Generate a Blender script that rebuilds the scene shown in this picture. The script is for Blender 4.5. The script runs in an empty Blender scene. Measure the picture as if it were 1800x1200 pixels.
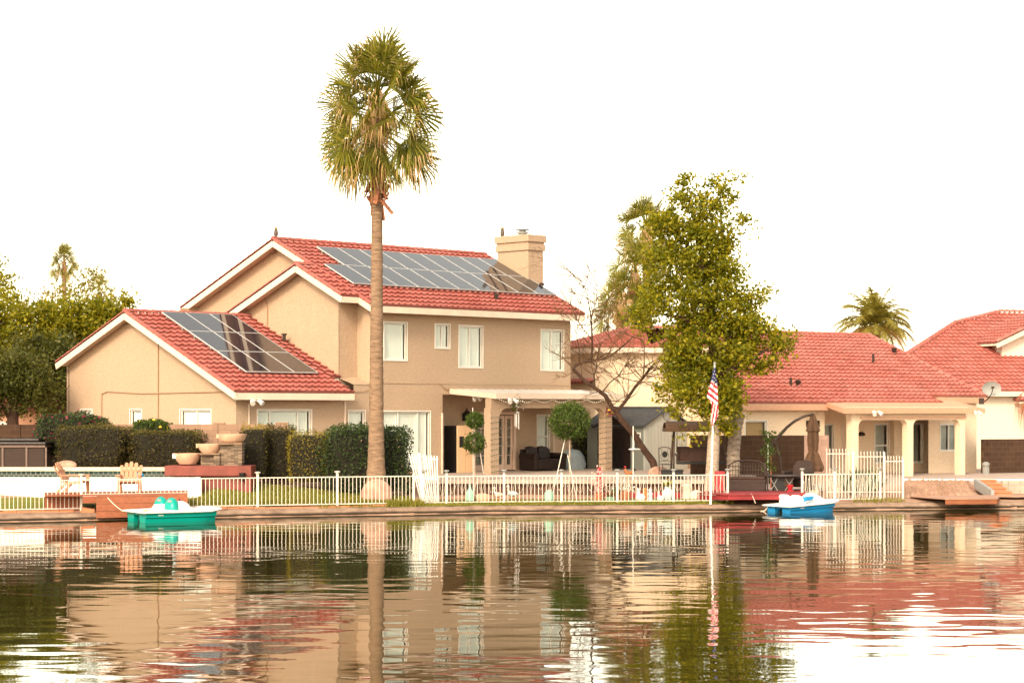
import bpy, bmesh, math, random
import numpy as np
from mathutils import Vector, Matrix

random.seed(7)
rng = np.random.default_rng(11)
S = bpy.context.scene
COL = S.collection
R = math.radians

# ------------------------------------------------------------------ camera, sky, sun, exposure
F, HOR, CZ = 3600.0, 718.0, 3.1          # focal length in photo pixels, horizon row, eye height over the water
cam = bpy.data.cameras.new('camera')
cam.sensor_width = 36.0
cam.lens = 36.0 * F / 1800.0
cam.shift_y = (HOR - 600.0) / 1800.0
cam.clip_start, cam.clip_end = 0.5, 4000
camo = bpy.data.objects.new('camera', cam)
COL.objects.link(camo)
camo.location = (0, 0, CZ)
camo.rotation_euler = (R(90), 0, 0)
S.camera = camo

SUN_AZ, SUN_EL = R(-160), R(32)           # azimuth from +Y, clockwise
world = bpy.data.worlds.new('World')
S.world = world
world.use_nodes = True
wn = world.node_tree
sky = wn.nodes.new('ShaderNodeTexSky')
sky.sky_type = 'NISHITA'
sky.sun_disc = False
sky.sun_elevation = SUN_EL
sky.sun_rotation = SUN_AZ
sky.air_density = 1.0
sky.dust_density = 1.2
sky.ozone_density = 0.4
bg = wn.nodes['Background']
bg.inputs['Strength'].default_value = 0.15
tint = wn.nodes.new('ShaderNodeMix'); tint.data_type = 'RGBA'; tint.blend_type = 'MULTIPLY'
tint.inputs[0].default_value = 1.0; tint.inputs[7].default_value = (1.0, 0.865, 0.66, 1)      # warm camera white balance
hz = wn.nodes.new('ShaderNodeHueSaturation'); hz.inputs['Saturation'].default_value = 0.45
wn.links.new(sky.outputs[0], hz.inputs['Color']); wn.links.new(hz.outputs[0], tint.inputs[6])
wn.links.new(tint.outputs[2], bg.inputs['Color'])
sl = bpy.data.lights.new('sun', 'SUN')
sl.energy = 1.1
sl.angle = R(14)
sl.color = (1.0, 0.82, 0.60)
so = bpy.data.objects.new('sun', sl)
COL.objects.link(so)
sd = Vector((math.sin(SUN_AZ) * math.cos(SUN_EL), math.cos(SUN_AZ) * math.cos(SUN_EL), math.sin(SUN_EL)))
so.rotation_euler = sd.to_track_quat('Z', 'Y').to_euler()
S.view_settings.view_transform = 'Standard'
S.view_settings.look = 'None'
S.view_settings.gamma = 1.0
S.view_settings.exposure = 1.75
try:
    S.cycles.max_bounces = 8
    S.cycles.transparent_max_bounces = 16
    S.cycles.caustics_reflective = False
    S.cycles.caustics_refractive = False
    S.cycles.use_denoising = True
except Exception:
    pass

# ------------------------------------------------------------------ pixel -> world helpers
def X(px, d): return (px - 900.0) / F * d
def Z(py, d): return CZ + (HOR - py) / F * d
def W(px, py, d): return Vector((X(px, d), d, Z(py, d)))
def D(py, z): return (CZ - z) * F / (py - HOR)
_sp = [(0, 56.1), (400, 58.5), (850, 61.0), (1200, 61.7), (1550, 63.05), (1800, 63.8)]
_sx = [X(p, d) for p, d in _sp]
_sd = [d for p, d in _sp]
def shore(x):
    if x < _sx[0]: return _sd[0] + (x - _sx[0]) * 0.40
    if x > _sx[-1]: return _sd[-1] + (x - _sx[-1]) * 0.16
    return float(np.interp(x, _sx, _sd))
def shore_px(px):
    d = 60.0
    for _ in range(8): d = shore(X(px, d))
    return d

class Frame:
    """a house's own frame: x along its front, y away from the lake"""
    def __init__(s, px, d, th):
        s.th = R(th)
        s.u = np.array([math.cos(s.th), math.sin(s.th)]); s.v = np.array([-math.sin(s.th), math.cos(s.th)])
        s.O = np.array([X(px, d), d])
    def onY(s, px, py, y):
        r = np.array([(px - 900) / F, 1.0]); t = ((s.O + s.v * y) @ s.v) / (r @ s.v); P = r * t - s.O
        return float(P @ s.u), float(CZ + (HOR - py) / F * t)
    def onX(s, px, py, x):
        r = np.array([(px - 900) / F, 1.0]); t = ((s.O + s.u * x) @ s.u) / (r @ s.u); P = r * t - s.O
        return float(P @ s.v), float(CZ + (HOR - py) / F * t)
    def world(s, x, y, z=0.0):
        P = s.O + s.u * x + s.v * y
        return Vector((P[0], P[1], z))
    def loc(s): return (float(s.O[0]), float(s.O[1]), 0.0)

# ------------------------------------------------------------------ objects, labels
def tag(o, label=None, cat=None, group=None, kind=None):
    if label: o['label'] = label
    if cat: o['category'] = cat
    if group: o['group'] = group
    if kind: o['kind'] = kind
    return o
def empty(name, label, cat, loc=(0, 0, 0), rz=0.0, group=None):
    o = bpy.data.objects.new(name, None)
    COL.objects.link(o)
    o.location = loc; o.rotation_euler = (0, 0, rz)
    o.empty_display_size = 0.2
    return tag(o, label, cat, group)
def copy_tree(o, parent=None, **k):
    c = o.copy(); COL.objects.link(c)
    if parent is not None: c.parent = parent
    for ch in list(o.children): copy_tree(ch, c)
    return c

class MB:
    """collects shapes, links them as ONE mesh object"""
    def __init__(s, f=None):
        s.v = []; s.fc = []; s.mi = []; s.f = f
    def add(s, vs, fs, mi=0):
        b = len(s.v)
        for p in vs:
            p = Vector(p)
            if s.f: p = Vector(s.f(p.x, p.y, p.z))
            s.v.append(p)
        for q in fs:
            s.fc.append([b + i for i in q]); s.mi.append(mi)
        return s
    def box(s, x0, x1, y0, y1, z0, z1, mi=0):
        return s.add([(x0, y0, z0), (x1, y0, z0), (x1, y1, z0), (x0, y1, z0), (x0, y0, z1), (x1, y0, z1), (x1, y1, z1), (x0, y1, z1)],
                     [(0, 3, 2, 1), (4, 5, 6, 7), (0, 1, 5, 4), (1, 2, 6, 5), (2, 3, 7, 6), (3, 0, 4, 7)], mi)
    def bar(s, p, q, w, h=None, mi=0, up=(0, 0, 1)):
        p, q = Vector(p), Vector(q); h = h or w
        d = (q - p).normalized(); up = Vector(up)
        if abs(d.dot(up)) > .97: up = Vector((0, 1, 0))
        a = d.cross(up).normalized() * w / 2; b = a.cross(d).normalized() * h / 2
        vs = [p - a - b, p + a - b, p + a + b, p - a + b, q - a - b, q + a - b, q + a + b, q - a + b]
        return s.add(vs, [(0, 1, 2, 3), (7, 6, 5, 4), (0, 4, 5, 1), (1, 5, 6, 2), (2, 6, 7, 3), (3, 7, 4, 0)], mi)
    def tube(s, pts, rad, n=8, mi=0, cap=True):
        pts = [Vector(p) for p in pts]
        if not hasattr(rad, '__len__'): rad = [rad] * len(pts)
        vs = []; ref = Vector((0.31, 0.17, 0.93))
        for i, p in enumerate(pts):
            d = (pts[min(i + 1, len(pts) - 1)] - pts[max(i - 1, 0)]).normalized()
            if abs(d.dot(ref)) > .95: ref = Vector((0.9, 0.3, 0.1))
            a = d.cross(ref).normalized(); b = d.cross(a).normalized()
            for k in range(n):
                t = 2 * math.pi * k / n
                vs.append(p + (a * math.cos(t) + b * math.sin(t)) * rad[i])
        fs = [(i * n + k, i * n + (k + 1) % n, (i + 1) * n + (k + 1) % n, (i + 1) * n + k) for i in range(len(pts) - 1) for k in range(n)]
        if cap: fs += [tuple(range(n - 1, -1, -1)), tuple((len(pts) - 1) * n + k for k in range(n))]
        return s.add(vs, fs, mi)
    def lathe(s, prof, c=(0, 0, 0), n=16, mi=0, sx=1, sy=1):
        vs = []
        for r, z in prof:
            for k in range(n):
                t = 2 * math.pi * k / n
                vs.append((c[0] + r * math.cos(t) * sx, c[1] + r * math.sin(t) * sy, c[2] + z))
        m = len(prof)
        fs = [(i * n + k, i * n + (k + 1) % n, (i + 1) * n + (k + 1) % n, (i + 1) * n + k) for i in range(m - 1) for k in range(n)]
        fs += [tuple(range(n - 1, -1, -1)), tuple((m - 1) * n + k for k in range(n))]
        return s.add(vs, fs, mi)
    def ball(s, c, rx, ry=None, rz=None, n=10, m=7, mi=0):
        ry = ry or rx; rz = rz or rx
        vs = []
        for i in range(m + 1):
            ph = math.pi * i / m
            for k in range(n):
                t = 2 * math.pi * k / n; r = max(math.sin(ph), .02)
                vs.append((c[0] + rx * r * math.cos(t), c[1] + ry * r * math.sin(t), c[2] - rz * math.cos(ph)))
        fs = [(i * n + k, i * n + (k + 1) % n, (i + 1) * n + (k + 1) % n, (i + 1) * n + k) for i in range(m) for k in range(n)]
        return s.add(vs, fs, mi)
    def prism(s, poly, off, mi=0):
        n = len(poly); off = Vector(off)
        vs = [Vector(p) for p in poly] + [Vector(p) + off for p in poly]
        return s.add(vs, [tuple(range(n - 1, -1, -1)), tuple(range(n, 2 * n))] + [(i, (i + 1) % n, n + (i + 1) % n, n + i) for i in range(n)], mi)
    def build(s, name, mats, parent=None, smooth=False, bevel=0.0, loc=None, rz=0.0):
        me = bpy.data.meshes.new(name)
        me.from_pydata([tuple(p) for p in s.v], [], s.fc)
        mats = mats if isinstance(mats, (list, tuple)) else [mats]
        for m in mats: me.materials.append(m)
        if len(mats) > 1: me.polygons.foreach_set('material_index', s.mi)
        bm = bmesh.new(); bm.from_mesh(me)
        bmesh.ops.recalc_face_normals(bm, faces=bm.faces)
        bm.to_mesh(me); bm.free()
        if smooth:
            me.polygons.foreach_set('use_smooth', [True] * len(me.polygons))
            try: me.set_sharp_from_angle(angle=R(40))
            except Exception: pass
        o = bpy.data.objects.new(name, me)
        COL.objects.link(o)
        if parent is not None: o.parent = parent
        if loc is not None: o.location = loc
        o.rotation_euler = (0, 0, rz)
        if bevel:
            b = o.modifiers.new('bevel', 'BEVEL'); b.width = bevel; b.segments = 2; b.limit_method = 'ANGLE'
        return o

def mesh_np(name, V, Q, mats, mi=None, parent=None, loc=None, smooth=False):
    me = bpy.data.meshes.new(name)
    V = np.asarray(V, dtype=np.float32); Q = np.asarray(Q, dtype=np.int32)
    me.vertices.add(len(V)); me.vertices.foreach_set('co', V.ravel())
    k = Q.shape[1]
    me.loops.add(Q.size); me.loops.foreach_set('vertex_index', Q.ravel())
    me.polygons.add(len(Q)); me.polygons.foreach_set('loop_start', np.arange(0, Q.size, k, dtype=np.int32))
    mats = mats if isinstance(mats, (list, tuple)) else [mats]
    for m in mats: me.materials.append(m)
    if mi is not None: me.polygons.foreach_set('material_index', np.asarray(mi, dtype=np.int32))
    if smooth: me.polygons.foreach_set('use_smooth', np.ones(len(Q), dtype=bool))
    me.update(calc_edges=True); me.validate()
    o = bpy.data.objects.new(name, me); COL.objects.link(o)
    if parent is not None: o.parent = parent
    if loc is not None: o.location = loc
    return o

# ------------------------------------------------------------------ materials
class NT:
    def __init__(s, name):
        s.m = bpy.data.materials.new(name); s.m.use_nodes = True
        s.t = s.m.node_tree; s.b = s.t.nodes['Principled BSDF']; s.o = s.t.nodes['Material Output']
        s.tc = None
    def n(s, typ, **k):
        nd = s.t.nodes.new('ShaderNode' + typ)
        for a, v in k.items(): setattr(nd, a, v)
        return nd
    def l(s, a, b): s.t.links.new(a, b)
    def co(s, scale=(1, 1, 1), rot=(0, 0, 0), gen='Object'):
        if s.tc is None: s.tc = s.n('TexCoord')
        mp = s.n('Mapping'); mp.inputs['Scale'].default_value = scale; mp.inputs['Rotation'].default_value = rot
        s.l(s.tc.outputs[gen], mp.inputs[0]); return mp.outputs[0]
    def noise(s, scale, vec, detail=4, rough=.55):
        nd = s.n('TexNoise'); nd.inputs['Scale'].default_value = scale; nd.inputs['Detail'].default_value = detail
        nd.inputs['Roughness'].default_value = rough
        s.l(vec, nd.inputs['Vector']); return nd.outputs['Fac']
    def ramp(s, fac, stops):
        nd = s.n('ValToRGB'); cr = nd.color_ramp
        while len(cr.elements) < len(stops): cr.elements.new(.5)
        for e, (p, c) in zip(cr.elements, stops): e.position = p; e.color = (*c, 1) if len(c) == 3 else c
        s.l(fac, nd.inputs[0]); return nd.outputs[0]
    def mix(s, fac, a, b, mode='MIX'):
        nd = s.n('Mix', data_type='RGBA', blend_type=mode)
        for i, v in ((0, fac), (6, a), (7, b)):
            if isinstance(v, (int, float)): nd.inputs[i].default_value = v
            elif isinstance(v, (tuple, list)): nd.inputs[i].default_value = (*v, 1) if len(v) == 3 else v
            else: s.l(v, nd.inputs[i])
        return nd.outputs[2]
    def bump(s, h, strength=.3, dist=.02):
        nd = s.n('Bump'); nd.inputs['Strength'].default_value = strength; nd.inputs['Distance'].default_value = dist
        s.l(h, nd.inputs['Height']); s.l(nd.outputs[0], s.b.inputs['Normal'])
    def base(s, c):
        if isinstance(c, tuple): s.b.inputs['Base Color'].default_value = (*c, 1)
        else: s.l(c, s.b.inputs['Base Color'])
    def rough(s, r, spec=.5):
        s.b.inputs['Roughness'].default_value = r; s.b.inputs['Specular IOR Level'].default_value = spec

def sc(c, k): return tuple(min(1, x * k) for x in c)
def plain(name, c, rough=.6, var=.12, scale=6, metal=0.0, spec=.4, bump=0.0, bs=60):
    t = NT(name); v = t.co()
    t.base(t.ramp(t.noise(scale, v), [(.3, sc(c, 1 - var)), (.7, sc(c, 1 + var))]))
    t.rough(rough, spec); t.b.inputs['Metallic'].default_value = metal
    if bump: t.bump(t.noise(bs, v), bump, .01)
    return t.m
def stucco(name, c, dirt=.25):
    t = NT(name); v = t.co()
    big = t.noise(.45, v, 3); streak = t.noise(1.0, t.co((3.0, 3.0, .35)), 5); fine = t.noise(13, v, 4, .7)
    c1 = t.ramp(big, [(.3, sc(c, .93)), (.7, sc(c, 1.05))])
    c2 = t.mix(t.ramp(streak, [(.45, (0, 0, 0)), (.75, (dirt, dirt, dirt))]), c1, sc(c, .72))
    tro = t.noise(5.0, t.co((1, 1, 2.6)), 5, .7)
    c2 = t.mix(t.ramp(tro, [(.35, (.42, .42, .42)), (.62, (0, 0, 0))]), c2, sc(c, .80))
    c3 = t.mix(.45, c2, t.ramp(fine, [(.3, sc(c, .7)), (.7, sc(c, 1.2))]))
    t.base(c3); t.rough(.92, .2)
    t.bump(t.noise(45, v, 4), .5, .012)
    return t.m
def tile_mat(name, c):
    t = NT(name); v = t.co()
    vor = t.n('TexVoronoi'); vor.inputs['Scale'].default_value = 2.9; t.l(v, vor.inputs['Vector'])
    sep = t.n('SeparateColor'); t.l(vor.outputs['Color'], sep.inputs[0])
    a = t.ramp(sep.outputs[0], [(0, sc(c, .80)), (.25, sc(c, .95)), (.7, c), (1, tuple(min(1, x * k) for x, k in zip(c, (1.12, 1.28, 1.32))))])
    b = t.mix(t.ramp(t.noise(.5, v, 5), [(.42, (0, 0, 0)), (.72, (.4, .4, .4))]), a, (c[0] * 1.05, c[1] * 1.6, c[2] * 1.7))
    d = t.mix(t.ramp(t.noise(3.5, v, 5), [(.55, (0, 0, 0)), (.8, (.25, .25, .25))]), b, sc(c, .55))
    t.base(d); t.rough(.85, .25); t.bump(t.noise(30, v), .3, .01)
    return t.m
def block(name, c, mortar, bw=.4, bh=.2, ms=.008, var=.14):
    t = NT(name); v = t.co((1, 1, 1), (R(90), 0, 0))
    br = t.n('TexBrick'); br.inputs['Scale'].default_value = 1; br.inputs['Brick Width'].default_value = bw; br.inputs['Row Height'].default_value = bh
    br.inputs['Mortar Size'].default_value = ms; br.inputs['Color1'].default_value = (*sc(c, 1 - var), 1); br.inputs['Color2'].default_value = (*sc(c, 1 + var), 1)
    br.inputs['Mortar'].default_value = (*mortar, 1); t.l(v, br.inputs['Vector'])
    w = t.co()
    cc = t.mix(t.ramp(t.noise(1.1, w, 5), [(.4, (0, 0, 0)), (.75, (.5, .5, .5))]), br.outputs['Color'], sc(c, .7))
    t.base(cc); t.rough(.95, .2); t.bump(br.outputs['Fac'], -.5, .01)
    return t.m
def wood(name, c, var=.3, axis=(1, 12, 12)):
    t = NT(name)
    g = t.noise(1.6, t.co(axis), 6, .65); k = t.noise(1.2, t.co(), 3)
    a = t.ramp(g, [(.25, sc(c, 1 - var)), (.55, c), (.8, sc(c, 1 + var))])
    t.base(t.mix(t.ramp(k, [(.4, (0, 0, 0)), (.7, (.45, .45, .45))]), a, sc(c, .62))); t.rough(.75, .3)
    t.bump(g, .3, .01)
    return t.m
def leaf(name, cols, trans=.35, rough=.55):
    t = NT(name); t.m.node_tree.nodes.remove(t.b)
    geo = t.n('NewGeometry')
    col = t.ramp(geo.outputs['Random Per Island'], [(i / (len(cols) - 1), c) for i, c in enumerate(cols)])
    big = t.noise(.8, t.co(), 3)
    col = t.mix(t.ramp(big, [(.35, (0, 0, 0)), (.7, (.55, .55, .55))]), col, cols[-1])
    p = t.n('BsdfPrincipled'); p.inputs['Roughness'].default_value = rough; p.inputs['Specular IOR Level'].default_value = .3
    t.l(col, p.inputs['Base Color'])
    tr = t.n('BsdfTranslucent')
    t.l(t.mix(1.0, col, (1.5, 1.35, .6), 'MULTIPLY'), tr.inputs['Color'])
    mx = t.n('MixShader'); mx.inputs[0].default_value = trans
    t.l(p.outputs[0], mx.inputs[1]); t.l(tr.outputs[0], mx.inputs[2]); t.l(mx.outputs[0], t.o.inputs[0])
    return t.m
def bark(name, c, ring=False, stretch=(6, 6, 1.2)):
    t = NT(name)
    g = t.noise(2.2, t.co(stretch), 6, .65)
    a = t.ramp(g, [(.3, sc(c, .48)), (.55, c), (.78, sc(c, 1.4))])
    t.base(a); t.rough(.95, .15)
    t.bump(g, .8, .04)
    return t.m
def glass_mat():
    t = NT('window_glass'); t.m.node_tree.nodes.remove(t.b)
    tr = t.n('BsdfTransparent'); tr.inputs[0].default_value = (.93, .97, .95, 1)
    gl = t.n('BsdfGlossy'); gl.inputs['Roughness'].default_value = .01
    lw = t.n('LayerWeight'); lw.inputs[0].default_value = .5
    pw = t.n('Math', operation='POWER'); t.l(lw.outputs['Facing'], pw.inputs[0]); pw.inputs[1].default_value = 4.0
    fr = t.n('Math', operation='MULTIPLY_ADD'); t.l(pw.outputs[0], fr.inputs[0]); fr.inputs[1].default_value = .7; fr.inputs[2].default_value = .05
    mx = t.n('MixShader'); t.l(fr.outputs[0], mx.inputs[0]); t.l(tr.outputs[0], mx.inputs[1]); t.l(gl.outputs[0], mx.inputs[2])
    t.l(mx.outputs[0], t.o.inputs[0]); return t.m

TAN = (0.45, 0.325, 0.228)
M = {}
M['stucco'] = stucco('tan_stucco', TAN, .17)
M['stucco_light'] = stucco('cream_stucco', (0.76, 0.60, 0.44), .12)
M['stucco_pale'] = stucco('pale_stucco', (0.74, 0.66, 0.55), .12)
M['stucco_peach'] = stucco('peach_stucco', (0.58, 0.33, 0.22), .15)
M['tile'] = tile_mat('red_roof_tile', (0.35, 0.100, 0.082))
M['tile_far'] = tile_mat('salmon_roof_tile', (0.40, 0.128, 0.104))
M['fascia'] = plain('cream_painted_fascia', (0.72, 0.58, 0.47), .6, .06, 3)
M['white'] = plain('white_paint', (0.72, 0.69, 0.64), .45, .05, 5)
M['alu'] = plain('aluminium_frame', (0.50, 0.50, 0.50), .4, .05, 3)
M['fence'] = plain('cream_white_metal_paint', (0.64, 0.58, 0.51), .4, .08, 3)
M['shutter'] = plain('white_shutter_paint', (0.86, 0.86, 0.82), .5, .03, 3)
M['darkroom'] = plain('dim_room', (0.05, 0.045, 0.04), .9, .2, 3)
M['blind'] = plain('grey_blind', (0.42, 0.41, 0.38), .6, .08, 5)
M['glass'] = glass_mat()
M['porchwood'] = plain('pink_door_paint', (0.70, 0.52, 0.42), .5, .06, 4)
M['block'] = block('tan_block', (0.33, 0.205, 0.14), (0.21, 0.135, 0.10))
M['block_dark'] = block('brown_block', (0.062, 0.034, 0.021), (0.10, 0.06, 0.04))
M['block_face'] = block('dark_red_block', (0.12, 0.068, 0.052), (0.09, 0.055, 0.045), .45, .2)
M['stone'] = block('stacked_stone', (0.20, 0.145, 0.105), (0.05, 0.04, 0.03), .22, .05, .004, .5)
M['wood'] = wood('redwood_boards', (0.34, 0.115, 0.06))
M['wood_orange'] = wood('orange_dock_boards', (0.30, 0.105, 0.048))
M['deckred'] = plain('red_deck_paint', (0.25, 0.022, 0.026), .6, .2, 2, bump=.2)
M['plinth'] = plain('red_brown_plinth_paint', (0.20, 0.045, 0.032), .6, .25, 2.5, bump=.2)
M['bowl'] = plain('sandstone_bowl', (0.62, 0.38, 0.26), .8, .14, 5, bump=.3)
M['concrete'] = plain('patio_concrete', (0.42, 0.33, 0.28), .9, .15, 2, bump=.3)
M['coping'] = plain('pool_coping', (0.60, 0.50, 0.38), .85, .12, 4, bump=.3)
M['poolwhite'] = plain('white_pool_wall', (0.86, 0.85, 0.82), .5, .02, 1.5)
M['chairwood'] = wood('salmon_chair_resin', (0.55, 0.28, 0.17), .12)
M['brown'] = plain('dark_brown_wicker', (0.030, 0.015, 0.011), .7, .3, 14, bump=.6)
M['browncloth'] = plain('brown_canvas', (0.085, 0.044, 0.023), .85, .25, 6, bump=.4, bs=25)
M['metal_dark'] = plain('dark_bronze_metal', (0.035, 0.021, 0.015), .45, .2, 6, .3)
M['leather'] = plain('dark_brown_leather', (0.012, 0.006, 0.005), .38, .3, 5, bump=.5, bs=14)
M['black'] = plain('black_plastic', (0.008, 0.007, 0.007), .5, .1, 5)
M['ivory'] = plain('ivory_enamel', (0.70, 0.47, 0.28), .35, .04, 3)
M['grey'] = plain('grey_plastic', (0.28, 0.28, 0.27), .6, .1, 4)
M['pcover'] = plain('pale_blue_grey_cover', (0.30, 0.36, 0.39), .55, .15, 3)
M['owl'] = plain('owl_statue_paint', (0.10, 0.075, 0.06), .7, .5, 16)
M['palegreen'] = plain('pale_green_glass', (0.33, 0.60, 0.47), .2, .1, 4)
M['terracotta'] = plain('terracotta', (0.50, 0.19, 0.095), .8, .15, 5)
M['rock'] = plain('pink_rock', (0.40, 0.235, 0.175), .95, .35, 3, bump=.9, bs=9)
M['trunk_rust'] = plain('rust_brown_feathers', (0.30, 0.115, 0.035), .6, .3, 9)
M['yellow'] = plain('yellow_petals', (0.75, 0.52, 0.04), .6, .15, 6)
M['orange'] = plain('orange_paint', (0.65, 0.22, 0.05), .5, .2, 6)
M['paleblue'] = plain('pale_blue_glaze', (0.55, 0.66, 0.70), .3, .12, 5)
M['redpaint'] = plain('red_paint', (0.50, 0.02, 0.03), .5, .08, 6)
M['navy'] = plain('navy_cloth', (0.035, 0.04, 0.12), .8, .1, 6)
M['flagwhite'] = plain('white_cloth', (0.82, 0.80, 0.78), .8, .05, 6)
M['flagred'] = plain('red_cloth', (0.58, 0.015, 0.04), .8, .1, 6)
M['teal'] = plain('teal_plastic', (0.0, 0.32, 0.26), .3, .05, 2)
M['blue'] = plain('blue_plastic', (0.015, 0.235, 0.52), .3, .06, 2)
M['boatwhite'] = plain('white_boat_plastic', (0.84, 0.83, 0.80), .35, .04, 2)
M['pole'] = plain('white_pole_paint', (0.80, 0.78, 0.74), .4, .05, 4)
M['bulb'] = plain('frosted_bulb', (0.82, 0.76, 0.62), .25, .02, 6)
M['wire'] = plain('dark_wire', (0.035, 0.05, 0.035), .7, .1, 6)
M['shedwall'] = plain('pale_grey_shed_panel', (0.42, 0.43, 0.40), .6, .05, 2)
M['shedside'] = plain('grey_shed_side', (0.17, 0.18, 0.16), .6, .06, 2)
M['shedroof'] = plain('slate_shed_roof', (0.05, 0.053, 0.058), .7, .25, 5, bump=.3)
M['conduit'] = plain('painted_conduit', (0.36, 0.22, 0.13), .7, .05, 4)
M['trunk_palm'] = bark('palm_trunk', (0.27, 0.175, 0.115), stretch=(1.6, 1.6, 9))
M['boot'] = plain('palm_leaf_base', (0.38, 0.15, 0.085), .9, .35, 9, bump=.5)
M['frond'] = leaf('palm_frond_green', [(0.035, 0.048, 0.006), (0.13, 0.14, 0.016), (0.27, 0.25, 0.03)], .35)
M['frondtip'] = leaf('palm_frond_dry', [(0.40, 0.25, 0.11), (0.50, 0.33, 0.16), (0.42, 0.30, 0.12)], .3)
M['bark'] = bark('brown_bark', (0.075, 0.042, 0.030))
M['twig'] = bark('pale_twig_bark', (0.17, 0.10, 0.055))
M['barkpale'] = bark('grey_bark', (0.30, 0.24, 0.19), stretch=(3, 3, 6))
M['barkwhite'] = bark('whitewashed_bark', (0.42, 0.33, 0.26), stretch=(3, 3, 6))
M['lf_tree'] = leaf('yellow_green_leaf', [(0.04, 0.058, 0.005), (0.18, 0.195, 0.011), (0.52, 0.43, 0.022), (0.15, 0.17, 0.009)], .5)
M['lf_deep'] = leaf('deep_green_leaf', [(0.02, 0.03, 0.006), (0.045, 0.058, 0.009), (0.11, 0.105, 0.014)], .3)
M['lf_mid'] = leaf('mid_green_leaf', [(0.06, 0.08, 0.006), (0.19, 0.20, 0.012), (0.46, 0.38, 0.02), (0.16, 0.17, 0.010)], .5)
M['lf_pale'] = leaf('pale_yellow_green_leaf', [(0.14, 0.14, 0.03), (0.22, 0.20, 0.04), (0.30, 0.25, 0.05)], .45)  # pale yellow green is the foliage's own colour
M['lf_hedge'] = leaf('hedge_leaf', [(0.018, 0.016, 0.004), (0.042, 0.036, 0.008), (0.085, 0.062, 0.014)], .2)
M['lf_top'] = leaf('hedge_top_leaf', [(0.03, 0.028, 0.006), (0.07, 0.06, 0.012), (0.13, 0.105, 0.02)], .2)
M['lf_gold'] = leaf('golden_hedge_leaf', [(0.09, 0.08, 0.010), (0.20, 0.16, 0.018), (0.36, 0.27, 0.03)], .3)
M['lf_bush'] = leaf('glossy_bush_leaf', [(0.012, 0.024, 0.006), (0.028, 0.05, 0.012), (0.05, 0.08, 0.018)], .15)
M['lf_topiary'] = leaf('topiary_leaf', [(0.028, 0.055, 0.009), (0.055, 0.09, 0.014), (0.09, 0.13, 0.02)], .3)
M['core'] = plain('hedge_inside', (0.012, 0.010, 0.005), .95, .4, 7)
M['magenta'] = plain('magenta_petals', (0.24, 0.012, 0.05), .6, .3, 7)
M['pinkpetal'] = plain('pink_petals', (0.75, 0.42, 0.38), .6, .1, 7)
M['tilepool'] = block('pool_waterline_tile', (0.03, 0.05, 0.045), (0.17, 0.16, 0.14), .15, .15, .02, .6)
M['planter_red'] = plain('red_planter_paint', (0.45, 0.03, 0.04), .6, .15, 3)
M['hotside'] = wood('brown_wicker_panel', (0.045, 0.028, 0.022), .4, (2, 2, 40))
M['hottrim'] = plain('taupe_trim', (0.15, 0.10, 0.08), .7, .1, 4)
M['cushion'] = plain('brown_cushion', (0.050, 0.024, 0.017), .9, .2, 6, bump=.3)
M['shutter_bamboo'] = wood('bamboo_blind', (0.42, 0.24, 0.09), .35, (1, 1, 30))

def solar_mat():
    t = NT('solar_cells')
    v = t.co((1, 1, 1))
    br = t.n('TexBrick'); br.offset = 0.0; br.inputs['Scale'].default_value = 1
    br.inputs['Brick Width'].default_value = .165; br.inputs['Row Height'].default_value = .165; br.inputs['Mortar Size'].default_value = .006
    br.inputs['Color1'].default_value = (.012, .013, .020, 1); br.inputs['Color2'].default_value = (.018, .018, .026, 1); br.inputs['Mortar'].default_value = (.075, .075, .08, 1)
    t.l(v, br.inputs['Vector']); t.base(br.outputs['Color']); t.rough(.06, .5)
    t.b.inputs['Coat Weight'].default_value = .12; t.b.inputs['Coat Roughness'].default_value = .03
    return t.m
M['solar'] = solar_mat()

def ground_mat(name, cols, sc1=.8, sc2=9, bump=.5):
    t = NT(name); v = t.co()
    a = t.ramp(t.noise(sc1, v, 6), [(.3, cols[0]), (.5, cols[1]), (.7, cols[2])])
    b = t.mix(.35, a, t.ramp(t.noise(sc2, v, 5, .7), [(.3, cols[0]), (.7, cols[2])]))
    t.base(b); t.rough(.95, .15); t.bump(t.noise(sc2 * 2, v, 5), bump, .03)
    return t.m
M['soil'] = ground_mat('dry_earth', [(0.26, 0.145, 0.09), (0.40, 0.24, 0.165), (0.52, 0.34, 0.25)])
M['lawn'] = ground_mat('lawn_soil', [(0.11, 0.13, 0.015), (0.16, 0.17, 0.022), (0.26, 0.23, 0.04)], 1.2, 22)
M['grass'] = leaf('grass_blade', [(0.11, 0.13, 0.012), (0.17, 0.18, 0.02), (0.28, 0.24, 0.04)], .3)

def wall_mat():
    t = NT('lake_edge_concrete')
    v = t.co(); sp = t.n('SeparateXYZ'); t.l(t.tc.outputs['Object'], sp.inputs[0])
    a = t.ramp(t.noise(3, v, 6), [(.3, (0.19, 0.12, 0.085)), (.55, (0.29, 0.20, 0.145)), (.75, (0.37, 0.265, 0.195))])
    sw = t.n('Math', operation='ADD'); t.l(sp.outputs[2], sw.inputs[0])
    nz = t.n('Math', operation='MULTIPLY'); t.l(t.noise(2.5, v, 5), nz.inputs[0]); nz.inputs[1].default_value = -.05
    t.l(nz.outputs[0], sw.inputs[1])
    wet = t.ramp(sw.outputs[0], [(.035, (1, 1, 1)), (.085, (0, 0, 0))])
    t.base(t.mix(wet, a, (0.035, 0.024, 0.015))); t.rough(.9, .2); t.bump(t.noise(18, v, 5), .6, .02)
    return t.m
M['lakewall'] = wall_mat()

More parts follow.
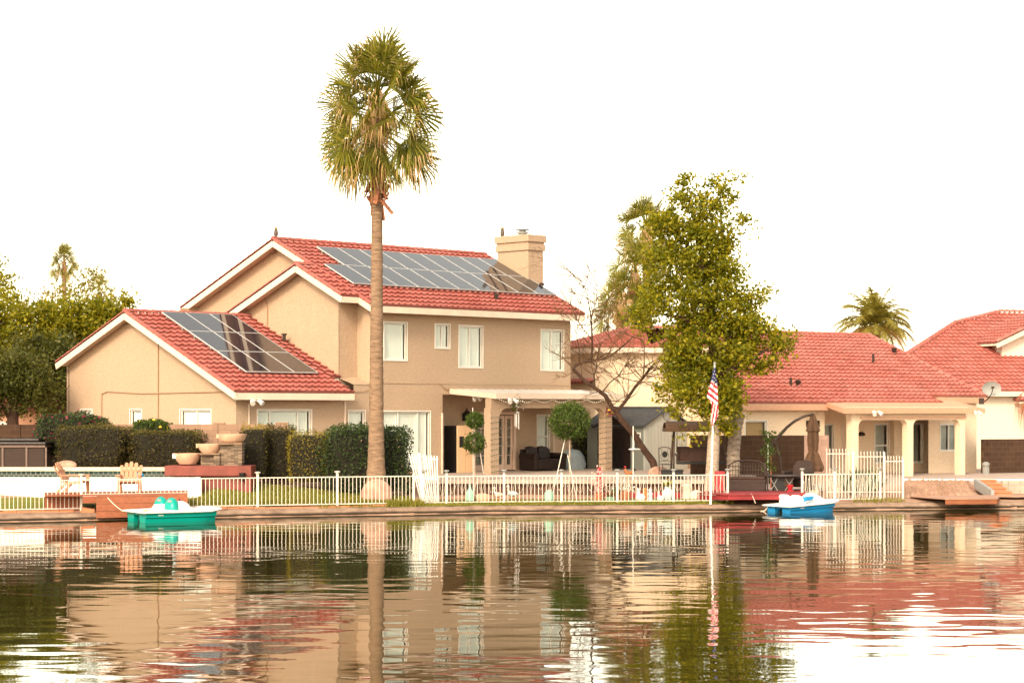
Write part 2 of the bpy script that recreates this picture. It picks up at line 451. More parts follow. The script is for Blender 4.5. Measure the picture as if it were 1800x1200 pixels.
def water_mat():
    t = NT('lake_water')
    t.base((0.030, 0.025, 0.005)); t.rough(.015, .5); t.b.inputs['IOR'].default_value = 1.65; t.b.inputs['Specular Tint'].default_value = (1.0, .89, .66, 1)
    a = t.noise(1.0, t.co((.80, 1.5, 1)), 1.5, .45); b = t.noise(1.0, t.co((.22, .36, 1)), 2, .5); c = t.noise(1.0, t.co((3.0, 5.5, 1)), 3, .55)
    m1 = t.n('Math', operation='MULTIPLY_ADD'); t.l(b, m1.inputs[0]); m1.inputs[1].default_value = 2.0; t.l(a, m1.inputs[2])
    m2 = t.n('Math', operation='MULTIPLY_ADD'); t.l(c, m2.inputs[0]); m2.inputs[1].default_value = .035; t.l(m1.outputs[0], m2.inputs[2])
    t.bump(m2.outputs[0], 1.0, .0088)
    return t.m
M['water'] = water_mat()

# ------------------------------------------------------------------ ground, water, lake edge
def gz(x, y):
    s = y - shore(x); px = 900 + F * x / max(y, 1)
    flat = np.interp(s, [-3, 0, .3, .8, 1.5, 4, 6, 8, 12, 400], [-.6, .02, .16, .225, .26, .36, .43, .68, .70, .70])
    hill = np.interp(s, [-3, 0, .3, .8, 1.5, 4, 5.5, 8, 12, 400], [-.6, .02, .16, .225, .28, .55, .78, .82, .75, .70])
    k2 = np.interp(px, [345, 375, 560, 700], [0, 1, .55, 0]); side = flat * (1 - k2) + hill * k2
    mid = np.interp(s, [-3, 0, .3, .8, 1.5, 5, 12, 16, 400], [-.6, .02, .16, .225, .25, .29, .35, .68, .70])
    rgt = np.interp(s, [-3, 0, .3, .8, 1.5, 4, 7, 12, 400], [-.6, .02, .16, .225, .26, .34, .40, .42, .46])
    k = np.interp(px, [700, 760, 1290, 1420], [0, 1, 1, 0])
    return float((rgt if px > 1000 else side) * (1 - k) + mid * k)
xs = np.concatenate([np.linspace(-900, -40, 10)[:-1], np.linspace(-40, 45, 171), np.linspace(45, 900, 10)[1:]])
ss = np.concatenate([[-3, -1, -.3, 0, .15, .3, .5, .8, 1.1], np.linspace(1.5, 24, 46), [30, 45, 80, 160, 400, 1500]])
gv = []; gq = []
for i, x in enumerate(xs):
    for j, s_ in enumerate(ss):
        y = shore(x) + s_
        gv.append((x, y, gz(x, y) + (rng.normal(0, .012) if .8 < s_ < 30 else 0)))
n2 = len(ss)
for i in range(len(xs) - 1):
    for j in range(n2 - 1): gq.append((i * n2 + j, (i + 1) * n2 + j, (i + 1) * n2 + j + 1, i * n2 + j + 1))
tag(mesh_np('ground', gv, gq, M['soil'], smooth=True), 'bare reddish earth of the lakeside yards', kind='structure')
w_ = MB(); w_.add([(-900, -900, 0), (900, -900, 0), (900, 900 * .2 + 60, 0), (-900, 58.5, 0)], [(0, 1, 2, 3)])
tag(w_.build('lake_water', M['water']), 'calm rippled lake reflecting the houses', kind='structure')
bed = MB(); bed.add([(-900, -900, -2.5), (900, -900, -2.5), (900, 80, -2.5), (-900, 80, -2.5)], [(0, 1, 2, 3)])
tag(bed.build('lake_bed', M['core']), kind='structure')
# sloped concrete lake edge
prof = [(-.06, -.5), (-.03, .0), (.02, .07), (.16, .165), (.30, .195), (.42, .20), (.44, .10)]
lv = []; lq = []
lx = np.linspace(-30, 34, 260)
for x in lx:
    for a, b in prof:
        lv.append((x, shore(x) + a + rng.normal(0, .016) + .03 * math.sin(x * 2.3) * math.sin(x * .7), b + rng.normal(0, .009)))
m_ = len(prof)
for i in range(len(lx) - 1):
    for j in range(m_ - 1): lq.append((i * m_ + j, (i + 1) * m_ + j, (i + 1) * m_ + j + 1, i * m_ + j + 1))
tag(mesh_np('lake_wall', lv, lq, M['lakewall'], smooth=True), 'low sloping concrete edge along the waterline, dark and wet at its foot', 'lake wall')

def patch(name, pts_px, mat, kind='structure', dz=.02, nx=60, ny=14):
    """a sheet following the ground between s0(px) and s1(px): pts = [(px, s0, s1)]"""
    P = [p[0] for p in pts_px]
    V = []; Q = []
    for i in range(nx + 1):
        px = P[0] + (P[-1] - P[0]) * i / nx
        a = np.interp(px, P, [p[1] for p in pts_px]); b = np.interp(px, P, [p[2] for p in pts_px])
        for j in range(ny + 1):
            s_ = a + (b - a) * j / ny
            d = shore_px(px) + s_
            x = X(px, d)
            V.append((x, shore(x) + s_, gz(x, shore(x) + s_) + dz))
    for i in range(nx):
        for j in range(ny): Q.append((i * (ny + 1) + j, (i + 1) * (ny + 1) + j, (i + 1) * (ny + 1) + j + 1, i * (ny + 1) + j + 1))
    return tag(mesh_np(name, V, Q, mat, smooth=True), kind=kind), V
LAWN = [(-160, .95, 5.5), (330, .95, 5.5), (450, .95, 5.5), (560, .95, 4.6), (725, .95, 3.2)]
patch('lawn', LAWN, M['lawn'], dz=.03)
STRIP = [(745, .42, 1.9), (1290, .42, 1.9)]
patch('grass_strip', STRIP, M['lawn'], dz=.03)
def blades(spec, n, h, seed):
    r = np.random.default_rng(seed); V = []; Q = []
    P = [p[0] for p in spec]
    for k in range(n):
        px = r.uniform(P[0], P[-1]); a = np.interp(px, P, [p[1] for p in spec]); b = np.interp(px, P, [p[2] for p in spec])
        d = shore_px(px) + r.uniform(a, b); x = X(px, d); y = d; z = gz(x, y) + .02
        t = r.uniform(0, 6.28); w = .012; hh = h * r.uniform(.5, 1.3); ln = r.normal(0, .03, 2)
        c, s_ = math.cos(t) * w, math.sin(t) * w
        i = len(V)
        V += [(x - c, y - s_, z), (x + c, y + s_, z), (x + ln[0] + c * .3, y + ln[1] + s_ * .3, z + hh), (x + ln[0] - c * .3, y + ln[1] - s_ * .3, z + hh)]
        Q.append((i, i + 1, i + 2, i + 3))
    return V, Q
bv, bq = blades([(330, .9, 5.5), (450, .9, 5.5), (560, .9, 4.6), (725, .9, 3.2)], 14000, .07, 3)
b2, q2 = blades([(745, .38, 1.8), (1290, .38, 1.8)], 9000, .06, 4)
b3, q3 = blades([(560, .3, .9), (730, .3, .8)], 500, .05, 5)
b4, q4 = blades([(680, .35, .8), (745, .35, .9)], 700, .16, 6)
b5, q5 = blades([(1500, .3, .9), (1590, .3, .8)], 250, .12, 8)
for v_, q_ in ((b2, q2), (b3, q3), (b4, q4), (b5, q5)):
    off = len(bv); bv += v_; bq += [tuple(i + off for i in f) for f in q_]
tag(mesh_np('grass', bv, bq, M['grass']), 'short green grass behind and below the white fence', 'grass', kind='stuff')

# ------------------------------------------------------------------ building helpers
def wall_panel(mb, outline, holes, mapf, reveal=.14, mi=0):
    """flat wall with real openings; outline/holes in (a, b), mapf(a, b, c) -> frame coords, c outward"""
    bm = bmesh.new(); eds = []
    for loop in [outline] + holes:
        vs = [bm.verts.new((a, b, 0)) for a, b in loop]
        eds += [bm.edges.new((vs[i], vs[(i + 1) % len(vs)])) for i in range(len(vs))]
    bmesh.ops.triangle_fill(bm, edges=eds, use_beauty=True, use_dissolve=False)
    bm.verts.index_update()
    mb.add([mapf(v.co.x, v.co.y, 0) for v in bm.verts], [[v.index for v in f.verts] for f in bm.faces], mi)
    bm.free()
    for loop in holes:
        n = len(loop)
        mb.add([mapf(a, b, 0) for a, b in loop] + [mapf(a, b, -reveal) for a, b in loop],
               [(i, (i + 1) % n, n + (i + 1) % n, n + i) for i in range(n)], mi)
def rect(a0, a1, b0, b1): return [(a0, b0), (a1, b0), (a1, b1), (a0, b1)]
def window(parent, f, a0, a1, b0, b1, mull=(), trans=(), fill='shutter', grid=None, depth=.14):
    """frame (> pane, shutter or blind) set in an opening of a wall"""
    fr = MB(f); w = .045
    def strip(x0, x1, y0, y1, c0, c1): fr.box(x0, x1, y0, y1, c0, c1)
    # thin raised edge on the wall face + sash in the reveal
    e = .035
    strip(a0 - e, a0, b0 - e, b1 + e, -.004, .022); strip(a1, a1 + e, b0 - e, b1 + e, -.004, .022)
    strip(a0, a1, b1, b1 + e, -.004, .022); strip(a0, a1, b0 - e, b0, -.004, .03)
    c0, c1 = -.085, -.04
    strip(a0, a0 + w, b0, b1, c0, c1); strip(a1 - w, a1, b0, b1, c0, c1)
    strip(a0 + w, a1 - w, b1 - w, b1, c0, c1); strip(a0 + w, a1 - w, b0, b0 + w, c0, c1)
    for m in mull:
        a = a0 + (a1 - a0) * m; strip(a - .025, a + .025, b0 + w, b1 - w, c0 + .002, c1 + .004)
    for m in trans:
        b = b0 + (b1 - b0) * m; strip(a0 + w, a1 - w, b - .022, b + .022, c0 + .004, c1 + .006)
    if grid:
        for i in range(1, grid[0]):
            a = a0 + (a1 - a0) * i / grid[0]; strip(a - .012, a + .012, b0 + w, b1 - w, c0 + .012, c1 - .008)
        for j in range(1, grid[1]):
            b = b0 + (b1 - b0) * j / grid[1]; strip(a0 + w, a1 - w, b - .012, b + .012, c0 + .014, c1 - .010)
    fo = fr.build('window', M['white'], parent)
    pn = MB(f); pn.add([(a0 + w, b0 + w, -.07), (a1 - w, b0 + w, -.07), (a1 - w, b1 - w, -.07), (a0 + w, b1 - w, -.07)], [(0, 1, 2, 3)])
    pn.build('pane', M['glass'], fo)
    sh = MB(f)
    if fill in ('shutter', 'blind'):
        step = .085 if fill == 'shutter' else .05
        gap = .07  # last panel stops short; the dark strip stands in for reveal shadow
        edges = [0] + list(mull) + [1]
        for i in range(len(edges) - 1):
            s0 = a0 + (a1 - a0) * edges[i] + .03; s1 = a0 + (a1 - a0) * edges[i + 1] - .03
            if i == len(edges) - 2: s1 -= gap
            b = b0 + .05
            while b < b1 - .05:
                sh.add([(s0 + .04, b, -.105), (s1 - .04, b, -.105), (s1 - .04, b + step * .98, -.135), (s0 + .04, b + step * .98, -.135)], [(0, 1, 2, 3)])
                b += step
            if fill == 'shutter':
                sh.box(s0, s0 + .045, b0 + .03, b1 - .03, -.14, -.095); sh.box(s1 - .045, s1, b0 + .03, b1 - .03, -.14, -.095)
            sh.box(s0 + .045, s1 - .045, b0 + .03, b1 - .03, -.160, -.145)
        sh.build('shutter' if fill == 'shutter' else 'blind', M['shutter'] if fill == 'shutter' else M['blind'], fo)
    elif fill == 'bamboo':
        sh.box(a0 + .05, a1 - .05, b0 + .04, b1 - .04, -.2, -.17); sh.build('blind', M['shutter_bamboo'], fo)
    bk = MB(f); bk.box(a0 - .05, a1 + .05, b0 - .05, b1 + .05, -.40, -.38)
    bk.build('dark_interior', M['darkroom'], fo)
    return fo

def tiles(mb, o, e, s, width, length, clips=(), tw=.28, cl=.38, mi=0, amp=.05):
    """clay tile slope: real waves across, real steps up; clips = [(point, outward normal)] cut it along hips and rakes"""
    o, e, s = Vector(o), Vector(e).normalized(), Vector(s).normalized(); nr = e.cross(s).normalized()
    if nr.z < 0: nr = -nr
    fr = [0, .12, .28, .44, .56, .78]; hh = [0, .62, 1, .62, 0, -.12]
    nt = max(1, round(width / tw)); tw = width / nt
    cols = [((k + a) * tw, h * amp) for k in range(nt) for a, h in zip(fr, hh)] + [(width, 0)]
    nc = max(1, round(length / cl)); cl = length / nc
    rows = []
    for i in range(nc): rows += [(i * cl - .03, .085), ((i + 1) * cl - .012, .004)]
    bm = bmesh.new(); g = []
    rr = random.Random(int(width * 100))
    for ri, (t, h) in enumerate(rows):
        g.append([bm.verts.new(o + e * x + s * t + nr * (h + a + (rr.uniform(-.004, .004) if ri % 2 == 0 else 0))) for x, a in cols])
    base = [bm.verts.new(o + e * x + s * -.012 + nr * -.01) for x, a in cols]
    for k in range(len(cols) - 1):
        bm.faces.new((base[k], base[k + 1], g[0][k + 1], g[0][k]))
        for r in range(len(rows) - 1): bm.faces.new((g[r][k], g[r][k + 1], g[r + 1][k + 1], g[r + 1][k]))
    for p, nrm in clips:
        bmesh.ops.bisect_plane(bm, geom=bm.verts[:] + bm.edges[:] + bm.faces[:], plane_co=Vector(p), plane_no=Vector(nrm), clear_outer=True)
    bm.verts.index_update()
    mb.add([v.co for v in bm.verts], [[v.index for v in f.verts] for f in bm.faces], mi)
    bm.free()
def caps(mb, p, q, w=.12, h=.10, step=.38, mi=0):
    """a row of overlapping barrel caps from p to q (ridge, hip or rake)"""
    p, q = Vector(p), Vector(q); L = (q - p).length; d = (q - p) / L; n = max(1, round(L / step)); st = L / n
    side = d.cross(Vector((0, 0, 1))).normalized(); up = side.cross(d).normalized()
    for i in range(n):
        a = p + d * (i * st - .02); b = p + d * ((i + 1) * st + .03)
        vs = []
        for c, k in ((a, 1.12), (b, .92)):
            for j in range(7):
                t = math.pi * j / 6
                vs.append(c + side * math.cos(t) * w * k + up * (math.sin(t) * h * k))
        mb.add(vs, [(j, j + 1, 8 + j, 7 + j) for j in range(6)] + [tuple(range(6, -1, -1)), tuple(range(7, 14))], mi)
def slab(mb, pts, t, mi=0): mb.prism(pts, (0, 0, -t), mi)

# ------------------------------------------------------------------ the two-storey tan house
H = Frame(778, 73.35, 45)
house = empty('two_storey_house', 'tan stucco two-storey house with red tile roofs, solar panels and a square chimney', 'house', H.loc(), H.th)
FL = .72
xR, xL, yS, xG, xC = 6.67, -3.40, .72, -4.18, -9.22
E0, K = 6.66, .47
def zm(y): return E0 + K * (y + .55)        # main front slope
yR = 4.85; zR = zm(yR); zG = zm(2.6)
KB, KG = .405, .40
def front(y): return lambda a, b, c: (a, y - c, b)
def left(x): return lambda a, b, c: (x - c, a, b)
def hY(px, y=0.0): return H.onY(px, 700, y)[0]
def hX(px, x): return H.onX(px, 700, x)[0]

hw = MB()
up_w = [(-2.79, -1.73, 4.80, 6.11, ()), (-.36, .34, 5.27, 6.11, (.5,)), (.81, 1.99, 4.60, 6.09, (.48,)), (5.06, 6.27, 4.55, 6.06, (.49,))]
# upper front wall
wall_panel(hw, [(xL, 3.62), (xR, 3.62), (xR, zm(0) - .1), (xL, zm(0) - .1)], [rect(*w[:4]) for w in up_w], front(0))
# lower front wall from the garage corner to the porch recess
wA = (-4.40, -3.68, 1.75, 3.02); wB = (-2.95, -.61, .98, 3.0)
gx0, gx1 = hY(453), hY(547)
wC = (gx0, gx1, 1.75, 3.05)
wall_panel(hw, [(xC, .1), (0, .1), (0, 3.62), (xL, 3.62), (xL, 3.95), (xG, 3.95), (xG, 3.55), (xC, 3.45)], [rect(*wC), rect(*wA), rect(*wB)], front(.003))
# stepped corner between the gable and the main front, with its sloped cap
hw.box(xG, xL, yS, yS + .1, 3.8, zm(yS) - .05)
hw.box(xL, xL + .1, .0015, yS, 3.9, zm(.3))
hw.prism([(xG, 0.004, 3.95), (xL, 0.004, 3.95), (xL, yS, 4.16), (xG, yS, 4.16)], (0, 0, -.02))
hw.add([(xG + .02, -.02, 3.93), (xL + .45, -.02, 3.93), (xL - .1, yS, 4.20), (xG, yS, 4.12)], [(0, 1, 2, 3)])
# gable walls facing left
def gable(y0, y1, yr, zr, k0, k1, zb): return [(y0, zb), (y1, zb), (y1, zr - k1 * (y1 - yr)), (yr, zr), (y0, zr - k0 * (yr - y0))]
wall_panel(hw, gable(yS, 7.1, 2.6, zG - .14, K, KG, 3.3), [], left(xG))
wall_panel(hw, gable(0.01, 10.0, yR, zR - .14, K, KB, 3.3), [], left(xL + .003))
gy0 = 9.81
gw = [(hX(371, xC), hX(317, xC), 1.75, 3.06, (.5,)), (hX(249, xC), hX(229, xC), 1.75, 3.06, ()), (hX(162, xC), hX(143, xC), 1.9, 3.06, ())]
yGr, zGr = 5.75, 6.42; KF, KBk = .445, .39
wall_panel(hw, gable(0.003, gy0, yGr, zGr - .14, KF, KBk, .1), [rect(*w[:4]) for w in gw], left(xC))
# right end wall, back walls, porch recess
wall_panel(hw, [(.9, .1), (10.0, .1), (10.0, zR - KB * (10.0 - yR) - .14), (yR, zR - .14), (0, zm(0) - .14), (0, 3.62), (.9, 3.62)], [], lambda a, b, c: (xR + c, a, b))
hw.box(xC + .01, xR - .01, 9.9, 10.0, .1, 4.6); hw.box(xG, xR - .01, 10.0, 10.1, 3.4, 6.9)
dr = (2.42, 4.52, FL + .03, 2.88); wD = (5.78, 6.42, 1.45, 2.85)
wall_panel(hw, [(0, .1), (xR, .1), (xR, 3.62), (0, 3.62)], [rect(*dr), rect(*wD)], front(.9))
hw.box(-.12, -.001, .02, .9, .1, 3.61)
hw.box(-.1, xR - .02, .01, .95, 3.60, 3.64)
hw.build('wall', M['stucco'], house)
# string course line between storeys
sc_ = MB(); sc_.box(xL, xR, -.022, -.002, 3.98, 4.01); sc_.box(.18, xR - .01, -.05, -.003, 3.80, 3.86)
sc_.build('string_course', M['stucco'], house)

for w in up_w: window(house, front(0), *w[:4], mull=w[4])
window(house, front(.003), *wA)
window(house, front(.003), *wB, mull=(.36, .76))
window(house, front(.003), *wC, mull=(.24, .76))
for w in gw: window(house, left(xC), *w[:4], mull=w[4])
window(house, front(.9), *wD, trans=(.42,))

# roofs: tile skin over a solid deck
rf = MB(); dk = MB()
ex = 6.86
sm_ = Vector((0, 1, K)).normalized()
L_main = math.hypot(yR + .55, K * (yR + .55))
tiles(rf, (-3.85, -.55, zm(-.55)), (1, 0, 0), sm_, ex + 3.85, L_main)
tiles(rf, (-4.62, .10, zm(.10)), (1, 0, 0), sm_, .78, math.hypot(2.5, K * 2.5), clips=[((-3.86, 0, 0), (1, 0, 0))])
sb_ = Vector((0, -1, KB)).normalized()
tiles(rf, (ex, 10.48, zR - KB * (10.48 - yR)), (-1, 0, 0), sb_, ex + 3.85, math.hypot(1, KB) * (10.48 - yR))
tiles(rf, (-3.42, 6.6, zG - KG * 4.0), (-1, 0, 0), Vector((0, -1, KG)), 1.2, math.hypot(1, KG) * 4.0)
# garage
gxl = xC - .40
sf_ = Vector((0, 1, KF)).normalized(); zge = zGr - KF * (yGr + .5)
tiles(rf, (gxl, -.5, zge), (1, 0, 0), sf_, -4.6 - gxl, math.hypot(1, KF) * (yGr + .5))
tiles(rf, (-4.6, .72, zge + KF * 1.22), (1, 0, 0), sf_, .42, math.hypot(1, KF) * (yGr - .72))
tiles(rf, (-4.19, 10.05, zGr - KBk * (10.05 - yGr)), (-1, 0, 0), Vector((0, -1, KBk)), -4.19 - gxl, math.hypot(1, KBk) * (10.05 - yGr))
# ridge, rake caps
caps(rf, (-3.85, yR, zR + .03), (ex, yR, zR + .03)); caps(rf, (-4.62, 2.6, zG + .03), (-3.85, 2.6, zG + .03)); caps(rf, (gxl, yGr, zGr + .03), (-4.2, yGr, zGr + .03))
def rake(x, y0, z0, y1, z1): caps(rf, (x + .04, y0, z0 + .02), (x + .04, y1, z1 + .02), .10, .075)
rake(-3.85, -.5, zm(-.5), yR, zR); rake(-3.85, 10.45, zR - KB * (10.45 - yR), yR, zR)
rake(-4.62, .12, zm(.12), 2.6, zG); rake(-4.62, 6.55, zG - KG * 3.95, 2.6, zG)
rake(gxl, -.48, zge + .01, yGr, zGr); rake(gxl, 10.0, zGr - KBk * (10.0 - yGr), yGr, zGr)
rake(ex - .08, -.5, zm(-.5), yR, zR); rake(ex - .08, 10.45, zR - KB * (10.45 - yR), yR, zR)
roof = rf.build('roof', M['tile'], house)
def deck_slope(x0, x1, y0, z0, y1, z1, t=.10): slab(dk, [(x0, y0, z0 - .035), (x1, y0, z0 - .035), (x1, y1, z1 - .035), (x0, y1, z1 - .035)], t)
deck_slope(-3.82, ex - .03, -.53, zm(-.53), yR, zR); deck_slope(-3.82, ex - .03, 10.45, zR - KB * (10.45 - yR), yR, zR)
deck_slope(-4.59, -3.83, .12, zm(.12), 2.6, zG); deck_slope(-4.59, -3.43, 6.55, zG - KG * 3.95, 2.6, zG)
deck_slope(gxl + .03, -4.62, -.48, zge + .01, yGr, zGr); deck_slope(-4.61, -4.20, .75, zge + KF * 1.25, yGr, zGr); deck_slope(gxl + .03, -4.20, 10.0, zGr - KBk * (10.0 - yGr), yGr, zGr)
dk.build('roof_deck', M['fascia'], house)
fa = MB()
def fas(p, q, h=.20, t=.035): fa.bar(Vector(p) - Vector((0, 0, h / 2 + .03)), Vector(q) - Vector((0, 0, h / 2 + .03)), t, h)
fas((-3.85, -.55, zm(-.55)), (ex, -.55, zm(-.55)), .22); fas((-4.62, .09, zm(.10)), (-3.85, .09, zm(.10)), .2)
for x, a, b, c in ((-3.86, (-.56, zm(-.56)), (yR, zR), (10.48, zR - KB * (10.48 - yR))), (-4.635, (.09, zm(.09)), (2.6, zG), (6.6, zG - KG * 4.0)),
                   (gxl - .01, (-.52, zge - .01), (yGr, zGr), (10.05, zGr - KBk * (10.05 - yGr))), (ex + .01, (-.55, zm(-.55)), (yR, zR), (10.48, zR - KB * (10.48 - yR)))):
    fas((x, *a), (x, *b), .21); fas((x, *c), (x, *b), .21)
fas((gxl, -.52, zge), (-4.60, -.52, zge), .22)
fa.build('fascia', M['fascia'], house)
# gable vents under the peaks
for x, y, z in ((xG, 2.6, zG), (xL, yR, zR), (xC, yGr, zGr)):
    vt = MB()
    for i in range(3):
        w = .75 - i * .2
        vt.box(x - .03, x - .002, y - w, y + w, z - .52 + i * .10, z - .49 + i * .10)
    vt.box(x - .03, x - .002, y - .03, y + .03, z - .50, z - .2)
    vt.build('gable_vent', M['stucco'], house)
# chimney on the right end wall
ch = MB(); c0, c1, d0, d1 = 6.55, 7.40, 2.15, 3.85
ch.box(c0, c1, d0, d1, .5, 9.42); ch.box(c0 - .06, c1 + .06, d0 - .06, d1 + .06, 9.25, 9.50); ch.box(c0 - .03, c1 + .03, d0 - .03, d1 + .03, 9.50, 9.58); ch.box(c0 - .09, c1 + .09, d0 - .09, d1 + .09, 9.58, 9.86)
cho = ch.build('chimney', M['stucco'], house, bevel=.02)
fl = MB(); fl.lathe([(.17, 9.85), (.17, 9.95), (.24, 9.96), (.24, 10.0), (.14, 10.01), (.14, 10.08), (.27, 10.09), (.27, 10.12), (.1, 10.14)], (c0 + .40, 2.85, 0), 14)
fl.build('flue_cap', M['grey'], cho)
# solar panels: rows up the slope, each a part with its frame
def solar(x0, y0, k, z0f, w, ln):
    c = math.cos(math.atan(k)); sN = Vector((0, 1, k)).normalized(); nN = Vector((0, -k, 1)).normalized()
    o = Vector((x0, y0, z0f(y0))) + nN * .17
    def mp(a, b, cc): return o + Vector((1, 0, 0)) * a + sN * b + nN * cc
    p = MB(); p.box(.02, w - .03, .02, ln - .03, -.02, .0)
    rx = math.atan(k)
    ob = p.build('solar_panel', M['solar'], house); ob.location = o; ob.rotation_euler = (rx, 0, 0)
    fm = MB()
    for q in ((0, .016, 0, ln - .01), (w - .026, w - .01, 0, ln - .01), (.016, w - .026, 0, .016), (.016, w - .026, ln - .026, ln - .01)): fm.box(*q, -.035, .006)
    fm.build('panel_frame', M['alu'], ob)
    rl = MB()
    for b in (.35, ln - .4): rl.box(-.0, w, b, b + .05, -.13, -.038)
    rl.build('mounting_rail', M['grey'], ob)
    return ob
ty = lambda k: math.cos(math.atan(k))
for i in range(10): solar(-3.50 + i * 1.022, .86, K, zm, 1.022, 1.78)
for i in range(9): solar(-2.52 + i * 1.022, .86 + 1.79 * ty(K), K, zm, 1.022, 1.78)
zgf = lambda y: zGr - KF * (yGr - y)
for r_ in range(3):
    for i in range(3): solar(-8.30 + i * 1.03, .72 + r_ * 1.76 * ty(KF), KF, zgf, 1.03, 1.75)
# conduits and pipes on the walls
cd = MB()
def pipe(pts, r=.018): cd.tube(pts, r, 6)
yv = hX(279, xC)
pipe([(xC - .03, yv, 1.6), (xC - .03, yv, 5.45)], .022)
pipe([(xC - .03, .1, 3.66), (xC - .03, hX(250, xC), 3.62), (xC - .03, hX(190, xC), 3.70), (xC - .03, hX(180, xC), 3.62), (xC - .03, hX(179, xC), 2.0)])
yv2 = hX(471, xG); pipe([(xG - .03, yv2 + .15, 7.05), (xG - .03, yv2, 6.75), (xG - .03, yv2, 5.3)], .022)
pipe([(-.2, -.025, 4.0), (.2, -.025, 3.75), (.3, -.025, 3.72)], .012)
pipe([(hY(648), -.03, 4.0), (hY(648), -.03, 3.75), (hY(635), -.03, 3.68), (hY(612), -.03, 3.68)], .012)
cd.build('conduit', M['conduit'], house)
for q in ((-4.62, -4.57, -.05, -.004, .7, 3.35), (-.07, -.02, -.05, -.004, .7, 2.95)):
    ds = MB(); ds.box(*q); ds.build('downpipe', M['fascia'], house)
ds = MB()
xd = hY(437); ds.box(xd - .02, xd + .02, -.04, -.004, 1.2, 3.25)
ds.build('downpipe', M['fascia'], house)
def flood(parent, p, s=1.0):
    m = MB(); x, y, z = p
    m.lathe([(.05, -.02), (.05, .03)], (x, y, z), 10)
    for sgn in (-1, 1):
        m.bar((x, y, z), (x + sgn * .12 * s, y - .06, z - .02), .025)
        m.tube([(x + sgn * .10 * s, y - .05, z + .02), (x + sgn * .15 * s, y - .13, z - .06), (x + sgn * .17 * s, y - .19, z - .10)], [.045 * s, .06 * s, .075 * s], 10)
    return m.build('flood_light', M['white'], parent)
flood(house, (xC + .28, -.6, 3.36), 1.2)
# roof vents
rv = MB()
for x, y in ((3.0, .3), (6.75, 1.6)): rv.lathe([(.06, 0), (.06, .16), (.10, .17), (.10, .24), (.03, .27)], (x, y, zm(y) + .03), 10)
rv.lathe([(.06, 0), (.06, .2), (.1, .21), (.1, .26)], (-4.5, 3.4, 5.5), 10)
rv.build('roof_vent', M['metal_dark'], house)
# french doors
def door_unit(x0, x1, z0, z1, cols_, rows_, y=.9):
    m = MB(front(y)); c0, c1 = -.10, -.05; st = .10
    m.box(x0, x0 + st, z0, z1, c0, c1); m.box(x1 - st, x1, z0, z1, c0, c1); m.box(x0 + st, x1 - st, z0, z0 + .24, c0, c1); m.box(x0 + st, x1 - st, z1 - .12, z1, c0, c1)
    for i in range(1, cols_):
        a = x0 + st + (x1 - x0 - 2 * st) * i / cols_; m.box(a - .013, a + .013, z0 + .24, z1 - .12, c0 + .01, c1 - .008)
    for j in range(1, rows_):
        b = z0 + .24 + (z1 - z0 - .36) * j / rows_; m.box(x0 + st, x1 - st, b - .013, b + .013, c0 + .012, c1 - .010)
    o = m.build('french_door', M['porchwood'], house)
    g = MB(front(y)); g.box(x0 + st, x1 - st, z0 + .24, z1 - .12, -.082, -.078); g.build('pane', M['glass'], o)
    return o
door_unit(2.46, 3.24, FL + .05, 2.84, 2, 5)
d2 = door_unit(3.26, 4.06, FL + .05, 2.84, 2, 5)
hd = MB(front(.9)); hd.box(3.33, 3.37, 1.62, 1.85, -.05, -.03); hd.bar((3.35, 1.74, -.01), (3.45, 1.74, -.01), .03); hd.build('handle', M['metal_dark'], d2)
door_unit(4.10, 4.50, FL + .05, 2.84, 1, 5)
dfm = MB(front(.9)); dfm.box(2.34, 2.43, FL, 2.98, -.02, .03); dfm.box(4.51, 4.62, FL, 2.98, -.02, .03); dfm.box(2.43, 4.51, 2.87, 2.98, -.02, .032); dfm.build('door_frame', M['porchwood'], house)
dbk = MB(front(.9)); dbk.box(2.4, 4.55, FL, 2.9, -.45, -.43, 0)
for i in range(40):
    dbk.box(2.5, 4.5, FL + .1 + i * .05, FL + .13 + i * .05, -.20, -.19, 1)
dbk.build('dark_interior', [M['darkroom'], M['blind']], house)
lt = MB()
lx_, ly_, lz_ = hY(816, .86), .80, 2.78
lt.box(lx_ - .06, lx_ + .06, .86, .9, 2.66, 2.94); lt.bar((lx_, .88, 2.70), (lx_, .74, 2.64), .03)
lt.lathe([(.03, -.34), (.07, -.26), (.055, -.22), (.09, .0), (.12, .02), (.07, .10), (.02, .13), (.025, .18), (.005, .22)], (lx_, .72, 2.92), 8)
lt.build('wall_lantern', M['black'], house)

# patio cover
pz0, pz1 = 3.80, 3.62
px0, px1 = .35, 7.15
pc = MB()
for i in range(34):
    a = px0 + (px1 - px0) * i / 34; b = a + (px1 - px0) / 34
    pc.prism([(a, -.02, pz0), (b, -.02, pz0 + (.02 if i % 2 else 0)), (b, -2.35, pz1 + (.02 if i % 2 else 0)), (a, -2.35, pz1)], (0, 0, -.03))
pco = pc.build('patio_roof', M['white'], house)
pf = MB(); pf.box(px0 - .02, px1 + .02, -2.40, -2.352, pz1 - .17, pz1 + .03); pf.prism([(px0 - .03, -2.35, pz1 - .17), (px0 - .03, -.02, pz0 - .17), (px0 - .03, -.02, pz0 + .02), (px0 - .03, -2.35, pz1 + .02)], (.05, 0, 0))
pf.prism([(px1, -2.35, pz1 - .17), (px1, -.02, pz0 - .17), (px1, -.02, pz0 + .02), (px1, -2.35, pz1 + .02)], (.03, 0, 0))
pf.build('fascia', M['fascia'], pco)
bmz0, bmz1 = 3.12, 3.46
be = MB()
be.box(.32, 6.62, -2.15, -1.86, bmz0, bmz1)
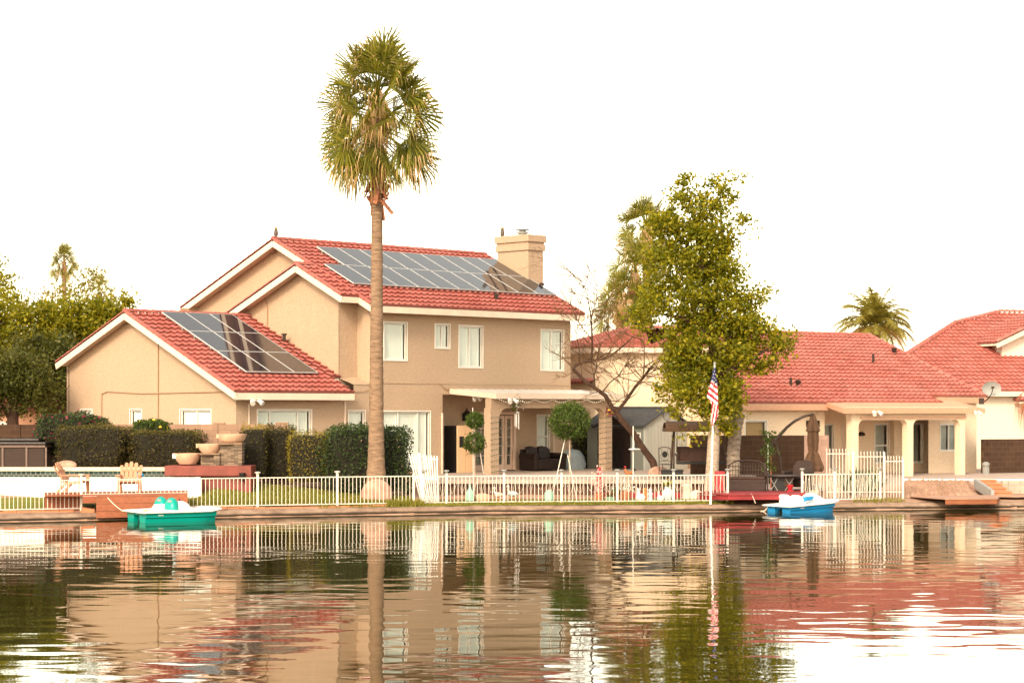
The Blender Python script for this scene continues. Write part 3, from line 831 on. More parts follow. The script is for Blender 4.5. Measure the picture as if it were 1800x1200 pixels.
def arch(x, sgn):
    pts = [(x, 0, bmz0)]
    n = 7; r = .42
    arc = [(x + sgn * r * (1 - math.cos(math.pi / 2 * i / n)), -2.15, bmz0 - r + r * math.sin(math.pi / 2 * i / n)) for i in range(n + 1)]
    be.prism([(x, -2.148, bmz0)] + [(p[0], -2.148, p[2]) for p in arc[:-1]] + [(x + sgn * r, -2.148, bmz0)], (0, .286, 0))
PC0, PC1 = (.30, .72), (6.28, 6.66)
arch(PC0[1], 1); arch(PC1[0], -1)
be.box(6.34, 6.60, -1.86, .9, bmz0, bmz1)
be.build('beam', M['stucco'], house, bevel=.015)
def wire_wrap(parent, cx, cy, hw_, z0, z1, turns):
    m = MB(); pts = []
    for k in range(turns * 4 + 1):
        a = k % 4; z = z0 + (z1 - z0) * k / (turns * 4) + random.uniform(-.02, .02)
        sx, sy = ((-1, -1), (1, -1), (1, 1), (-1, 1))[a]
        pts.append((cx + sx * (hw_ + .012), cy + sy * (hw_ + .012), z))
    m.tube(pts, .009, 4)
    o = m.build('light_string', M['wire'], parent)
    b = MB()
    for k in range(turns * 4):
        p, q = Vector(pts[k]), Vector(pts[k + 1])
        for t in (.25, .5, .75):
            c = p.lerp(q, t); b.ball((c.x, c.y, c.z - .015), .012, n=5, m=4)
    b.build('bulbs', M['bulb'], o)
for a, b in (PC0, PC1):
    m = MB(); m.box(a, b, -2.15, -1.86 + .05, FL, bmz0 + .002)
    c = m.build('column', M['stucco'], house, bevel=.012)
    wire_wrap(c, (a + b) / 2, -1.98, .19, FL + .15, bmz0 - .15, 11)
flood(house, (1.0, -2.43, 3.42), 1.1)
flood(house, (px0 + .35, -.9, 3.50), .9)
# string of party lights along the patio roof edge
sl_ = MB(); pts = []; bl = MB()
for i in range(61):
    t = i / 60; x = px0 + .1 + (px1 - px0 - .5) * t
    pts.append((x, -2.44, pz1 - .16 - .10 * abs(math.sin(t * math.pi * 7)) ** 1.2))
sl_.tube(pts, .008, 4)
for p in pts: bl.ball((p[0], p[1], p[2] - .035), .02, n=6, m=4)
sto = sl_.build('light_string', M['wire'], pco); bl.build('bulbs', M['bulb'], sto)

# ------------------------------------------------------------------ the single-storey neighbour house
N = Frame(1300, 74, 35)
nb = empty('single_storey_house', 'cream single-storey house with long salmon tile roof and arched back porch', 'house', N.loc(), N.th)
NF = .45
nw = MB()
NE, NK, NyR = 3.30, .40, 6.8
def zn(y): return NE + NK * (y + .4)
NzR = zn(NyR)
xA0, xA1, xN = 4.2, 10.45, 13.2
nwin = (.27, 1.32, 1.5, 2.66)
wall_panel(nw, [(-.02, .1), (xA0, .1), (xA0, zn(0) - .1), (-.02, zn(0) - .1)], [rect(*nwin)], front(0))
nr = (N.onY(1653, 746, .7)[0], N.onY(1685, 746, .7)[0], 1.44, 2.48)
wall_panel(nw, [(xA1, .1), (xN, .1), (xN, zn(.7) - .1), (xA1, zn(.7) - .1)], [rect(*nr)], front(.7))
def aX(px): return N.onY(px, 740, 2.0)[0]
al = [(aX(1449), aX(1465), .75, 2.5), (aX(1538), aX(1562), .95, 2.5), (aX(1580), aX(1590), .95, 2.5), (aX(1604), aX(1622), .95, 2.5)]
adr = (aX(1477), aX(1500), NF + .02, 2.5)
wall_panel(nw, [(xA0, .1), (xN, .1), (xN, zn(2) - .1), (xA0, zn(2) - .1)], [rect(*q) for q in al] + [rect(*adr)], front(2.0))
nw.box(xA0 - .1, xA0 - .002, .002, 2, .1, 3.3); nw.box(12.6, 12.7, .75, 2, .1, 3.5)
nw.box(xN - .1, xN, .702, 12, .1, 3.5); nw.box(8.3, xN, 12, 12.1, .1, 3.6); nw.add([(0, 0, .1), (8.4, 12, .1), (8.4, 12, 3.5), (4.76, NyR, NzR - .15), (0, 0, 3.3)], [(0, 1, 2, 3, 4)])
nw.add([(xN - .01, .7, 3.4), (xN - .01, 12, 3.4), (xN - .01, NyR, NzR - .15)], [(0, 1, 2)])
nw.box(xA0 - .1, xA1 + .05, -1.3, 2.0, 3.13, 3.17)
# buttress between the alcove windows
for a, b in ((aX(1564), aX(1578)),): nw.box(a, b, 1.75, 2.0, NF, 3.1)
nw.build('wall', M['stucco_light'], nb)
wfr = window(nb, front(0), *nwin, fill='bamboo')
window(nb, front(.7), *nr, mull=(.5,), fill='blind')
for i, q in enumerate(al): window(nb, front(2.0), *q, fill='blind', trans=((.45,) if i == 1 else ()))
# security door with a sunburst of bars
sdm = MB(front(2.0)); a0, a1, b0, b1 = adr
sdm.box(a0, a0 + .06, b0, b1, -.06, .0); sdm.box(a1 - .06, a1, b0, b1, -.06, .0); sdm.box(a0 + .06, a1 - .06, b1 - .06, b1, -.06, 0); sdm.box(a0 + .06, a1 - .06, b0, b0 + .08, -.06, 0)
for k in range(9):
    t = math.pi * k / 8; cx = (a0 + a1) / 2
    sdm.bar((cx, b0 + .75, -.03), (cx + (a1 - a0) * .42 * math.cos(t), b0 + .75 + 1.15 * math.sin(t) * .98, -.03), .015)
sdo = sdm.build('security_door', M['stucco_light'], nb)
sdp = MB(front(2.0)); sdp.box(a0 + .02, a1 - .02, b0 + .02, b1 - .02, -.12, -.1); sdp.build('door_leaf', M['fascia'], sdo)
nl = MB(); lx2 = N.onY(1513, 753, 1.98)[0]; nl.lathe([(.05, -.02), (.14, 0), (.15, .05), (.10, .12), (.02, .15)], (lx2, 1.93, 2.05), 12); nl.build('wall_lamp', M['metal_dark'], nb)
vn = MB(front(0)); vn.box(3.26, 3.93, 2.42, 2.66, -.0, .02)
for i in range(6): vn.box(3.28, 3.91, 2.44 + i * .035, 2.455 + i * .035, .021, .045)
vn.build('wall_vent', M['metal_dark'], nb)
nrf = MB(); ss_ = Vector((0, 1, NK)).normalized(); q_ = math.hypot(1, NK)
xr = xN + .15
NC = [((-.35, -.4, 0), (-.82, .574, 0))]     # the left end of the house is cut off at a slant
tiles(nrf, (-.35, -.4, zn(-.4)), (1, 0, 0), ss_, xA0 + .5 + .35, q_ * (NyR + .4), amp=.05, clips=NC)
tiles(nrf, (xA0 + .5, .30, zn(.30)), (1, 0, 0), ss_, xr - xA0 - .5, q_ * (NyR - .30), amp=.05)
tiles(nrf, (xA0 + .3, -.35, zn(-.35)), (1, 0, 0), ss_, 5.6, q_ * .66, amp=.05)
tiles(nrf, (xr, 12.6, NzR - NK * (12.6 - NyR)), (-1, 0, 0), Vector((0, -1, NK)), xr + .35, q_ * (12.6 - NyR), clips=NC)
caps(nrf, (4.7, NyR, NzR + .03), (xr, NyR, NzR + .03)); caps(nrf, (xr - .04, .30, zn(.3) + .03), (xr - .04, NyR, NzR + .03), .11, .09); caps(nrf, (xr - .04, 12.5, NzR - NK * 5.7 + .03), (xr - .04, NyR, NzR + .03), .11, .09)
nro = nrf.build('roof', M['tile_far'], nb)
for px, py in ((1390, 672), (1403, 676), (1535, 632), (1572, 622)):
    pass
def onN(px, py):
    r = np.array([(px - 900) / F, 1.0, (HOR - py) / F]); a = r[:2] @ N.v; b = N.O @ N.v
    t = (NE + NK * (-b + .4) - CZ) / (r[2] - NK * a); P = r[:2] * t - N.O
    return float(P @ N.u), float(P @ N.v)
rv2 = MB()
for px, py, h in ((1390, 680, .32), (1403, 680, .2), (1535, 640, .38), (1572, 624, .25)):
    x, y = onN(px, py)
    rv2.lathe([(.10, -.05), (.05, .0), (.05, h), (.02, h + .01)] if h > .3 else [(.12, -.05), (.07, .05), (.12, h), (.05, h + .04)], (x, y, zn(y) + .03), 8)
rv2.build('roof_vent', M['metal_dark'], nro)
nd_ = MB()
slab(nd_, [(-.30, -.38, zn(-.38) - .03), (xA0 + .45, -.38, zn(-.38) - .03), (xA0 + .45, 6.4, zn(6.4) - .03)], .1)
slab(nd_, [(xA0 + .46, .32, zn(.32) - .03), (xr - .03, .32, zn(.32) - .03), (xr - .03, NyR, NzR - .03), (xA0 + .46, NyR, NzR - .03)], .1)
slab(nd_, [(8.6, 12.55, NzR - NK * (12.55 - NyR) - .03), (xr - .03, 12.55, NzR - NK * (12.55 - NyR) - .03), (xr - .03, NyR, NzR - .03), (4.75, NyR, NzR - .03)], .1)
nd_.build('roof_deck', M['fascia'], nb)
nfa = MB(); nfa.bar((-.35, -.41, NE - .15), (xA0 + .5, -.41, NE - .15), .04, .22); nfa.bar((xA0 + .52, .29, zn(.3) - .15), (xr, .29, zn(.3) - .15), .04, .22)
nfa.build('fascia', M['stucco_peach'], nb)
# porch: sloping roof on three arched posts
npc = MB(); py0 = -1.35
pa, pb = 3.75, 11.15
npc.prism([(pa + .3, .25, 3.42), (pb, .25, 3.42), (pb, py0 - .2, 3.05), (pa - .05, py0 - .2, 3.05)], (0, 0, .05))
npr = npc.build('porch_roof', M['stucco_peach'], nb)
npf = MB(); npf.box(pa - .08, pb + .02, py0 - .24, py0 - .202, 2.92, 3.10); npf.prism([(pa - .06, py0 - .2, 2.92), (pa + .28, .24, 3.28), (pa + .28, .24, 3.46), (pa - .06, py0 - .2, 3.10)], (.04, 0, 0))
npf.prism([(pb, py0 - .2, 2.92), (pb, .24, 3.28), (pb, .24, 3.46), (pb, py0 - .2, 3.10)], (.03, 0, 0)); npf.build('fascia', M['stucco_peach'], npr)
nbm = MB(); nbm.box(4.25, 10.35, py0, py0 + .28, 2.68, 2.93)
cxs = [(4.28, 4.62), (7.18, 7.48), (10.02, 10.30)]
for i, (a, b) in enumerate(cxs):
    for x, sg in ((a, -1), (b, 1)):
        if (i == 0 and sg < 0) or (i == 2 and sg > 0): continue
        r = .26; arc = [(x + sg * r * (1 - math.cos(math.pi / 2 * k / 6)), py0 + .002, 2.68 - r + r * math.sin(math.pi / 2 * k / 6)) for k in range(7)]
        nbm.prism([(x, py0 + .002, 2.68)] + arc[:-1] + [(x + sg * r, py0 + .002, 2.68)], (0, .27, 0))
nbm.build('beam', M['stucco_light'], nb)
rl_ = MB(); rl_.box(4.7, 10.3, py0 - .07, py0 - .003, 2.74, 2.80); rl_.build('blind_roll', M['stucco_peach'], nb)
for a, b in cxs:
    m = MB(); m.box(a, b, py0, py0 + .28, .2, 2.681); m.build('column', M['stucco_light'], nb)
flood(nb, (5.2, py0 - .26, 2.98), 1.1); flood(nb, (10.6, py0 - .26, 2.98), .9)
dsh = MB()
# satellite dish at the right corner of the roof
# tall bay wing behind the bare tree
bA, bB, bC, bD = W(975, 700, 84.5), W(1046, 700, 80.8), W(1143, 700, 80.8), W(1275, 700, 81.6)
bE, bF = W(1315, 700, 89), W(960, 700, 91)
inv = Matrix.Translation(Vector(N.loc())) @ Matrix.Rotation(N.th, 4, 'Z'); inv = inv.inverted()
def toN(p, z): return inv @ Vector((p[0], p[1], z))
wg = MB(); ring = [bA, bB, bC, bD, bE, bF]
for i in range(6):
    p, q = ring[i], ring[(i + 1) % 6]
    wg.add([toN(p, .1), toN(q, .1), toN(q, 5.47), toN(p, 5.47)], [(0, 1, 2, 3)])
wing = wg.build('wing', M['stucco_light'], nb)
cen = Vector((sum(p.x for p in ring) / 6, sum(p.y for p in ring) / 6, 0))
wr = MB(); out = [cen + (Vector((p.x, p.y, 0)) - cen) * 1.10 for p in ring]
r0 = W(1108, 600, 85.2); r1 = W(1225, 600, 85.8)
ez, rz_ = 5.52, 6.43
for i in range(6):
    p, q = out[i], out[(i + 1) % 6]
    rl, rr_ = (r0, r0) if i in (0, 4, 5) and i != 4 else ((r0, r1) if i == 1 else ((r1, r1) if i in (2, 3) else (r1, r0)))
    P0, P1 = toN(p, ez), toN(q, ez); T0 = toN(rl, rz_); T1 = toN(rr_, rz_)
    e = (P1 - P0).normalized(); mid = (T0 + T1) / 2; s_ = mid - P0; s_ = (s_ - e * s_.dot(e)); ln = s_.length; s_.normalize()
    nrm = e.cross(s_)
    cl = []
    c0n = (T0 - P0).cross(nrm); c1n = (P1 - T1).cross(nrm)
    if c0n.dot(P1 - P0) > 0: c0n = -c0n
    if c1n.dot(P0 - P1) > 0: c1n = -c1n
    tiles(wr, P0 - e * .0, e, s_, (P1 - P0).length, ln, clips=[(P0, c0n), (P1, c1n)])
    caps(wr, P0 + Vector((0, 0, .03)), T0 + Vector((0, 0, .03)), .1, .08)
if True: caps(wr, toN(r0, rz_ + .03), toN(r1, rz_ + .03))
wr.build('wing_roof', M['tile_far'], nb)
wf = MB()
for i in range(6):
    p, q = toN(out[i], ez - .13), toN(out[(i + 1) % 6], ez - .13); wf.bar(p, q, .04, .2)
    wf.add([toN(out[i], ez - .2), toN(out[(i + 1) % 6], ez - .2), toN(ring[(i + 1) % 6], ez - .2), toN(ring[i], ez - .2)], [(0, 1, 2, 3)])
wf.build('wing_fascia', M['fascia'], nb)
lr = MB(); p = toN(W(960, 680, 84.5), Z(676, 84.5)); q = toN(W(1040, 676, 80.6), Z(672, 80.6))
e = (q - p).normalized(); s_ = Vector((-e.y, e.x, .5)).normalized()
tiles(lr, p, e, s_, (q - p).length, .75); lr.build('lower_roof', M['tile_far'], nb)

dish = empty('satellite_dish', 'grey satellite dish on a bent arm at the corner of the cream house', 'satellite dish', tuple(W(1743, 683, 79.5)), 0)
dm = MB(); seg = 20; vs = [(0, .10, 0)]; fs = []
for j, (r, b) in enumerate(((.17, .075), (.30, .03), (.375, -.02))):
    for k in range(seg):
        t = 2 * math.pi * k / seg; vs.append((r * math.cos(t), b - r * .0, r * .76 * math.sin(t)))
for k in range(seg):
    fs.append((0, 1 + k, 1 + (k + 1) % seg))
    for j in range(2): fs.append((1 + j * seg + k, 1 + j * seg + (k + 1) % seg, 1 + (j + 1) * seg + (k + 1) % seg, 1 + (j + 1) * seg + k))
dm.add(vs, fs); do = dm.build('reflector', M['grey'], dish, smooth=True)
am = MB(); am.tube([(0, .12, 0), (0, .15, -.25), (-.16, .2, -.45), (-.28, .25, -.52)], .028, 8); am.box(-.42, -.24, .2, .34, -.6, -.36); am.build('mounting_arm', M['metal_dark'], dish)
fm = MB(); fm.tube([(-.04, .05, -.28), (-.04, -.28, -.12), (-.04, -.36, .02)], .016, 6); fm.box(-.09, .01, -.42, -.32, 0, .09); fm.build('feed_arm', M['metal_dark'], dish)

# ------------------------------------------------------------------ far right house
RH = empty('distant_tiled_house', 'pale house with steep salmon tile roof beyond the satellite dish', 'house', (X(1770, 92), 92, 0), R(18))
RHm = Matrix.Translation(Vector((X(1770, 92), 92, 0))) @ Matrix.Rotation(R(18), 4, 'Z'); RHi = RHm.inverted()
def rw(p): return RHi @ Vector(p)
RK = .50; RZ = 3.88
n_w = RHm.to_3x3() @ Vector((0, -RK, 1)); o_w = RHm @ Vector((0, -.4, RZ))
cw = Vector((0, 0, CZ))
def onR(px, py):
    d = Vector(((px - 900) / F, 1.0, (HOR - py) / F)); t = (o_w - cw).dot(n_w) / d.dot(n_w)
    return RHi @ (cw + d * t)
h0, h1, h2 = onR(1612, 612), onR(1680, 568), onR(1757, 549)
hm1 = h0 + (h0 - h1) * 1.2
rr = MB(); sR = Vector((0, 1, RK)).normalized()
def clipn(p, q):
    d = Vector((q.x - p.x, q.y - p.y, 0)); n = Vector((-d.y, d.x, 0)); return n if n.dot(Vector((12, -4, 0)) - p) < 0 else -n
tiles(rr, (-9, -.4, RZ), (1, 0, 0), sR, 22, math.hypot(1, RK) * (h2.y + .4), clips=[(h0, clipn(h0, h1)), (h1, clipn(h1, h2))], amp=.05)
up = Vector((0, 0, .04))
caps(rr, hm1 + up, h1 + up, .13, .11); caps(rr, h1 + up, h2 + up, .13, .11); caps(rr, h2 + up, Vector((14, h2.y, h2.z)) + up, .13, .11)
rr.build('roof', M['tile_far'], RH)
rwm = MB(); rwm.box(-8, .9, 0, .1, .1, RZ + .05)
rwm.box(h2.x + .5, 12, h2.y, h2.y + .1, .1, h2.z - .3)
# projecting wing with a rake rising to the right, and the raised gable above it
pk = 3.6
rwm.prism([(.9, -.9, .1), (6.4, -.9, .1), (6.4, -.9, 3.6), (pk, -.9, 5.0), (.9, -.9, 3.62)], (0, 3, 0))
u0 = onR(1761, 627); u1 = u0 + Vector((0, 0, 27 / F * 95))
rwm.prism([(u0.x, u0.y, u0.z - .4), (u0.x + 6, u0.y, u0.z - .4), (u0.x + 6, u0.y, u1.z + .05), (u0.x + 3, u0.y, u1.z + 1.35), (u0.x, u0.y, u1.z + .05)], (0, 2.5, 0))
rwm.build('wall', M['stucco_pale'], RH)
rg = MB(); rgf = MB()
for (xx, yy, zz, xp, zp, dep) in ((.9, -.9, 3.62, pk, 5.0, 3.2), (u0.x, u0.y, u1.z + .05, u0.x + 3, u1.z + 1.35, 3.0)):
    sl = (zp - zz) / (xp - xx)
    xo = xx - .55; zo = zz - .55 * sl
    ln = math.hypot(xp - xo, zp - zo)
    tiles(rg, (xo, yy - .4, zo + .12), (0, 1, 0), (xp - xo, 0, zp - zo), dep + .4, ln)
    tiles(rg, (2 * xp - xo, yy - .4, zo + .12), (0, 1, 0), (xo - xp, 0, zp - zo), dep + .4, ln)
    caps(rg, (xo, yy - .42, zo + .16), (xp, yy - .42, zp + .16), .12, .1); caps(rg, (2 * xp - xo, yy - .42, zo + .16), (xp, yy - .42, zp + .16), .12, .1)
    rgf.bar((xo, yy - .43, zo - .03), (xp, yy - .43, zp - .03), .05, .22); rgf.bar((2 * xp - xo, yy - .43, zo - .03), (xp, yy - .43, zp - .03), .05, .22)
    rgf.prism([(xo, yy - .4, zo + .06), (xp, yy - .4, zp + .06), (xp, yy + dep, zp + .06), (xo, yy + dep, zo + .06)], (0, 0, -.08))
rg.build('gable_roof', M['tile_far'], RH)
rgf.bar((-8, -.42, RZ - .12), (.9, -.42, RZ - .12), .04, .22); rgf.build('fascia', M['fascia'], RH)

# peach house glimpsed behind the trees at far left
ph = empty('peach_house', 'peach stucco house glimpsed under the dark trees at the left edge', 'house', (X(40, 95), 95, 0))
pw = MB(); pw.box(-6, 4.5, 0, 8, .3, 3.05); pw.build('wall', M['stucco_peach'], ph)
pr = MB(); tiles(pr, (-6.5, -.5, 3.0), (1, 0, 0), (0, 1, .35), 11.5, 4.8); tiles(pr, (5, 8.5, 3.0), (-1, 0, 0), (0, -1, .35), 11.5, 4.8); pr.build('roof', M['tile'], ph)
pn_ = MB(); pn_.box(-1.5, -.2, -.04, -.003, 1.2, 2.5); pn_.build('window', M['white'], ph)

# ------------------------------------------------------------------ garden walls, patio
def blockwall(name, label, p0, p1, z0, z1, mat, t=.16, steps=(), cat='block wall'):
    P, Q = Vector((p0[0], p0[1], 0)), Vector((p1[0], p1[1], 0)); L = (Q - P).length
    e = empty(name, label, cat, tuple(P), math.atan2(Q.y - P.y, Q.x - P.x))
    m = MB(); m.box(0, L, 0, t, z0, z1); m.build('wall_run', mat, e, bevel=.006)
    c = MB()
    for x0, x1, h in steps: c.box(x0 * L, x1 * L, -.012, t + .012, z1 + .002, z1 + h)
    for k in range(int(L / 3.2) + 1):
        c.box(k * 3.2 + .2, k * 3.2 + .56, -.03, -.002, z0, z1 + .004)
    c.build('pilaster', mat, e, bevel=.006)
    return e
def wp(px, d): return (X(px, d), d)
blockwall('block_wall', 'tan block garden wall behind the clipped hedges and stone fountain', wp(178, 66.1), wp(507, 66.1), .2, Z(745.5, 66.1), M['block'], steps=((.60, .66, .06), (.93, 1.0, .07)))
blockwall('block_wall', 'block wall behind the hot tub at the left edge, coloured dark for tree shade', wp(-160, 69), wp(100, 69), .2, Z(746, 69), M['block_dark'])  # tree shade is put into the darker block colour here
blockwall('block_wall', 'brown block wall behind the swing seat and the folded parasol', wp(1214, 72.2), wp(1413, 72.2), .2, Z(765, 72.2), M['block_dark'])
blockwall('block_wall', 'short pinkish end stretch of block wall right of the folded parasol', wp(1413.5, 72.2), wp(1457, 72.2), .2, Z(764.6, 72.2), block('pink_block', (0.42, 0.27, 0.215), (0.33, 0.22, 0.17)))
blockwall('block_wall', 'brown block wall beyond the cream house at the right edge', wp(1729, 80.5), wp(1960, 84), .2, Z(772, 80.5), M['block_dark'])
PZ = .78
pt = MB()
pt.prism([(*wp(736, 66.8), PZ), (*wp(1305, 66.8), PZ), (*wp(1330, 71.0), PZ), (*wp(1250, 80), PZ), (*wp(1000, 84), PZ), (*wp(760, 76), PZ), (*wp(722, 72), PZ)], (0, 0, -.12))
tag(pt.build('patio', M['concrete']), 'pinkish concrete patio slab of the two-storey house', kind='structure')
rt = empty('retaining_wall', 'low dark red block wall holding up the patio behind the fence', 'retaining wall', (X(736, 66.9), 66.9, 0))
rm = MB(); Lr = X(1305, 66.9) - X(736, 66.9); rm.box(0, Lr, 0, .16, .1, PZ - .122); rm.build('wall_run', M['block_face'], rt)
rm = MB(); rm.box(-.02, Lr + .02, -.20, .0, PZ - .125, PZ - .004); rm.build('coping', M['concrete'], rt, bevel=.01)

# ------------------------------------------------------------------ leaves, hedges, trees, palms
def leaves(C, size, r, asp=.5, up=.25, droop=0.0):
    """one four-cornered leaf per centre, loosely tilted"""
    C = np.asarray(C, dtype=float); n = len(C)
    nm = r.normal(size=(n, 3)); nm[:, 2] += up * 2; nm /= np.linalg.norm(nm, axis=1)[:, None]
    t = r.normal(size=(n, 3)); t[:, 2] -= droop; t -= nm * (t * nm).sum(1)[:, None]; t /= np.linalg.norm(t, axis=1)[:, None]
    b = np.cross(nm, t); L = size * r.uniform(.6, 1.35, (n, 1)); Wd = L * asp * r.uniform(.8, 1.2, (n, 1))
    V = np.stack([C - t * L * .5, C + b * Wd * .5 - t * L * .05, C + t * L * .5, C - b * Wd * .5 - t * L * .05], 1).reshape(-1, 3)
    return V, np.arange(4 * n).reshape(n, 4)
def hedge(name, label, cat, cx, cy, w, dp, z0, z1, mat, n=3200, size=.06, top=None, rz=0.0, rough=.07, flowers=None, group=None, rnd=.35, seed=1, flare=0.0):
    r = np.random.default_rng(seed)
    h = z1 - z0
    A = np.array([w * h, w * h, dp * h, dp * h, w * dp]); face = r.choice(5, n, p=A / A.sum())
    p = r.uniform(-1, 1, (n, 3))
    for k, (ax, sg) in enumerate(((1, -1), (1, 1), (0, -1), (0, 1), (2, 1))): p[face == k, ax] = sg
    # rounding of edges
    q = p.copy(); l4 = (np.abs(q) ** (2 / rnd * 1.2)).sum(1) ** (rnd / 2 / 1.2); q = q / np.maximum(l4, 1e-6)[:, None] ** 1.0
    lump = 1 + rough * (np.sin(q[:, 0] * 5.1 + seed) * np.cos(q[:, 2] * 4.3 + seed * 2) + np.sin(q[:, 1] * 4.0 + q[:, 0] * 7.0))
    q = q * (lump * r.uniform(.87, 1.08, n))[:, None]
    fl = 1 + flare * q[:, 2]
    C = np.stack([q[:, 0] * w / 2 * fl, q[:, 1] * dp / 2 * fl, (q[:, 2] + 1) * h / 2], 1)
    V, Q = leaves(C, size, r)
    mi = np.zeros(n, int)
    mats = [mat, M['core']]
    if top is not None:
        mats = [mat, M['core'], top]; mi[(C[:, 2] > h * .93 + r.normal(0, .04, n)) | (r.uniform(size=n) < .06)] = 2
    # dark solid core inside the leaf shell
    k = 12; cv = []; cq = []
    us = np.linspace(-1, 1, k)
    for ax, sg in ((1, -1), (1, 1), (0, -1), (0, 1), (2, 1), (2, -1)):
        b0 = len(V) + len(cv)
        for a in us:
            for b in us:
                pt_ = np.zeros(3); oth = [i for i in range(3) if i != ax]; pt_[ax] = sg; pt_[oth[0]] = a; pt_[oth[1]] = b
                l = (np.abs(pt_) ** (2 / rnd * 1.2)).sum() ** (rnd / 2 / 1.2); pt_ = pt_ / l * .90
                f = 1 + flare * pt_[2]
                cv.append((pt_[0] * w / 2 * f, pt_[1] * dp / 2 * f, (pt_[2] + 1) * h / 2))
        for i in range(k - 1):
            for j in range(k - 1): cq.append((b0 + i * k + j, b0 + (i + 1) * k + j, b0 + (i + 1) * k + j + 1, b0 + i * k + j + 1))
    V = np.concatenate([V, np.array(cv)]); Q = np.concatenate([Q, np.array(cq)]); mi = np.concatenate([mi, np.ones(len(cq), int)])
    if flowers:
        fm, nf, fs = flowers
        sel = C[(C[:, 2] > h * .35) & (C[:, 1] < .1)]; sel = sel[r.choice(len(sel), min(nf, len(sel)), replace=False)] * 1.03
        fv, fq = leaves(sel, fs, r, .9)
        Q = np.concatenate([Q, fq + len(V)]); V = np.concatenate([V, fv]); mi = np.concatenate([mi, np.full(len(fq), len(mats))]); mats = mats + [fm]
    o = mesh_np(name, V, Q, mats, mi, loc=(cx, cy, z0)); o.rotation_euler = (0, 0, rz)
    tag(o, label, cat, group)
    return o
def px_hedge(name, label, cat, p0, p1, yt, yb, d, dp, mat, **k):
    x0, x1 = X(p0, d), X(p1, d)
    return hedge(name, label, cat, (x0 + x1) / 2, d + dp / 2, x1 - x0, dp, Z(yb, d), Z(yt, d), mat, **k)

def crown_pts(blobs, n, r, clump=.32, per=26, lumpy=.8):
    """leaf centres gathered in clumps through ellipsoids [(x, y, z, rx, ry, rz, weight)]"""
    B = np.array(blobs, dtype=float); wt = B[:, 6] * (B[:, 3] * B[:, 4] * B[:, 5]) ** .67; wt /= wt.sum()
    out = []
    for i, bl in enumerate(B):
        k = max(1, int(n * wt[i] / per)); dr = r.normal(size=(k, 3)); dr /= np.linalg.norm(dr, axis=1)[:, None]
        rad = r.uniform(.25, 1.0, (k, 1)) ** .5 * (1 + .12 * r.normal(size=(k, 1)))
        c = bl[:3] + dr * rad * bl[3:6]
        s = clump * r.uniform(.45, 1.3, (k, 1, 1))
        q = r.normal(size=(k, per, 3)); q /= np.linalg.norm(q, axis=2)[:, :, None]
        pts = c[:, None, :] + q * (r.uniform(0, 1, (k, per, 1)) ** .45) * s * 1.75 * np.array([1, 1, .75])
        out.append(pts.reshape(-1, 3))
    return np.concatenate(out)
def tree(name, label, base, blobs, n, size, mat, trunk, bmat, clump=.32, per=26, seed=1, group=None, cat='tree', limbs=0, asp=.5, up=.25, droop=0.0):
    """base (x, y, z); blobs and trunk paths [(points, radii)] in world coordinates"""
    r = np.random.default_rng(seed); b = Vector(base)
    e = empty(name, label, cat, tuple(b), 0, group)
    C = crown_pts(blobs, n, r, clump, per) - np.array(b)
    V, Q = leaves(C, size, r, asp, up, droop); mesh_np('crown', V, Q, mat, parent=e)
    m = MB()
    for pts, rad in trunk: m.tube([Vector(p) - b for p in pts], rad, 9)
    if limbs:
        top = Vector(trunk[0][0][-1]) - b; rr = random.Random(seed)
        low = Vector(trunk[0][0][len(trunk[0][0]) // 2]) - b
        for k in range(limbs):
            bl = blobs[k % len(blobs)]
            q = Vector(bl[:3]) - b + Vector((rr.uniform(-.5, .5) * bl[3], rr.uniform(-.5, .5) * bl[4], rr.uniform(-.2, .6) * bl[5]))
            st = low.lerp(top, rr.uniform(.2, 1)); mid = st.lerp(q, .5) + Vector((rr.uniform(-.2, .2), rr.uniform(-.2, .2), .15))
            m.tube([st, mid, q], [trunk[0][1][-1] * .55, trunk[0][1][-1] * .35, .012], 6)
    if m.v: m.build('trunk', bmat, e, smooth=True)
    return e
def pb(px, py, rx, ry, d, dd=None, w=1.0, off=0.0):
    """an ellipsoid seen at (px, py) with radii in photo pixels, at depth d + off"""
    k = d / F
    return (X(px, d + off), d + off, Z(py, d + off), rx * k, (dd if dd else (rx + ry) / 2 * k), ry * k, w)

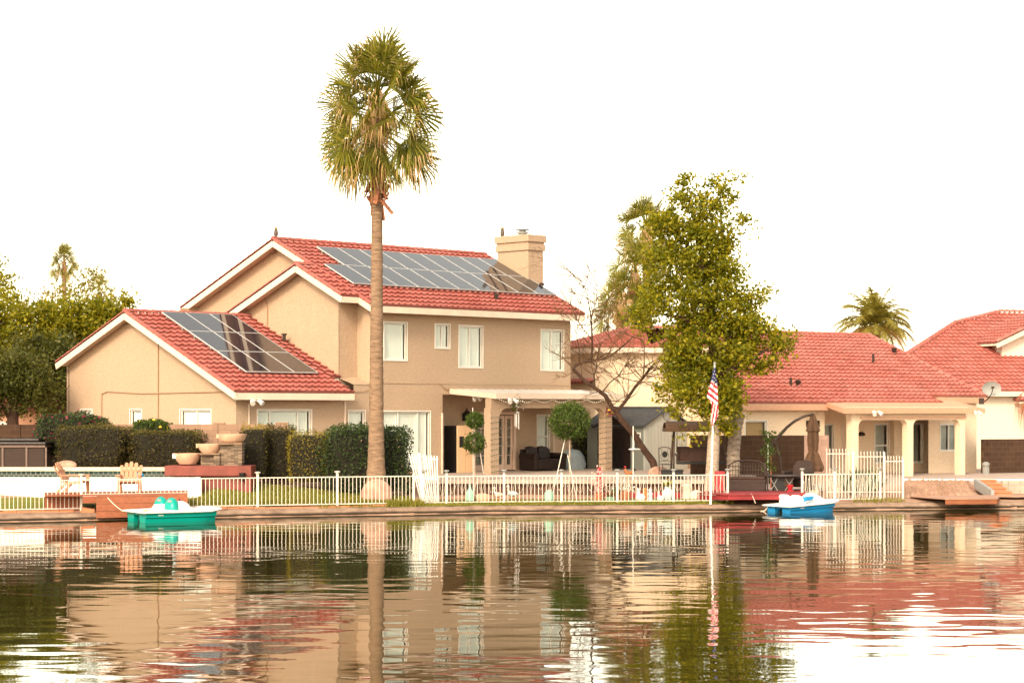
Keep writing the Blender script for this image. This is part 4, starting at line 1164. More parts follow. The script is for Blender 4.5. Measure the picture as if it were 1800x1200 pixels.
def frond(V, Q, mi, o, dirv, ln, R_, r, nleaf=30, droop=.35, dry=0.0, spread=1.9):
    """a fan palm leaf: petiole, pleated blade of long segments, dry drooping tips"""
    o = np.array(o, float); d = np.array(dirv, float); d /= np.linalg.norm(d)
    side = np.cross(d, [0, 0, 1.0]); side /= max(np.linalg.norm(side), 1e-6); nr = np.cross(side, d)
    tilt = r.uniform(.5, 1.25) * r.choice([-1, 1]) if abs(d[2]) < .6 else r.uniform(-.9, .9); side, nr = side * math.cos(tilt) + nr * math.sin(tilt), nr * math.cos(tilt) - side * math.sin(tilt)
    sag = np.array([0, 0, -1.0])
    mid = o + d * ln * .5 + sag * ln * .03; h = o + d * ln + sag * ln * .12
    def quad(a, b, wa, wb, sd, m):
        i = len(V); V.extend([a - sd * wa, a + sd * wa, b + sd * wb, b - sd * wb]); Q.append((i, i + 1, i + 2, i + 3)); mi.append(m)
    pm = 1 if dry > .5 else 2
    quad(o, mid, .035, .025, side, pm); quad(mid, h, .025, .018, side, pm)
    quad(o, mid, .03, .022, nr, pm); quad(mid, h, .022, .016, nr, pm)
    hd = d * .85 + sag * .15 * (1 + droop)
    for k in range(nleaf):
        a = (k / (nleaf - 1) - .5) * 2 * spread + r.normal(0, .03)
        dr = hd * math.cos(a) + side * math.sin(a) + nr * (.10 * abs(math.sin(a)) + .03 * (-1) ** k)
        dr /= np.linalg.norm(dr)
        L = R_ * (1 - .28 * (abs(a) / spread) ** 2) * r.uniform(.9, 1.06)
        w1 = L * .62 * spread * 2 / nleaf * .56
        tw = np.cross(dr, nr); tw /= max(np.linalg.norm(tw), 1e-6)
        tw = tw * .9 + nr * .30 * (-1) ** k
        p1 = h + dr * L * .34 + sag * droop * L * .03; p2 = h + dr * L * .66 + sag * droop * L * .14; p3 = p2 + dr * L * .22 * (1 - droop * .5) + sag * L * (.10 + droop * .42) * r.uniform(.5, 1.4)
        g = 1 if dry > r.uniform(.3, .9) else 0
        quad(h, p1, .006, w1 * .55, tw, g); quad(p1, p2, w1 * .55, w1 * .55, tw, g)
        quad(p2, p3, w1 * .5, .004, tw, 1 if (g or r.uniform() < .35 + droop * .35) else 0)
        if r.uniform() < .35:
            p4 = p3 + sag * L * r.uniform(.1, .35) + r.normal(0, .03, 3); quad(p3, p4, .006, .003, tw, 1)
def fan_palm(name, label, base, top, r0, r1, scale, seed, nf=34, group=None, skirt=1.0, lean=0.0, boots=(.55, 1.1), bulge=1.0):
    r = np.random.default_rng(seed); b = Vector(base); t = Vector(top) - b
    e = empty(name, label, 'palm tree', tuple(b), 0, group)
    m = MB(); n = 70; pts = []; rad = []
    for i in range(n + 1):
        k = i / n; pts.append(Vector((t.x * k + lean * math.sin(k * 3.1) * .3, t.y * k, t.z * k)))
        rr_ = r1 + (r0 * .62 - r1) * (1 - k) ** 1.3 + (r0 * .38) * math.exp(-k * t.z / .75) * bulge
        rad.append(rr_ * (1 + (.035 if i % 2 else -.02) + r.uniform(-.012, .012)))
    m.tube(pts, rad, 14)
    m.build('trunk', M['trunk_palm'], e, smooth=True)
    # leaf bases round the top of the trunk
    bt = MB()
    for i in range(int(46 * skirt)):
        a = r.uniform(0, 6.28); z = t.z - r.uniform(*boots) * scale; k = z / t.z
        c = Vector((t.x * k + math.cos(a) * r1 * 1.0, t.y * k + math.sin(a) * r1 * 1.0, z)); o2 = Vector((math.cos(a), math.sin(a), 0))
        upv = o2 * r.uniform(.12, .5) + Vector((r.uniform(-.3, .3), r.uniform(-.3, .3), r.uniform(.3, 1.0) * (1 if r.uniform() < .75 else -1)))
        bt.bar(c, c + upv.normalized() * r.uniform(.18, .38) * scale, .085 * scale, .03 * scale, up=tuple(o2))
    bt.build('leaf_bases', M['boot'], e)
    V = []; Q = []; mi = []
    top_ = np.array([t.x, t.y, t.z])
    for i in range(nf):
        k = i / (nf - 1); el = R(84 - 122 * k ** .85 + r.normal(0, 6)); az = i * 2.39996 + r.normal(0, .25)
        d = np.array([math.cos(az) * math.cos(el), math.sin(az) * math.cos(el), math.sin(el)])
        o = top_ + np.array([0, 0, scale * (.30 - .95 * k)])
        frond(V, Q, mi, o, d, scale * r.uniform(.55, .95) * (1.0 - .10 * k), scale * r.uniform(.70, .88), r, nleaf=36, droop=.06 + .62 * k ** 1.2, dry=(.0 if k < .92 else (k - .92) * 4.0))
    for i in range(int(20 * skirt)):      # hanging dry threads and dead leaves
        az = r.uniform(0, 6.28); el = R(r.uniform(-88, -55)); d = np.array([math.cos(az) * math.cos(el), math.sin(az) * math.cos(el), math.sin(el)])
        o = top_ + np.array([math.cos(az) * .12, math.sin(az) * .12, r.uniform(-.35, .45) * scale])
        frond(V, Q, mi, o, d, scale * r.uniform(.15, .45), scale * r.uniform(.35, .6), r, nleaf=16, droop=1.1, dry=1.0, spread=.7)
    mesh_np('crown', V, Q, [M['frond'], M['frondtip'], M['frond']], mi, parent=e)
    return e
def feather_palm(name, label, base, top, scale, seed, nf=24):
    r = np.random.default_rng(seed); b = Vector(base); t = Vector(top) - b
    e = empty(name, label, 'palm tree', tuple(b))
    m = MB(); m.tube([Vector((0, 0, 0)), t * .5, t], [.26, .22, .24], 10); m.build('trunk', M['trunk_palm'], e, smooth=True)
    V = []; Q = []; mi = []
    for i in range(nf):
        k = i / nf; az = i * 2.4 + r.normal(0, .2); el = R(80 - 85 * k)
        d = np.array([math.cos(az) * math.cos(el), math.sin(az) * math.cos(el), math.sin(el)]); p = np.array([t.x, t.y, t.z])
        side = np.cross(d, [0, 0, 1.]); side /= np.linalg.norm(side); L = scale * r.uniform(.85, 1.15); nseg = 20
        pts = [p]
        for s_ in range(nseg):
            d = d + np.array([0, 0, -1]) * (.035 + .12 * (s_ / nseg)); d /= np.linalg.norm(d); pts.append(pts[-1] + d * L / nseg)
        dm_ = 1 if k > .86 else (2 if r.uniform() < .45 else 0)
        for s_ in range(nseg):
            a, c = pts[s_], pts[s_ + 1]; i0 = len(V); V.extend([a - side * .02, a + side * .02, c + side * .015, c - side * .015]); Q.append((i0, i0 + 1, i0 + 2, i0 + 3)); mi.append(dm_)
            if s_ < 3: continue
            fl = L * .33 * math.sin(math.pi * (s_ / nseg) ** .7 * .93 + .12)
            for sg in (-1, 1):
                for q in (0, .5):
                    o = a + (c - a) * q; tip = o + (side * sg * .75 + (c - a) / np.linalg.norm(c - a) * .55 + np.array([0, 0, -.35 + r.normal(0, .12)])) * fl; w = (c - a) * .30
                    i0 = len(V); V.extend([o - w, o + w, tip + w * .15, tip - w * .15]); Q.append((i0, i0 + 1, i0 + 2, i0 + 3)); mi.append(dm_)
    mesh_np('crown', V, Q, [M['lf_pale'], M['frondtip'], M['lf_pale']], mi, parent=e)
    return e

# the tall palm by the fence
pd_ = 62.6
fan_palm('fan_palm', 'tall fan palm with shaggy crown rising in front of the two-storey house', (X(661, pd_), pd_, .3), (X(663.5, pd_), pd_, Z(189, pd_)), .40, .155, 1.56, 21, nf=68, skirt=1.7, boots=(1.12, 1.95))
bo = MB(); bo.ball((0, 0, .32), .52, .5, .52, 18, 12)
bo_o = bo.build('boulder', M['rock'], None, smooth=True, loc=(X(662, 62.0), 62.05, .2)); bo_o.scale = (.92, .35, .92)
tag(bo_o, 'pink rough boulder at the foot of the tall palm behind the fence', 'boulder')
# palms far behind
fan_palm('fan_palm', 'small far palm standing above the trees at the left edge', (X(114, 150), 150, 0), (X(113, 150), 150, Z(460, 150)), .35, .16, .95, 5, nf=34, skirt=.2)
fan_palm('fan_palm', 'barely emerging palm crown above the trees left of the garage', (X(176, 120), 120, 0), (X(174, 120), 120, Z(516, 120)), .35, .2, .85, 8, nf=22, skirt=.3)
fan_palm('fan_palm', 'tallest of three palms half hidden behind the big leafy tree', (X(1138, 100), 100, 0), (X(1136, 100), 100, Z(405, 100)), .35, .2, 1.3, 31, nf=32, skirt=1.0)
fan_palm('fan_palm', 'middle palm half hidden behind the big leafy tree', (X(1118, 97), 97, 0), (X(1116, 97), 97, Z(480, 97)), .35, .2, 1.2, 32, nf=28, skirt=1.2)
fan_palm('fan_palm', 'lowest palm left of the big leafy tree, beside the bare tree', (X(1093, 95), 95, 0), (X(1094, 95), 95, Z(530, 95)), .35, .2, 1.15, 33, nf=28, skirt=1.2)
feather_palm('feather_palm', 'yellow green feather palm rising behind the salmon roof', (X(1540, 112), 112, 0), (X(1538, 112), 112, Z(574, 112)), 2.5, 41, nf=44)
# dry palm at the right edge: hanging dead leaves
r_ = np.random.default_rng(77); V = []; Q = []; mi = []
dpb = empty('dry_palm', 'brown dead palm fronds hanging at the right edge of the picture', 'palm tree', (X(1812, 86), 86, .4))
for k in range(14):
    px = 1812 + r_.uniform(-8, 20)
    o = np.array([X(px, 86) - X(1812, 86), r_.uniform(-.4, .4), Z(692, 86) - .4 + r_.uniform(-.1, .3)])
    frond(V, Q, mi, o, (r_.uniform(-1, .3), r_.uniform(-.6, .1), -.35), .35, .85, r_, nleaf=14, droop=1.3, dry=1.0, spread=.6)
mesh_np('crown', V, Q, [M['frondtip'], M['boot'], M['boot']], mi, parent=dpb)
m = MB(); m.tube([(0, 0, 0), (0, 0, Z(690, 86))], [.22, .18], 10); m.build('trunk', M['trunk_palm'], dpb)

# trees at the left, beyond the garage
TG = 'trees beyond the garage'
tree('dense_tree', 'wide mid green tree crown rising behind the garage roof', (X(150, 92), 92, .7),
     [pb(150, 560, 62, 42, 92), pb(190, 580, 45, 55, 92), pb(110, 590, 70, 55, 92), pb(205, 540, 28, 22, 92), pb(150, 640, 75, 60, 92)], 16000, .20, M['lf_mid'],
     [([(X(150, 92), 92, .6), (X(148, 92), 92, 3), (X(150, 92), 92, 5)], [.3, .24, .15])], M['bark'], clump=.42, per=50, seed=2, limbs=7, group=TG)
tree('dense_tree', 'yellow tipped tree at the left edge above the dark round tree', (X(20, 90), 90, .7),
     [pb(10, 560, 50, 42, 90), pb(60, 580, 50, 48, 90), pb(-30, 600, 60, 70, 90), pb(40, 640, 60, 55, 90)], 17000, .19, M['lf_mid'],
     [([(X(20, 90), 90, .6), (X(22, 90), 90, 4)], [.3, .16])], M['bark'], clump=.42, per=50, seed=3, limbs=6, group=TG)
tree('airy_tree', 'sparse pale leafed tree top beside the far palm at left', (X(145, 96), 96, .7),
     [pb(140, 500, 40, 24, 96, w=.5), pb(165, 475, 12, 20, 96, w=.5), pb(90, 515, 22, 20, 96, w=.6), pb(215, 522, 18, 14, 96, w=.7), pb(60, 540, 60, 18, 96, w=.6)], 1500, .17, M['lf_pale'],
     [([(X(130, 96), 96, .6), (X(126, 96), 96, 6), (X(140, 96), 96, 8.4)], [.2, .1, .03])], M['bark'], clump=.34, per=14, seed=4, limbs=9)
tree('airy_tree', 'pale sprig of foliage at the top of the left edge', (X(-14, 92), 92, .7),
     [pb(-6, 505, 26, 26, 92, w=1), pb(-4, 470, 10, 22, 92, w=.7), pb(14, 495, 12, 14, 92, w=.6)], 1100, .17, M['lf_mid'],
     [([(X(-14, 92), 92, .6), (X(-12, 92), 92, 8)], [.2, .06])], M['bark'], clump=.3, per=16, seed=14, limbs=4)
tree('round_tree', 'dark round headed tree with a stout trunk behind the hot tub', (X(20, 72), 72, .6),
     [pb(36, 665, 58, 48, 72), pb(5, 690, 55, 45, 72), pb(60, 690, 42, 36, 72), pb(-40, 660, 55, 50, 72), pb(20, 640, 35, 26, 72)], 17000, .12, M['lf_deep'],
     [([(X(20, 72), 72, .5), (X(21, 72), 72, 2.0), (X(26, 72), 72, 3.4)], [.26, .22, .14])], M['bark'], clump=.30, per=60, seed=5, limbs=7)
tree('dense_tree', 'deep shaded tree filling the gap beside the garage wall', (X(110, 84), 84, .6),
     [pb(105, 650, 40, 60, 84), pb(95, 700, 36, 36, 84), pb(60, 640, 50, 50, 84)], 9000, .19, M['lf_deep'],
     [([(X(110, 84), 84, .5), (X(108, 84), 84, 4)], [.28, .15])], M['bark'], clump=.38, seed=6, limbs=3, group=TG)

# the big leafy tree on whitewashed trunks
bd = 65.5
big = [pb(1205, 335, 26, 30, bd), pb(1262, 330, 32, 30, bd, w=.8), pb(1290, 325, 12, 18, bd, w=.5), pb(1200, 385, 62, 48, bd), pb(1258, 395, 52, 50, bd), pb(1170, 420, 50, 42, bd),
       pb(1235, 445, 68, 48, bd), pb(1180, 480, 50, 40, bd), pb(1270, 470, 42, 46, bd), pb(1150, 545, 50, 46, bd), pb(1215, 530, 70, 60, bd, w=1.5), pb(1285, 545, 52, 55, bd, w=1.5), pb(1320, 580, 40, 46, bd),
       pb(1365, 600, 32, 36, bd), pb(1328, 520, 20, 24, bd, w=.6), pb(1240, 610, 60, 60, bd, w=1.5), pb(1200, 640, 34, 62, bd, w=1.5), pb(1190, 690, 32, 46, bd, w=.8), pb(1240, 690, 50, 52, bd, w=1.5), pb(1275, 680, 30, 60, bd, w=1.5),
       pb(1260, 740, 42, 34, bd, w=.7), pb(1300, 620, 40, 40, bd, w=1.5), pb(1345, 650, 28, 28, bd, w=.7), pb(1390, 585, 14, 20, bd, w=.4), pb(1205, 725, 20, 16, bd, w=.5), pb(1208, 765, 8, 6, bd, w=.5)]
tree('leafy_tree', 'big yellow green leafy tree with whitewashed trunk behind the flagpole', (X(1251, bd), bd, .3), big, 47000, .125, M['lf_tree'],
     [([(X(1250, bd), bd, .25), (X(1252, bd), bd, 1.2), (X(1256, bd), bd, 2.6)], [.26, .21, .19])], M['barkwhite'], clump=.27, per=80, seed=9, limbs=0, asp=.6)
big_o = bpy.data.objects['leafy_tree']
m = MB(); rr = random.Random(4); bb = Vector((X(1251, bd), bd, .3))
main = [Vector((X(a, bd), bd + o, Z(b, bd))) - bb for a, b, o in ((1256, 722, 0), (1257, 640, .1), (1248, 540, .1), (1232, 440, 0), (1212, 350, 0))]
m.tube(main, [.19, .16, .13, .09, .03], 9)
for a in ((1257, 640), (1300, 560), (1340, 590)), ((1252, 590), (1200, 560), (1150, 550)), ((1248, 540), (1275, 450), (1265, 350)), ((1240, 480), (1200, 420), (1175, 400)), ((1257, 660), (1305, 640), (1370, 600)), ((1254, 620), (1215, 640), (1190, 690)):
    m.tube([Vector((X(p, bd), bd + rr.uniform(-.3, .3), Z(q, bd))) - bb for p, q in a], [.10, .06, .02], 7)
m.build('limbs', M['bark'], big_o, smooth=True)
# cut whitewashed trunk beside it
st = empty('tree_stump', 'tall cut off pale tree trunk with rough ringed bark, topped by an owl statue', 'tree trunk', (X(1292, 66.5), 66.5, .3))
sb0 = Vector((X(1292, 66.5), 66.5, .3))
m = MB(); n = 30; pts = []; rad = []
for i in range(n + 1):
    k = i / n; px = np.interp(k, [0, .5, .8, 1], [1289, 1289, 1293, 1300]); py = np.interp(k, [0, 1], [868, 726])
    pts.append(W(px, py, 66.5) - sb0); rad.append((.23 - .04 * k) * (1 + (.06 if i % 2 else -.05)))
m.tube(pts, rad, 12); m.build('trunk', M['barkpale'], st, smooth=False)

# the bare leaning tree in front of the shed
td = 70.5
bt = empty('bare_tree', 'leafless leaning tree with crooked dark limbs in front of the grey shed', 'tree', (X(1153, td), td, PZ))
b0 = Vector((X(1153, td), td, PZ)); rr = random.Random(12)
def tp(px, py, o=0): return Vector((X(px, td + o), td + o, Z(py, td + o))) - b0
m = MB()
limb = [([(1153, 832, 0), (1148, 812, 0), (1132, 790, -.2), (1112, 760, -.4), (1092, 738, -.5), (1078, 716, -.6)], [.20, .19, .17, .16, .15, .13]),
        ([(1078, 720, -.6), (1064, 695, -.7), (1046, 682, -.8), (1026, 668, -.9), (1008, 649, -1), (1012, 642, -1), (1020, 638, -1), (1044, 633, -1), (1062, 630, -.9), (1080, 620, -.8), (1098, 606, -.8), (1116, 588, -.8)], [.12, .11, .10, .09, .085, .08, .075, .07, .06, .05, .035, .012]),
        ([(1084, 724, -.6), (1100, 704, -.3), (1115, 682, 0), (1130, 664, .2), (1146, 644, .4), (1152, 636, .5)], [.10, .085, .08, .075, .06, .03]),
        ([(1136, 658, .2), (1140, 648, .3), (1150, 650, .4), (1168, 648, .5), (1176, 645, .5)], [.05, .04, .035, .025, .01]),
        ([(1130, 662, .2), (1132, 640, 0), (1133, 612, 0), (1132, 590, 0)], [.03, .022, .014, .006]),
        ([(1046, 682, -.8), (1044, 660, -.5), (1048, 648, -.4), (1050, 630, -.3), (1052, 612, -.3), (1040, 600, -.3)], [.04, .035, .03, .025, .018, .008]),
        ([(1058, 690, -.7), (1072, 672, -.3), (1088, 660, -.1), (1092, 650, 0)], [.035, .03, .022, .008]),
        ([(1040, 634, -1), (1041, 600, -1.2), (1040, 572, -1.2), (1037, 545, -1.3), (1030, 512, -1.3), (1020, 490, -1.4)], [.06, .05, .04, .03, .018, .006]),
        ([(1038, 560, -1.2), (1048, 530, -1.1), (1050, 505, -1), (1054, 490, -1)], [.028, .02, .012, .005]),
        ([(1042, 600, -1.2), (1026, 578, -1.3), (1014, 572, -1.3), (1011, 540, -1.4)], [.03, .022, .015, .006]),
        ([(1018, 640, -1), (1018, 610, -1.2), (1010, 575, -1.3), (1012, 555, -1.3)], [.03, .022, .014, .006])]
for pts, rad in limb: m.tube([tp(*p) for p in pts], [q * .68 for q in rad], 7)
m.build('trunk', M['bark'], bt, smooth=True)
m = MB()
def twig(p, d, L, rad, dep):
    d = d.normalized(); q = p + d * L * .5 + Vector((rr.uniform(-1, 1), rr.uniform(-1, 1), rr.uniform(-1, 1))) * L * .08; e = q + (d + Vector((rr.uniform(-.4, .4), rr.uniform(-.4, .4), rr.uniform(-.3, .3)))).normalized() * L * .5
    m.tube([p, q, e], [rad, rad * .75, rad * .5], 4, cap=False)
    if dep > 0:
        for k in range(3):
            st = p.lerp(e, rr.uniform(.35, 1)); twig(st, d + Vector((rr.uniform(-1, 1), rr.uniform(-.8, .8), rr.uniform(-.7, .8))), L * rr.uniform(.5, .8), rad * .55, dep - 1)
for pts, rad in limb[1:]:
    for k in range(11 if len(pts) > 5 else 6):
        i = rr.randrange(1, len(pts)); p = tp(*pts[i - 1]).lerp(tp(*pts[i]), rr.random())
        twig(p, Vector((rr.uniform(-.9, .9), rr.uniform(-.7, .7), rr.uniform(-.2, 1))), rr.uniform(.6, 1.35), .017, 3)
m.build('twigs', M['twig'], bt)

# ------------------------------------------------------------------ hedges, shrubs, topiary
HG = 'clipped hedges along the garden wall'
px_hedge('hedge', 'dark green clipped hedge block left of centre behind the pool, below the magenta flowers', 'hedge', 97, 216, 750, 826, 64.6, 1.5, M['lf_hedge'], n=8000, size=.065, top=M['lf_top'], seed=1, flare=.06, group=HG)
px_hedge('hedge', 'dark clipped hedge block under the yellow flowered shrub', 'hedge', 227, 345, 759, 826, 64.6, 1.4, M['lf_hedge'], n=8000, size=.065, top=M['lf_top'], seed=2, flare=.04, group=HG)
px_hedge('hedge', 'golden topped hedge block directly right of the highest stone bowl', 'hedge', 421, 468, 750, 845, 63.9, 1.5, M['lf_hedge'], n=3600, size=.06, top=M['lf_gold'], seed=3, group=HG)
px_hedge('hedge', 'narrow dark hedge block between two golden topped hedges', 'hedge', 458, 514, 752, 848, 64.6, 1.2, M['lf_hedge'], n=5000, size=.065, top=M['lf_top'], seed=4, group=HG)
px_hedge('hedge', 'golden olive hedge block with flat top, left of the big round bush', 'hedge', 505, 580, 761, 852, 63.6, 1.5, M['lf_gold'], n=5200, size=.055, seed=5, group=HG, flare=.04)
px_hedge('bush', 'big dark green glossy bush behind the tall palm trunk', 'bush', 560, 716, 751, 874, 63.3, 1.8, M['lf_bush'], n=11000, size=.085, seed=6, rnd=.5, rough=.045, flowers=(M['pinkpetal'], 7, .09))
px_hedge('shrub', 'rounded shrub covered in magenta flowers behind the leftmost hedge', 'shrub', 50, 184, 728, 806, 65.9, 1.6, M['lf_bush'], n=6500, size=.08, seed=7, rnd=.8, rough=.05, flowers=(M['magenta'], 150, .075))
px_hedge('shrub', 'leafy shrub with bright yellow flowers against the tan block wall', 'shrub', 224, 300, 739, 790, 65.75, 1.0, M['lf_topiary'], n=3800, size=.09, seed=8, rnd=.8, rough=.07, flowers=(M['yellow'], 16, .10))
px_hedge('shrub', 'dark shrub in shade behind the ball topiary under the porch edge', 'shrub', 1006, 1046, 752, 829, 80.0, 1.2, M['lf_deep'], n=2600, size=.12, seed=9, rnd=.9, rough=.1)
def stakes(parent, pts, mat, r=.014):
    for p, q in pts:
        m = MB(); m.tube([p, q], r, 6); m.build('stake', mat, parent)
def topiary(name, label, px, d, balls, zb, stake_list, stemr=.03, pot=None, n=1600):
    e = empty(name, label, 'topiary tree', (X(px, d), d, zb))
    r = np.random.default_rng(int(px))
    for py, rad in balls:
        k = d / F; R_ = rad * k; c = np.array([0, 0, Z(py, d) - zb])
        dr = r.normal(size=(n, 3)); dr /= np.linalg.norm(dr, axis=1)[:, None]
        lump = 1 + .10 * np.sin(dr[:, 0] * 6 + px) * np.cos(dr[:, 2] * 5) + .08 * np.sin(dr[:, 1] * 9 + dr[:, 0] * 7) + .06 * r.normal(size=n)
        C = c + dr * (R_ * r.uniform(.45, 1.05, n) ** .5 * lump)[:, None] * np.array([1, 1, .95])
        V, Q = leaves(C, .085, r, .45)
        mesh_np('foliage_ball', V, Q, M['lf_topiary'], parent=e)
    m = MB(); m.tube([(0, 0, 0), (.01, 0, .8), (0, 0, Z(balls[0][0], d) - zb)], [stemr, stemr * .9, stemr * .6], 7); m.build('trunk', M['barkwhite'], e)
    stakes(e, stake_list, M['fence'])
    return e
def gp(px, d, off=0): return (X(px, d + off), d + off)
d_ = 63.0; zb = .27
def L_(px, py, dd, o): return Vector((X(px, dd), dd, Z(py, dd))) - Vector(o)
o1 = (X(1001, d_), d_, zb)
topiary('topiary_tree', 'ball shaped topiary tree on white stem with slanting white stakes', 1001, d_, [(740, 35)], zb,
        [(L_(993, 772, d_, o1), L_(969, 880, d_ - .4, o1)), (L_(998, 800, d_ - .1, o1), L_(1015, 884, d_ - .5, o1))], n=5200)
d2_ = 66.2; o2 = (X(834, d2_), d2_, .3)
topiary('topiary_tree', 'topiary tree clipped into two stacked balls beside the fridge', 834, d2_, [(738, 16), (778, 20)], .3,
        [(L_(831, 716, d2_, o2), L_(832, 860, d2_, o2)), (L_(843, 790, d2_, o2), L_(850, 832, d2_ + .1, o2))], n=1500)
m = MB(); o3 = Vector((X(1113, 66.5), 66.5, PZ))
rrp = np.random.default_rng(5)
vb = empty('climbing_plant', 'thin climbing plant on a stake beside the curved parasol stand', 'plant', (X(1350, 67), 67, .5))
C = []
for k in range(700):
    py = rrp.uniform(757, 828); w = 5 + 3 * math.sin(py * .2)
    C.append((X(1350 + rrp.normal(0, w), 67) - X(1350, 67), rrp.normal(0, .08), Z(py, 67) - .5))
V, Q = leaves(C, .085, rrp); mesh_np('foliage', V, Q, M['lf_topiary'], parent=vb)
m = MB(); m.tube([(0, 0, 0), (0, 0, Z(760, 67) - .5)], .018, 6); m.build('stake', M['pole'], vb)
m = MB(); m.tube([(.1, .05, 0), (.1, .05, 1.05)], .022, 6); m.build('orange_stake', M['wood_orange'], vb)
# sword leaved clumps behind the tall fence
def sword(label, px, d, zb, n, h, seed):
    r = np.random.default_rng(seed); V = []; Q = []
    for k in range(n):
        a = r.uniform(0, 6.28); el = R(r.uniform(35, 88)); L = h * r.uniform(.7, 1.1); dv = np.array([math.cos(a) * math.cos(el), math.sin(a) * math.cos(el), math.sin(el)])
        sd_ = np.array([-math.sin(a), math.cos(a), 0]); p = np.array([math.cos(a), math.sin(a), 0]) * .1
        for s_ in range(4):
            q = p + dv * L / 4; w0, w1 = .035 * (1 - s_ / 4) + .005, .035 * (1 - (s_ + 1) / 4) + .004
            i = len(V); V.extend([p - sd_ * w0, p + sd_ * w0, q + sd_ * w1, q - sd_ * w1]); Q.append((i, i + 1, i + 2, i + 3)); p = q; dv = dv + np.array([0, 0, -.13])
    e = mesh_np('sword_plant', V, Q, M['lf_topiary'], loc=(X(px, d), d, zb)); return tag(e, label, 'plant')
sword('spiky green plant seen through the left half of the tall white fence', 1492, 66.0, .4, 90, .95, 1)
sword('tallest spiky green plant in the middle behind the tall white fence', 1512, 66.4, .4, 90, 1.15, 2)
sword('spiky green plant seen through the right half of the tall white fence', 1534, 66.0, .4, 80, .95, 3)

# ------------------------------------------------------------------ fences
def solar_cap(m, x, y, z, dark):
    if dark: m.lathe([(.03, 0), (.045, .02), (.03, .06), (.085, .075), (.08, .10), (.03, .115)], (x, y, z), 10)
    else: m.lathe([(.045, 0), (.04, .05), (.085, .06), (.09, .085), (.03, .10)], (x, y, z), 10)
def fence(name, label, posts, zt, zb_=None, caps_=True, dark=False, spans=(), sp=.118, off=.8, zpost=.14, foot=.0, last_plain=False):
    """posts = photo columns; spans = [(px0, px1, bottom z)] raising the foot of the panel"""
    P = []
    for px in posts:
        d = shore_px(px) + off; P.append((X(px, d), d))
    e = empty(name, label, 'fence', (P[0][0], P[0][1], .2))
    bx, by, bz = P[0][0], P[0][1], .2
    for i in range(len(P) - 1):
        (xa, ya), (xb, yb) = P[i], P[i + 1]; L = math.hypot(xb - xa, yb - ya); n = max(2, round(L / sp)); m = MB()
        def pt_(k, z): return Vector((xa + (xb - xa) * k - bx, ya + (yb - ya) * k - by, z - bz))
        segs = [(0.0, 1.0, .295)]
        for (p0, p1, zz) in spans:
            k0 = (p0 - posts[i]) / (posts[i + 1] - posts[i]); k1 = (p1 - posts[i]) / (posts[i + 1] - posts[i])
            if k1 > 0 and k0 < 1: segs = [(max(0, k0), min(1, k1), zz)] + ([(min(1, k1), 1.0, .295)] if k1 < 1 else [])
        m.bar(pt_(0, zt), pt_(1, zt), .032, .032)
        for k0, k1, zz in segs: m.bar(pt_(k0, zz), pt_(k1, zz), .03, .03)
        for j in range(1, n):
            k = j / n; zz = [s[2] for s in segs if s[0] <= k <= s[1]][0]
            m.bar(pt_(k, zz + .016), pt_(k, zt - .017), .018)
        m.build('picket_panel', M['fence'], e)
    for i, (x, y) in enumerate(P):
        m = MB(); m.box(x - bx - .034, x - bx + .034, y - by - .034, y - by + .034, .0, zt - bz + .08)
        po = m.build('post', M['fence'], e)
        if caps_ and not (last_plain and i == len(P) - 1):
            c = MB(); solar_cap(c, x - bx, y - by, zt - bz + .08, dark); c.build('post_cap', M['grey'] if dark else M['fence'], po)
    return e
fence('picket_fence', 'low cream picket fence on the left, running over the wooden dock to the palm', [-75, 143, 453, 593, 727], 1.09, spans=[(143, 330, .685)], last_plain=True)
fence('picket_fence', 'low cream picket fence in the middle, its posts topped by grey solar lights', [744, 785, 886, 987, 1085, 1184, 1279], 1.07, dark=True)
fence('picket_fence', 'low cream picket fence right of the red deck, wound with fairy lights', [1410, 1467, 1547], 1.07, dark=True)
lf = MB(); rr2 = random.Random(3)
fl_e = empty('fairy_lights', 'fairy lights strung along the low middle fence', 'fairy lights', (X(785, 62.5), 62.4, .6))
for seg in ((748, 1279), (1412, 1547)):
    pts = []
    for k in range(150):
        px = seg[0] + (seg[1] - seg[0]) * k / 149; d = shore_px(px) + .74; z = .75 + .22 * math.sin(k * 1.3) + rr2.uniform(-.1, .1)
        pts.append(Vector((X(px, d), d, z)) - fl_e.location)
    lf.tube(pts, .004, 3, cap=False)
    for p in pts[::2]: lf.ball(tuple(p), .010, n=5, m=4)
lf.build('bulbs', M['bulb'], fl_e)
# tall spear topped fence
tf = empty('spear_fence', 'taller white spear topped fence panels standing in front of the spiky plants', 'fence', (X(1453, 64.6), 64.6, .3))
bx, by, bz = X(1453, 64.6), 64.6, .3
for p0, p1, yt in ((1453, 1498, 790), (1502, 1553, 795), (1556, 1586, 803)):
    m = MB(); n = round((p1 - p0) / 5.4); zt = Z(yt, 64.6)
    for j in range(n + 1):
        px = p0 + (p1 - p0) * j / n; x = X(px, 64.6) - bx
        m.bar((x, 0, .0), (x, 0, zt - bz - .05), .017); m.tube([(x, 0, zt - bz - .05), (x, 0, zt - bz + .0), (x, 0, zt - bz + .05)], [.014, .018, .002], 5)
    for z in (zt - .13, .48): m.bar((X(p0, 64.6) - bx, 0, z - bz), (X(p1, 64.6) - bx, 0, z - bz), .026)
    m.build('picket_panel', M['fence'], tf)
for px, yt in ((1499.5, 792), (1554, 794), (1587, 806)):
    m = MB(); x = X(px, 64.6) - bx; m.box(x - .03, x + .03, -.03, .03, -.1, Z(yt, 64.6) - bz); m.build('post', M['fence'], tf)
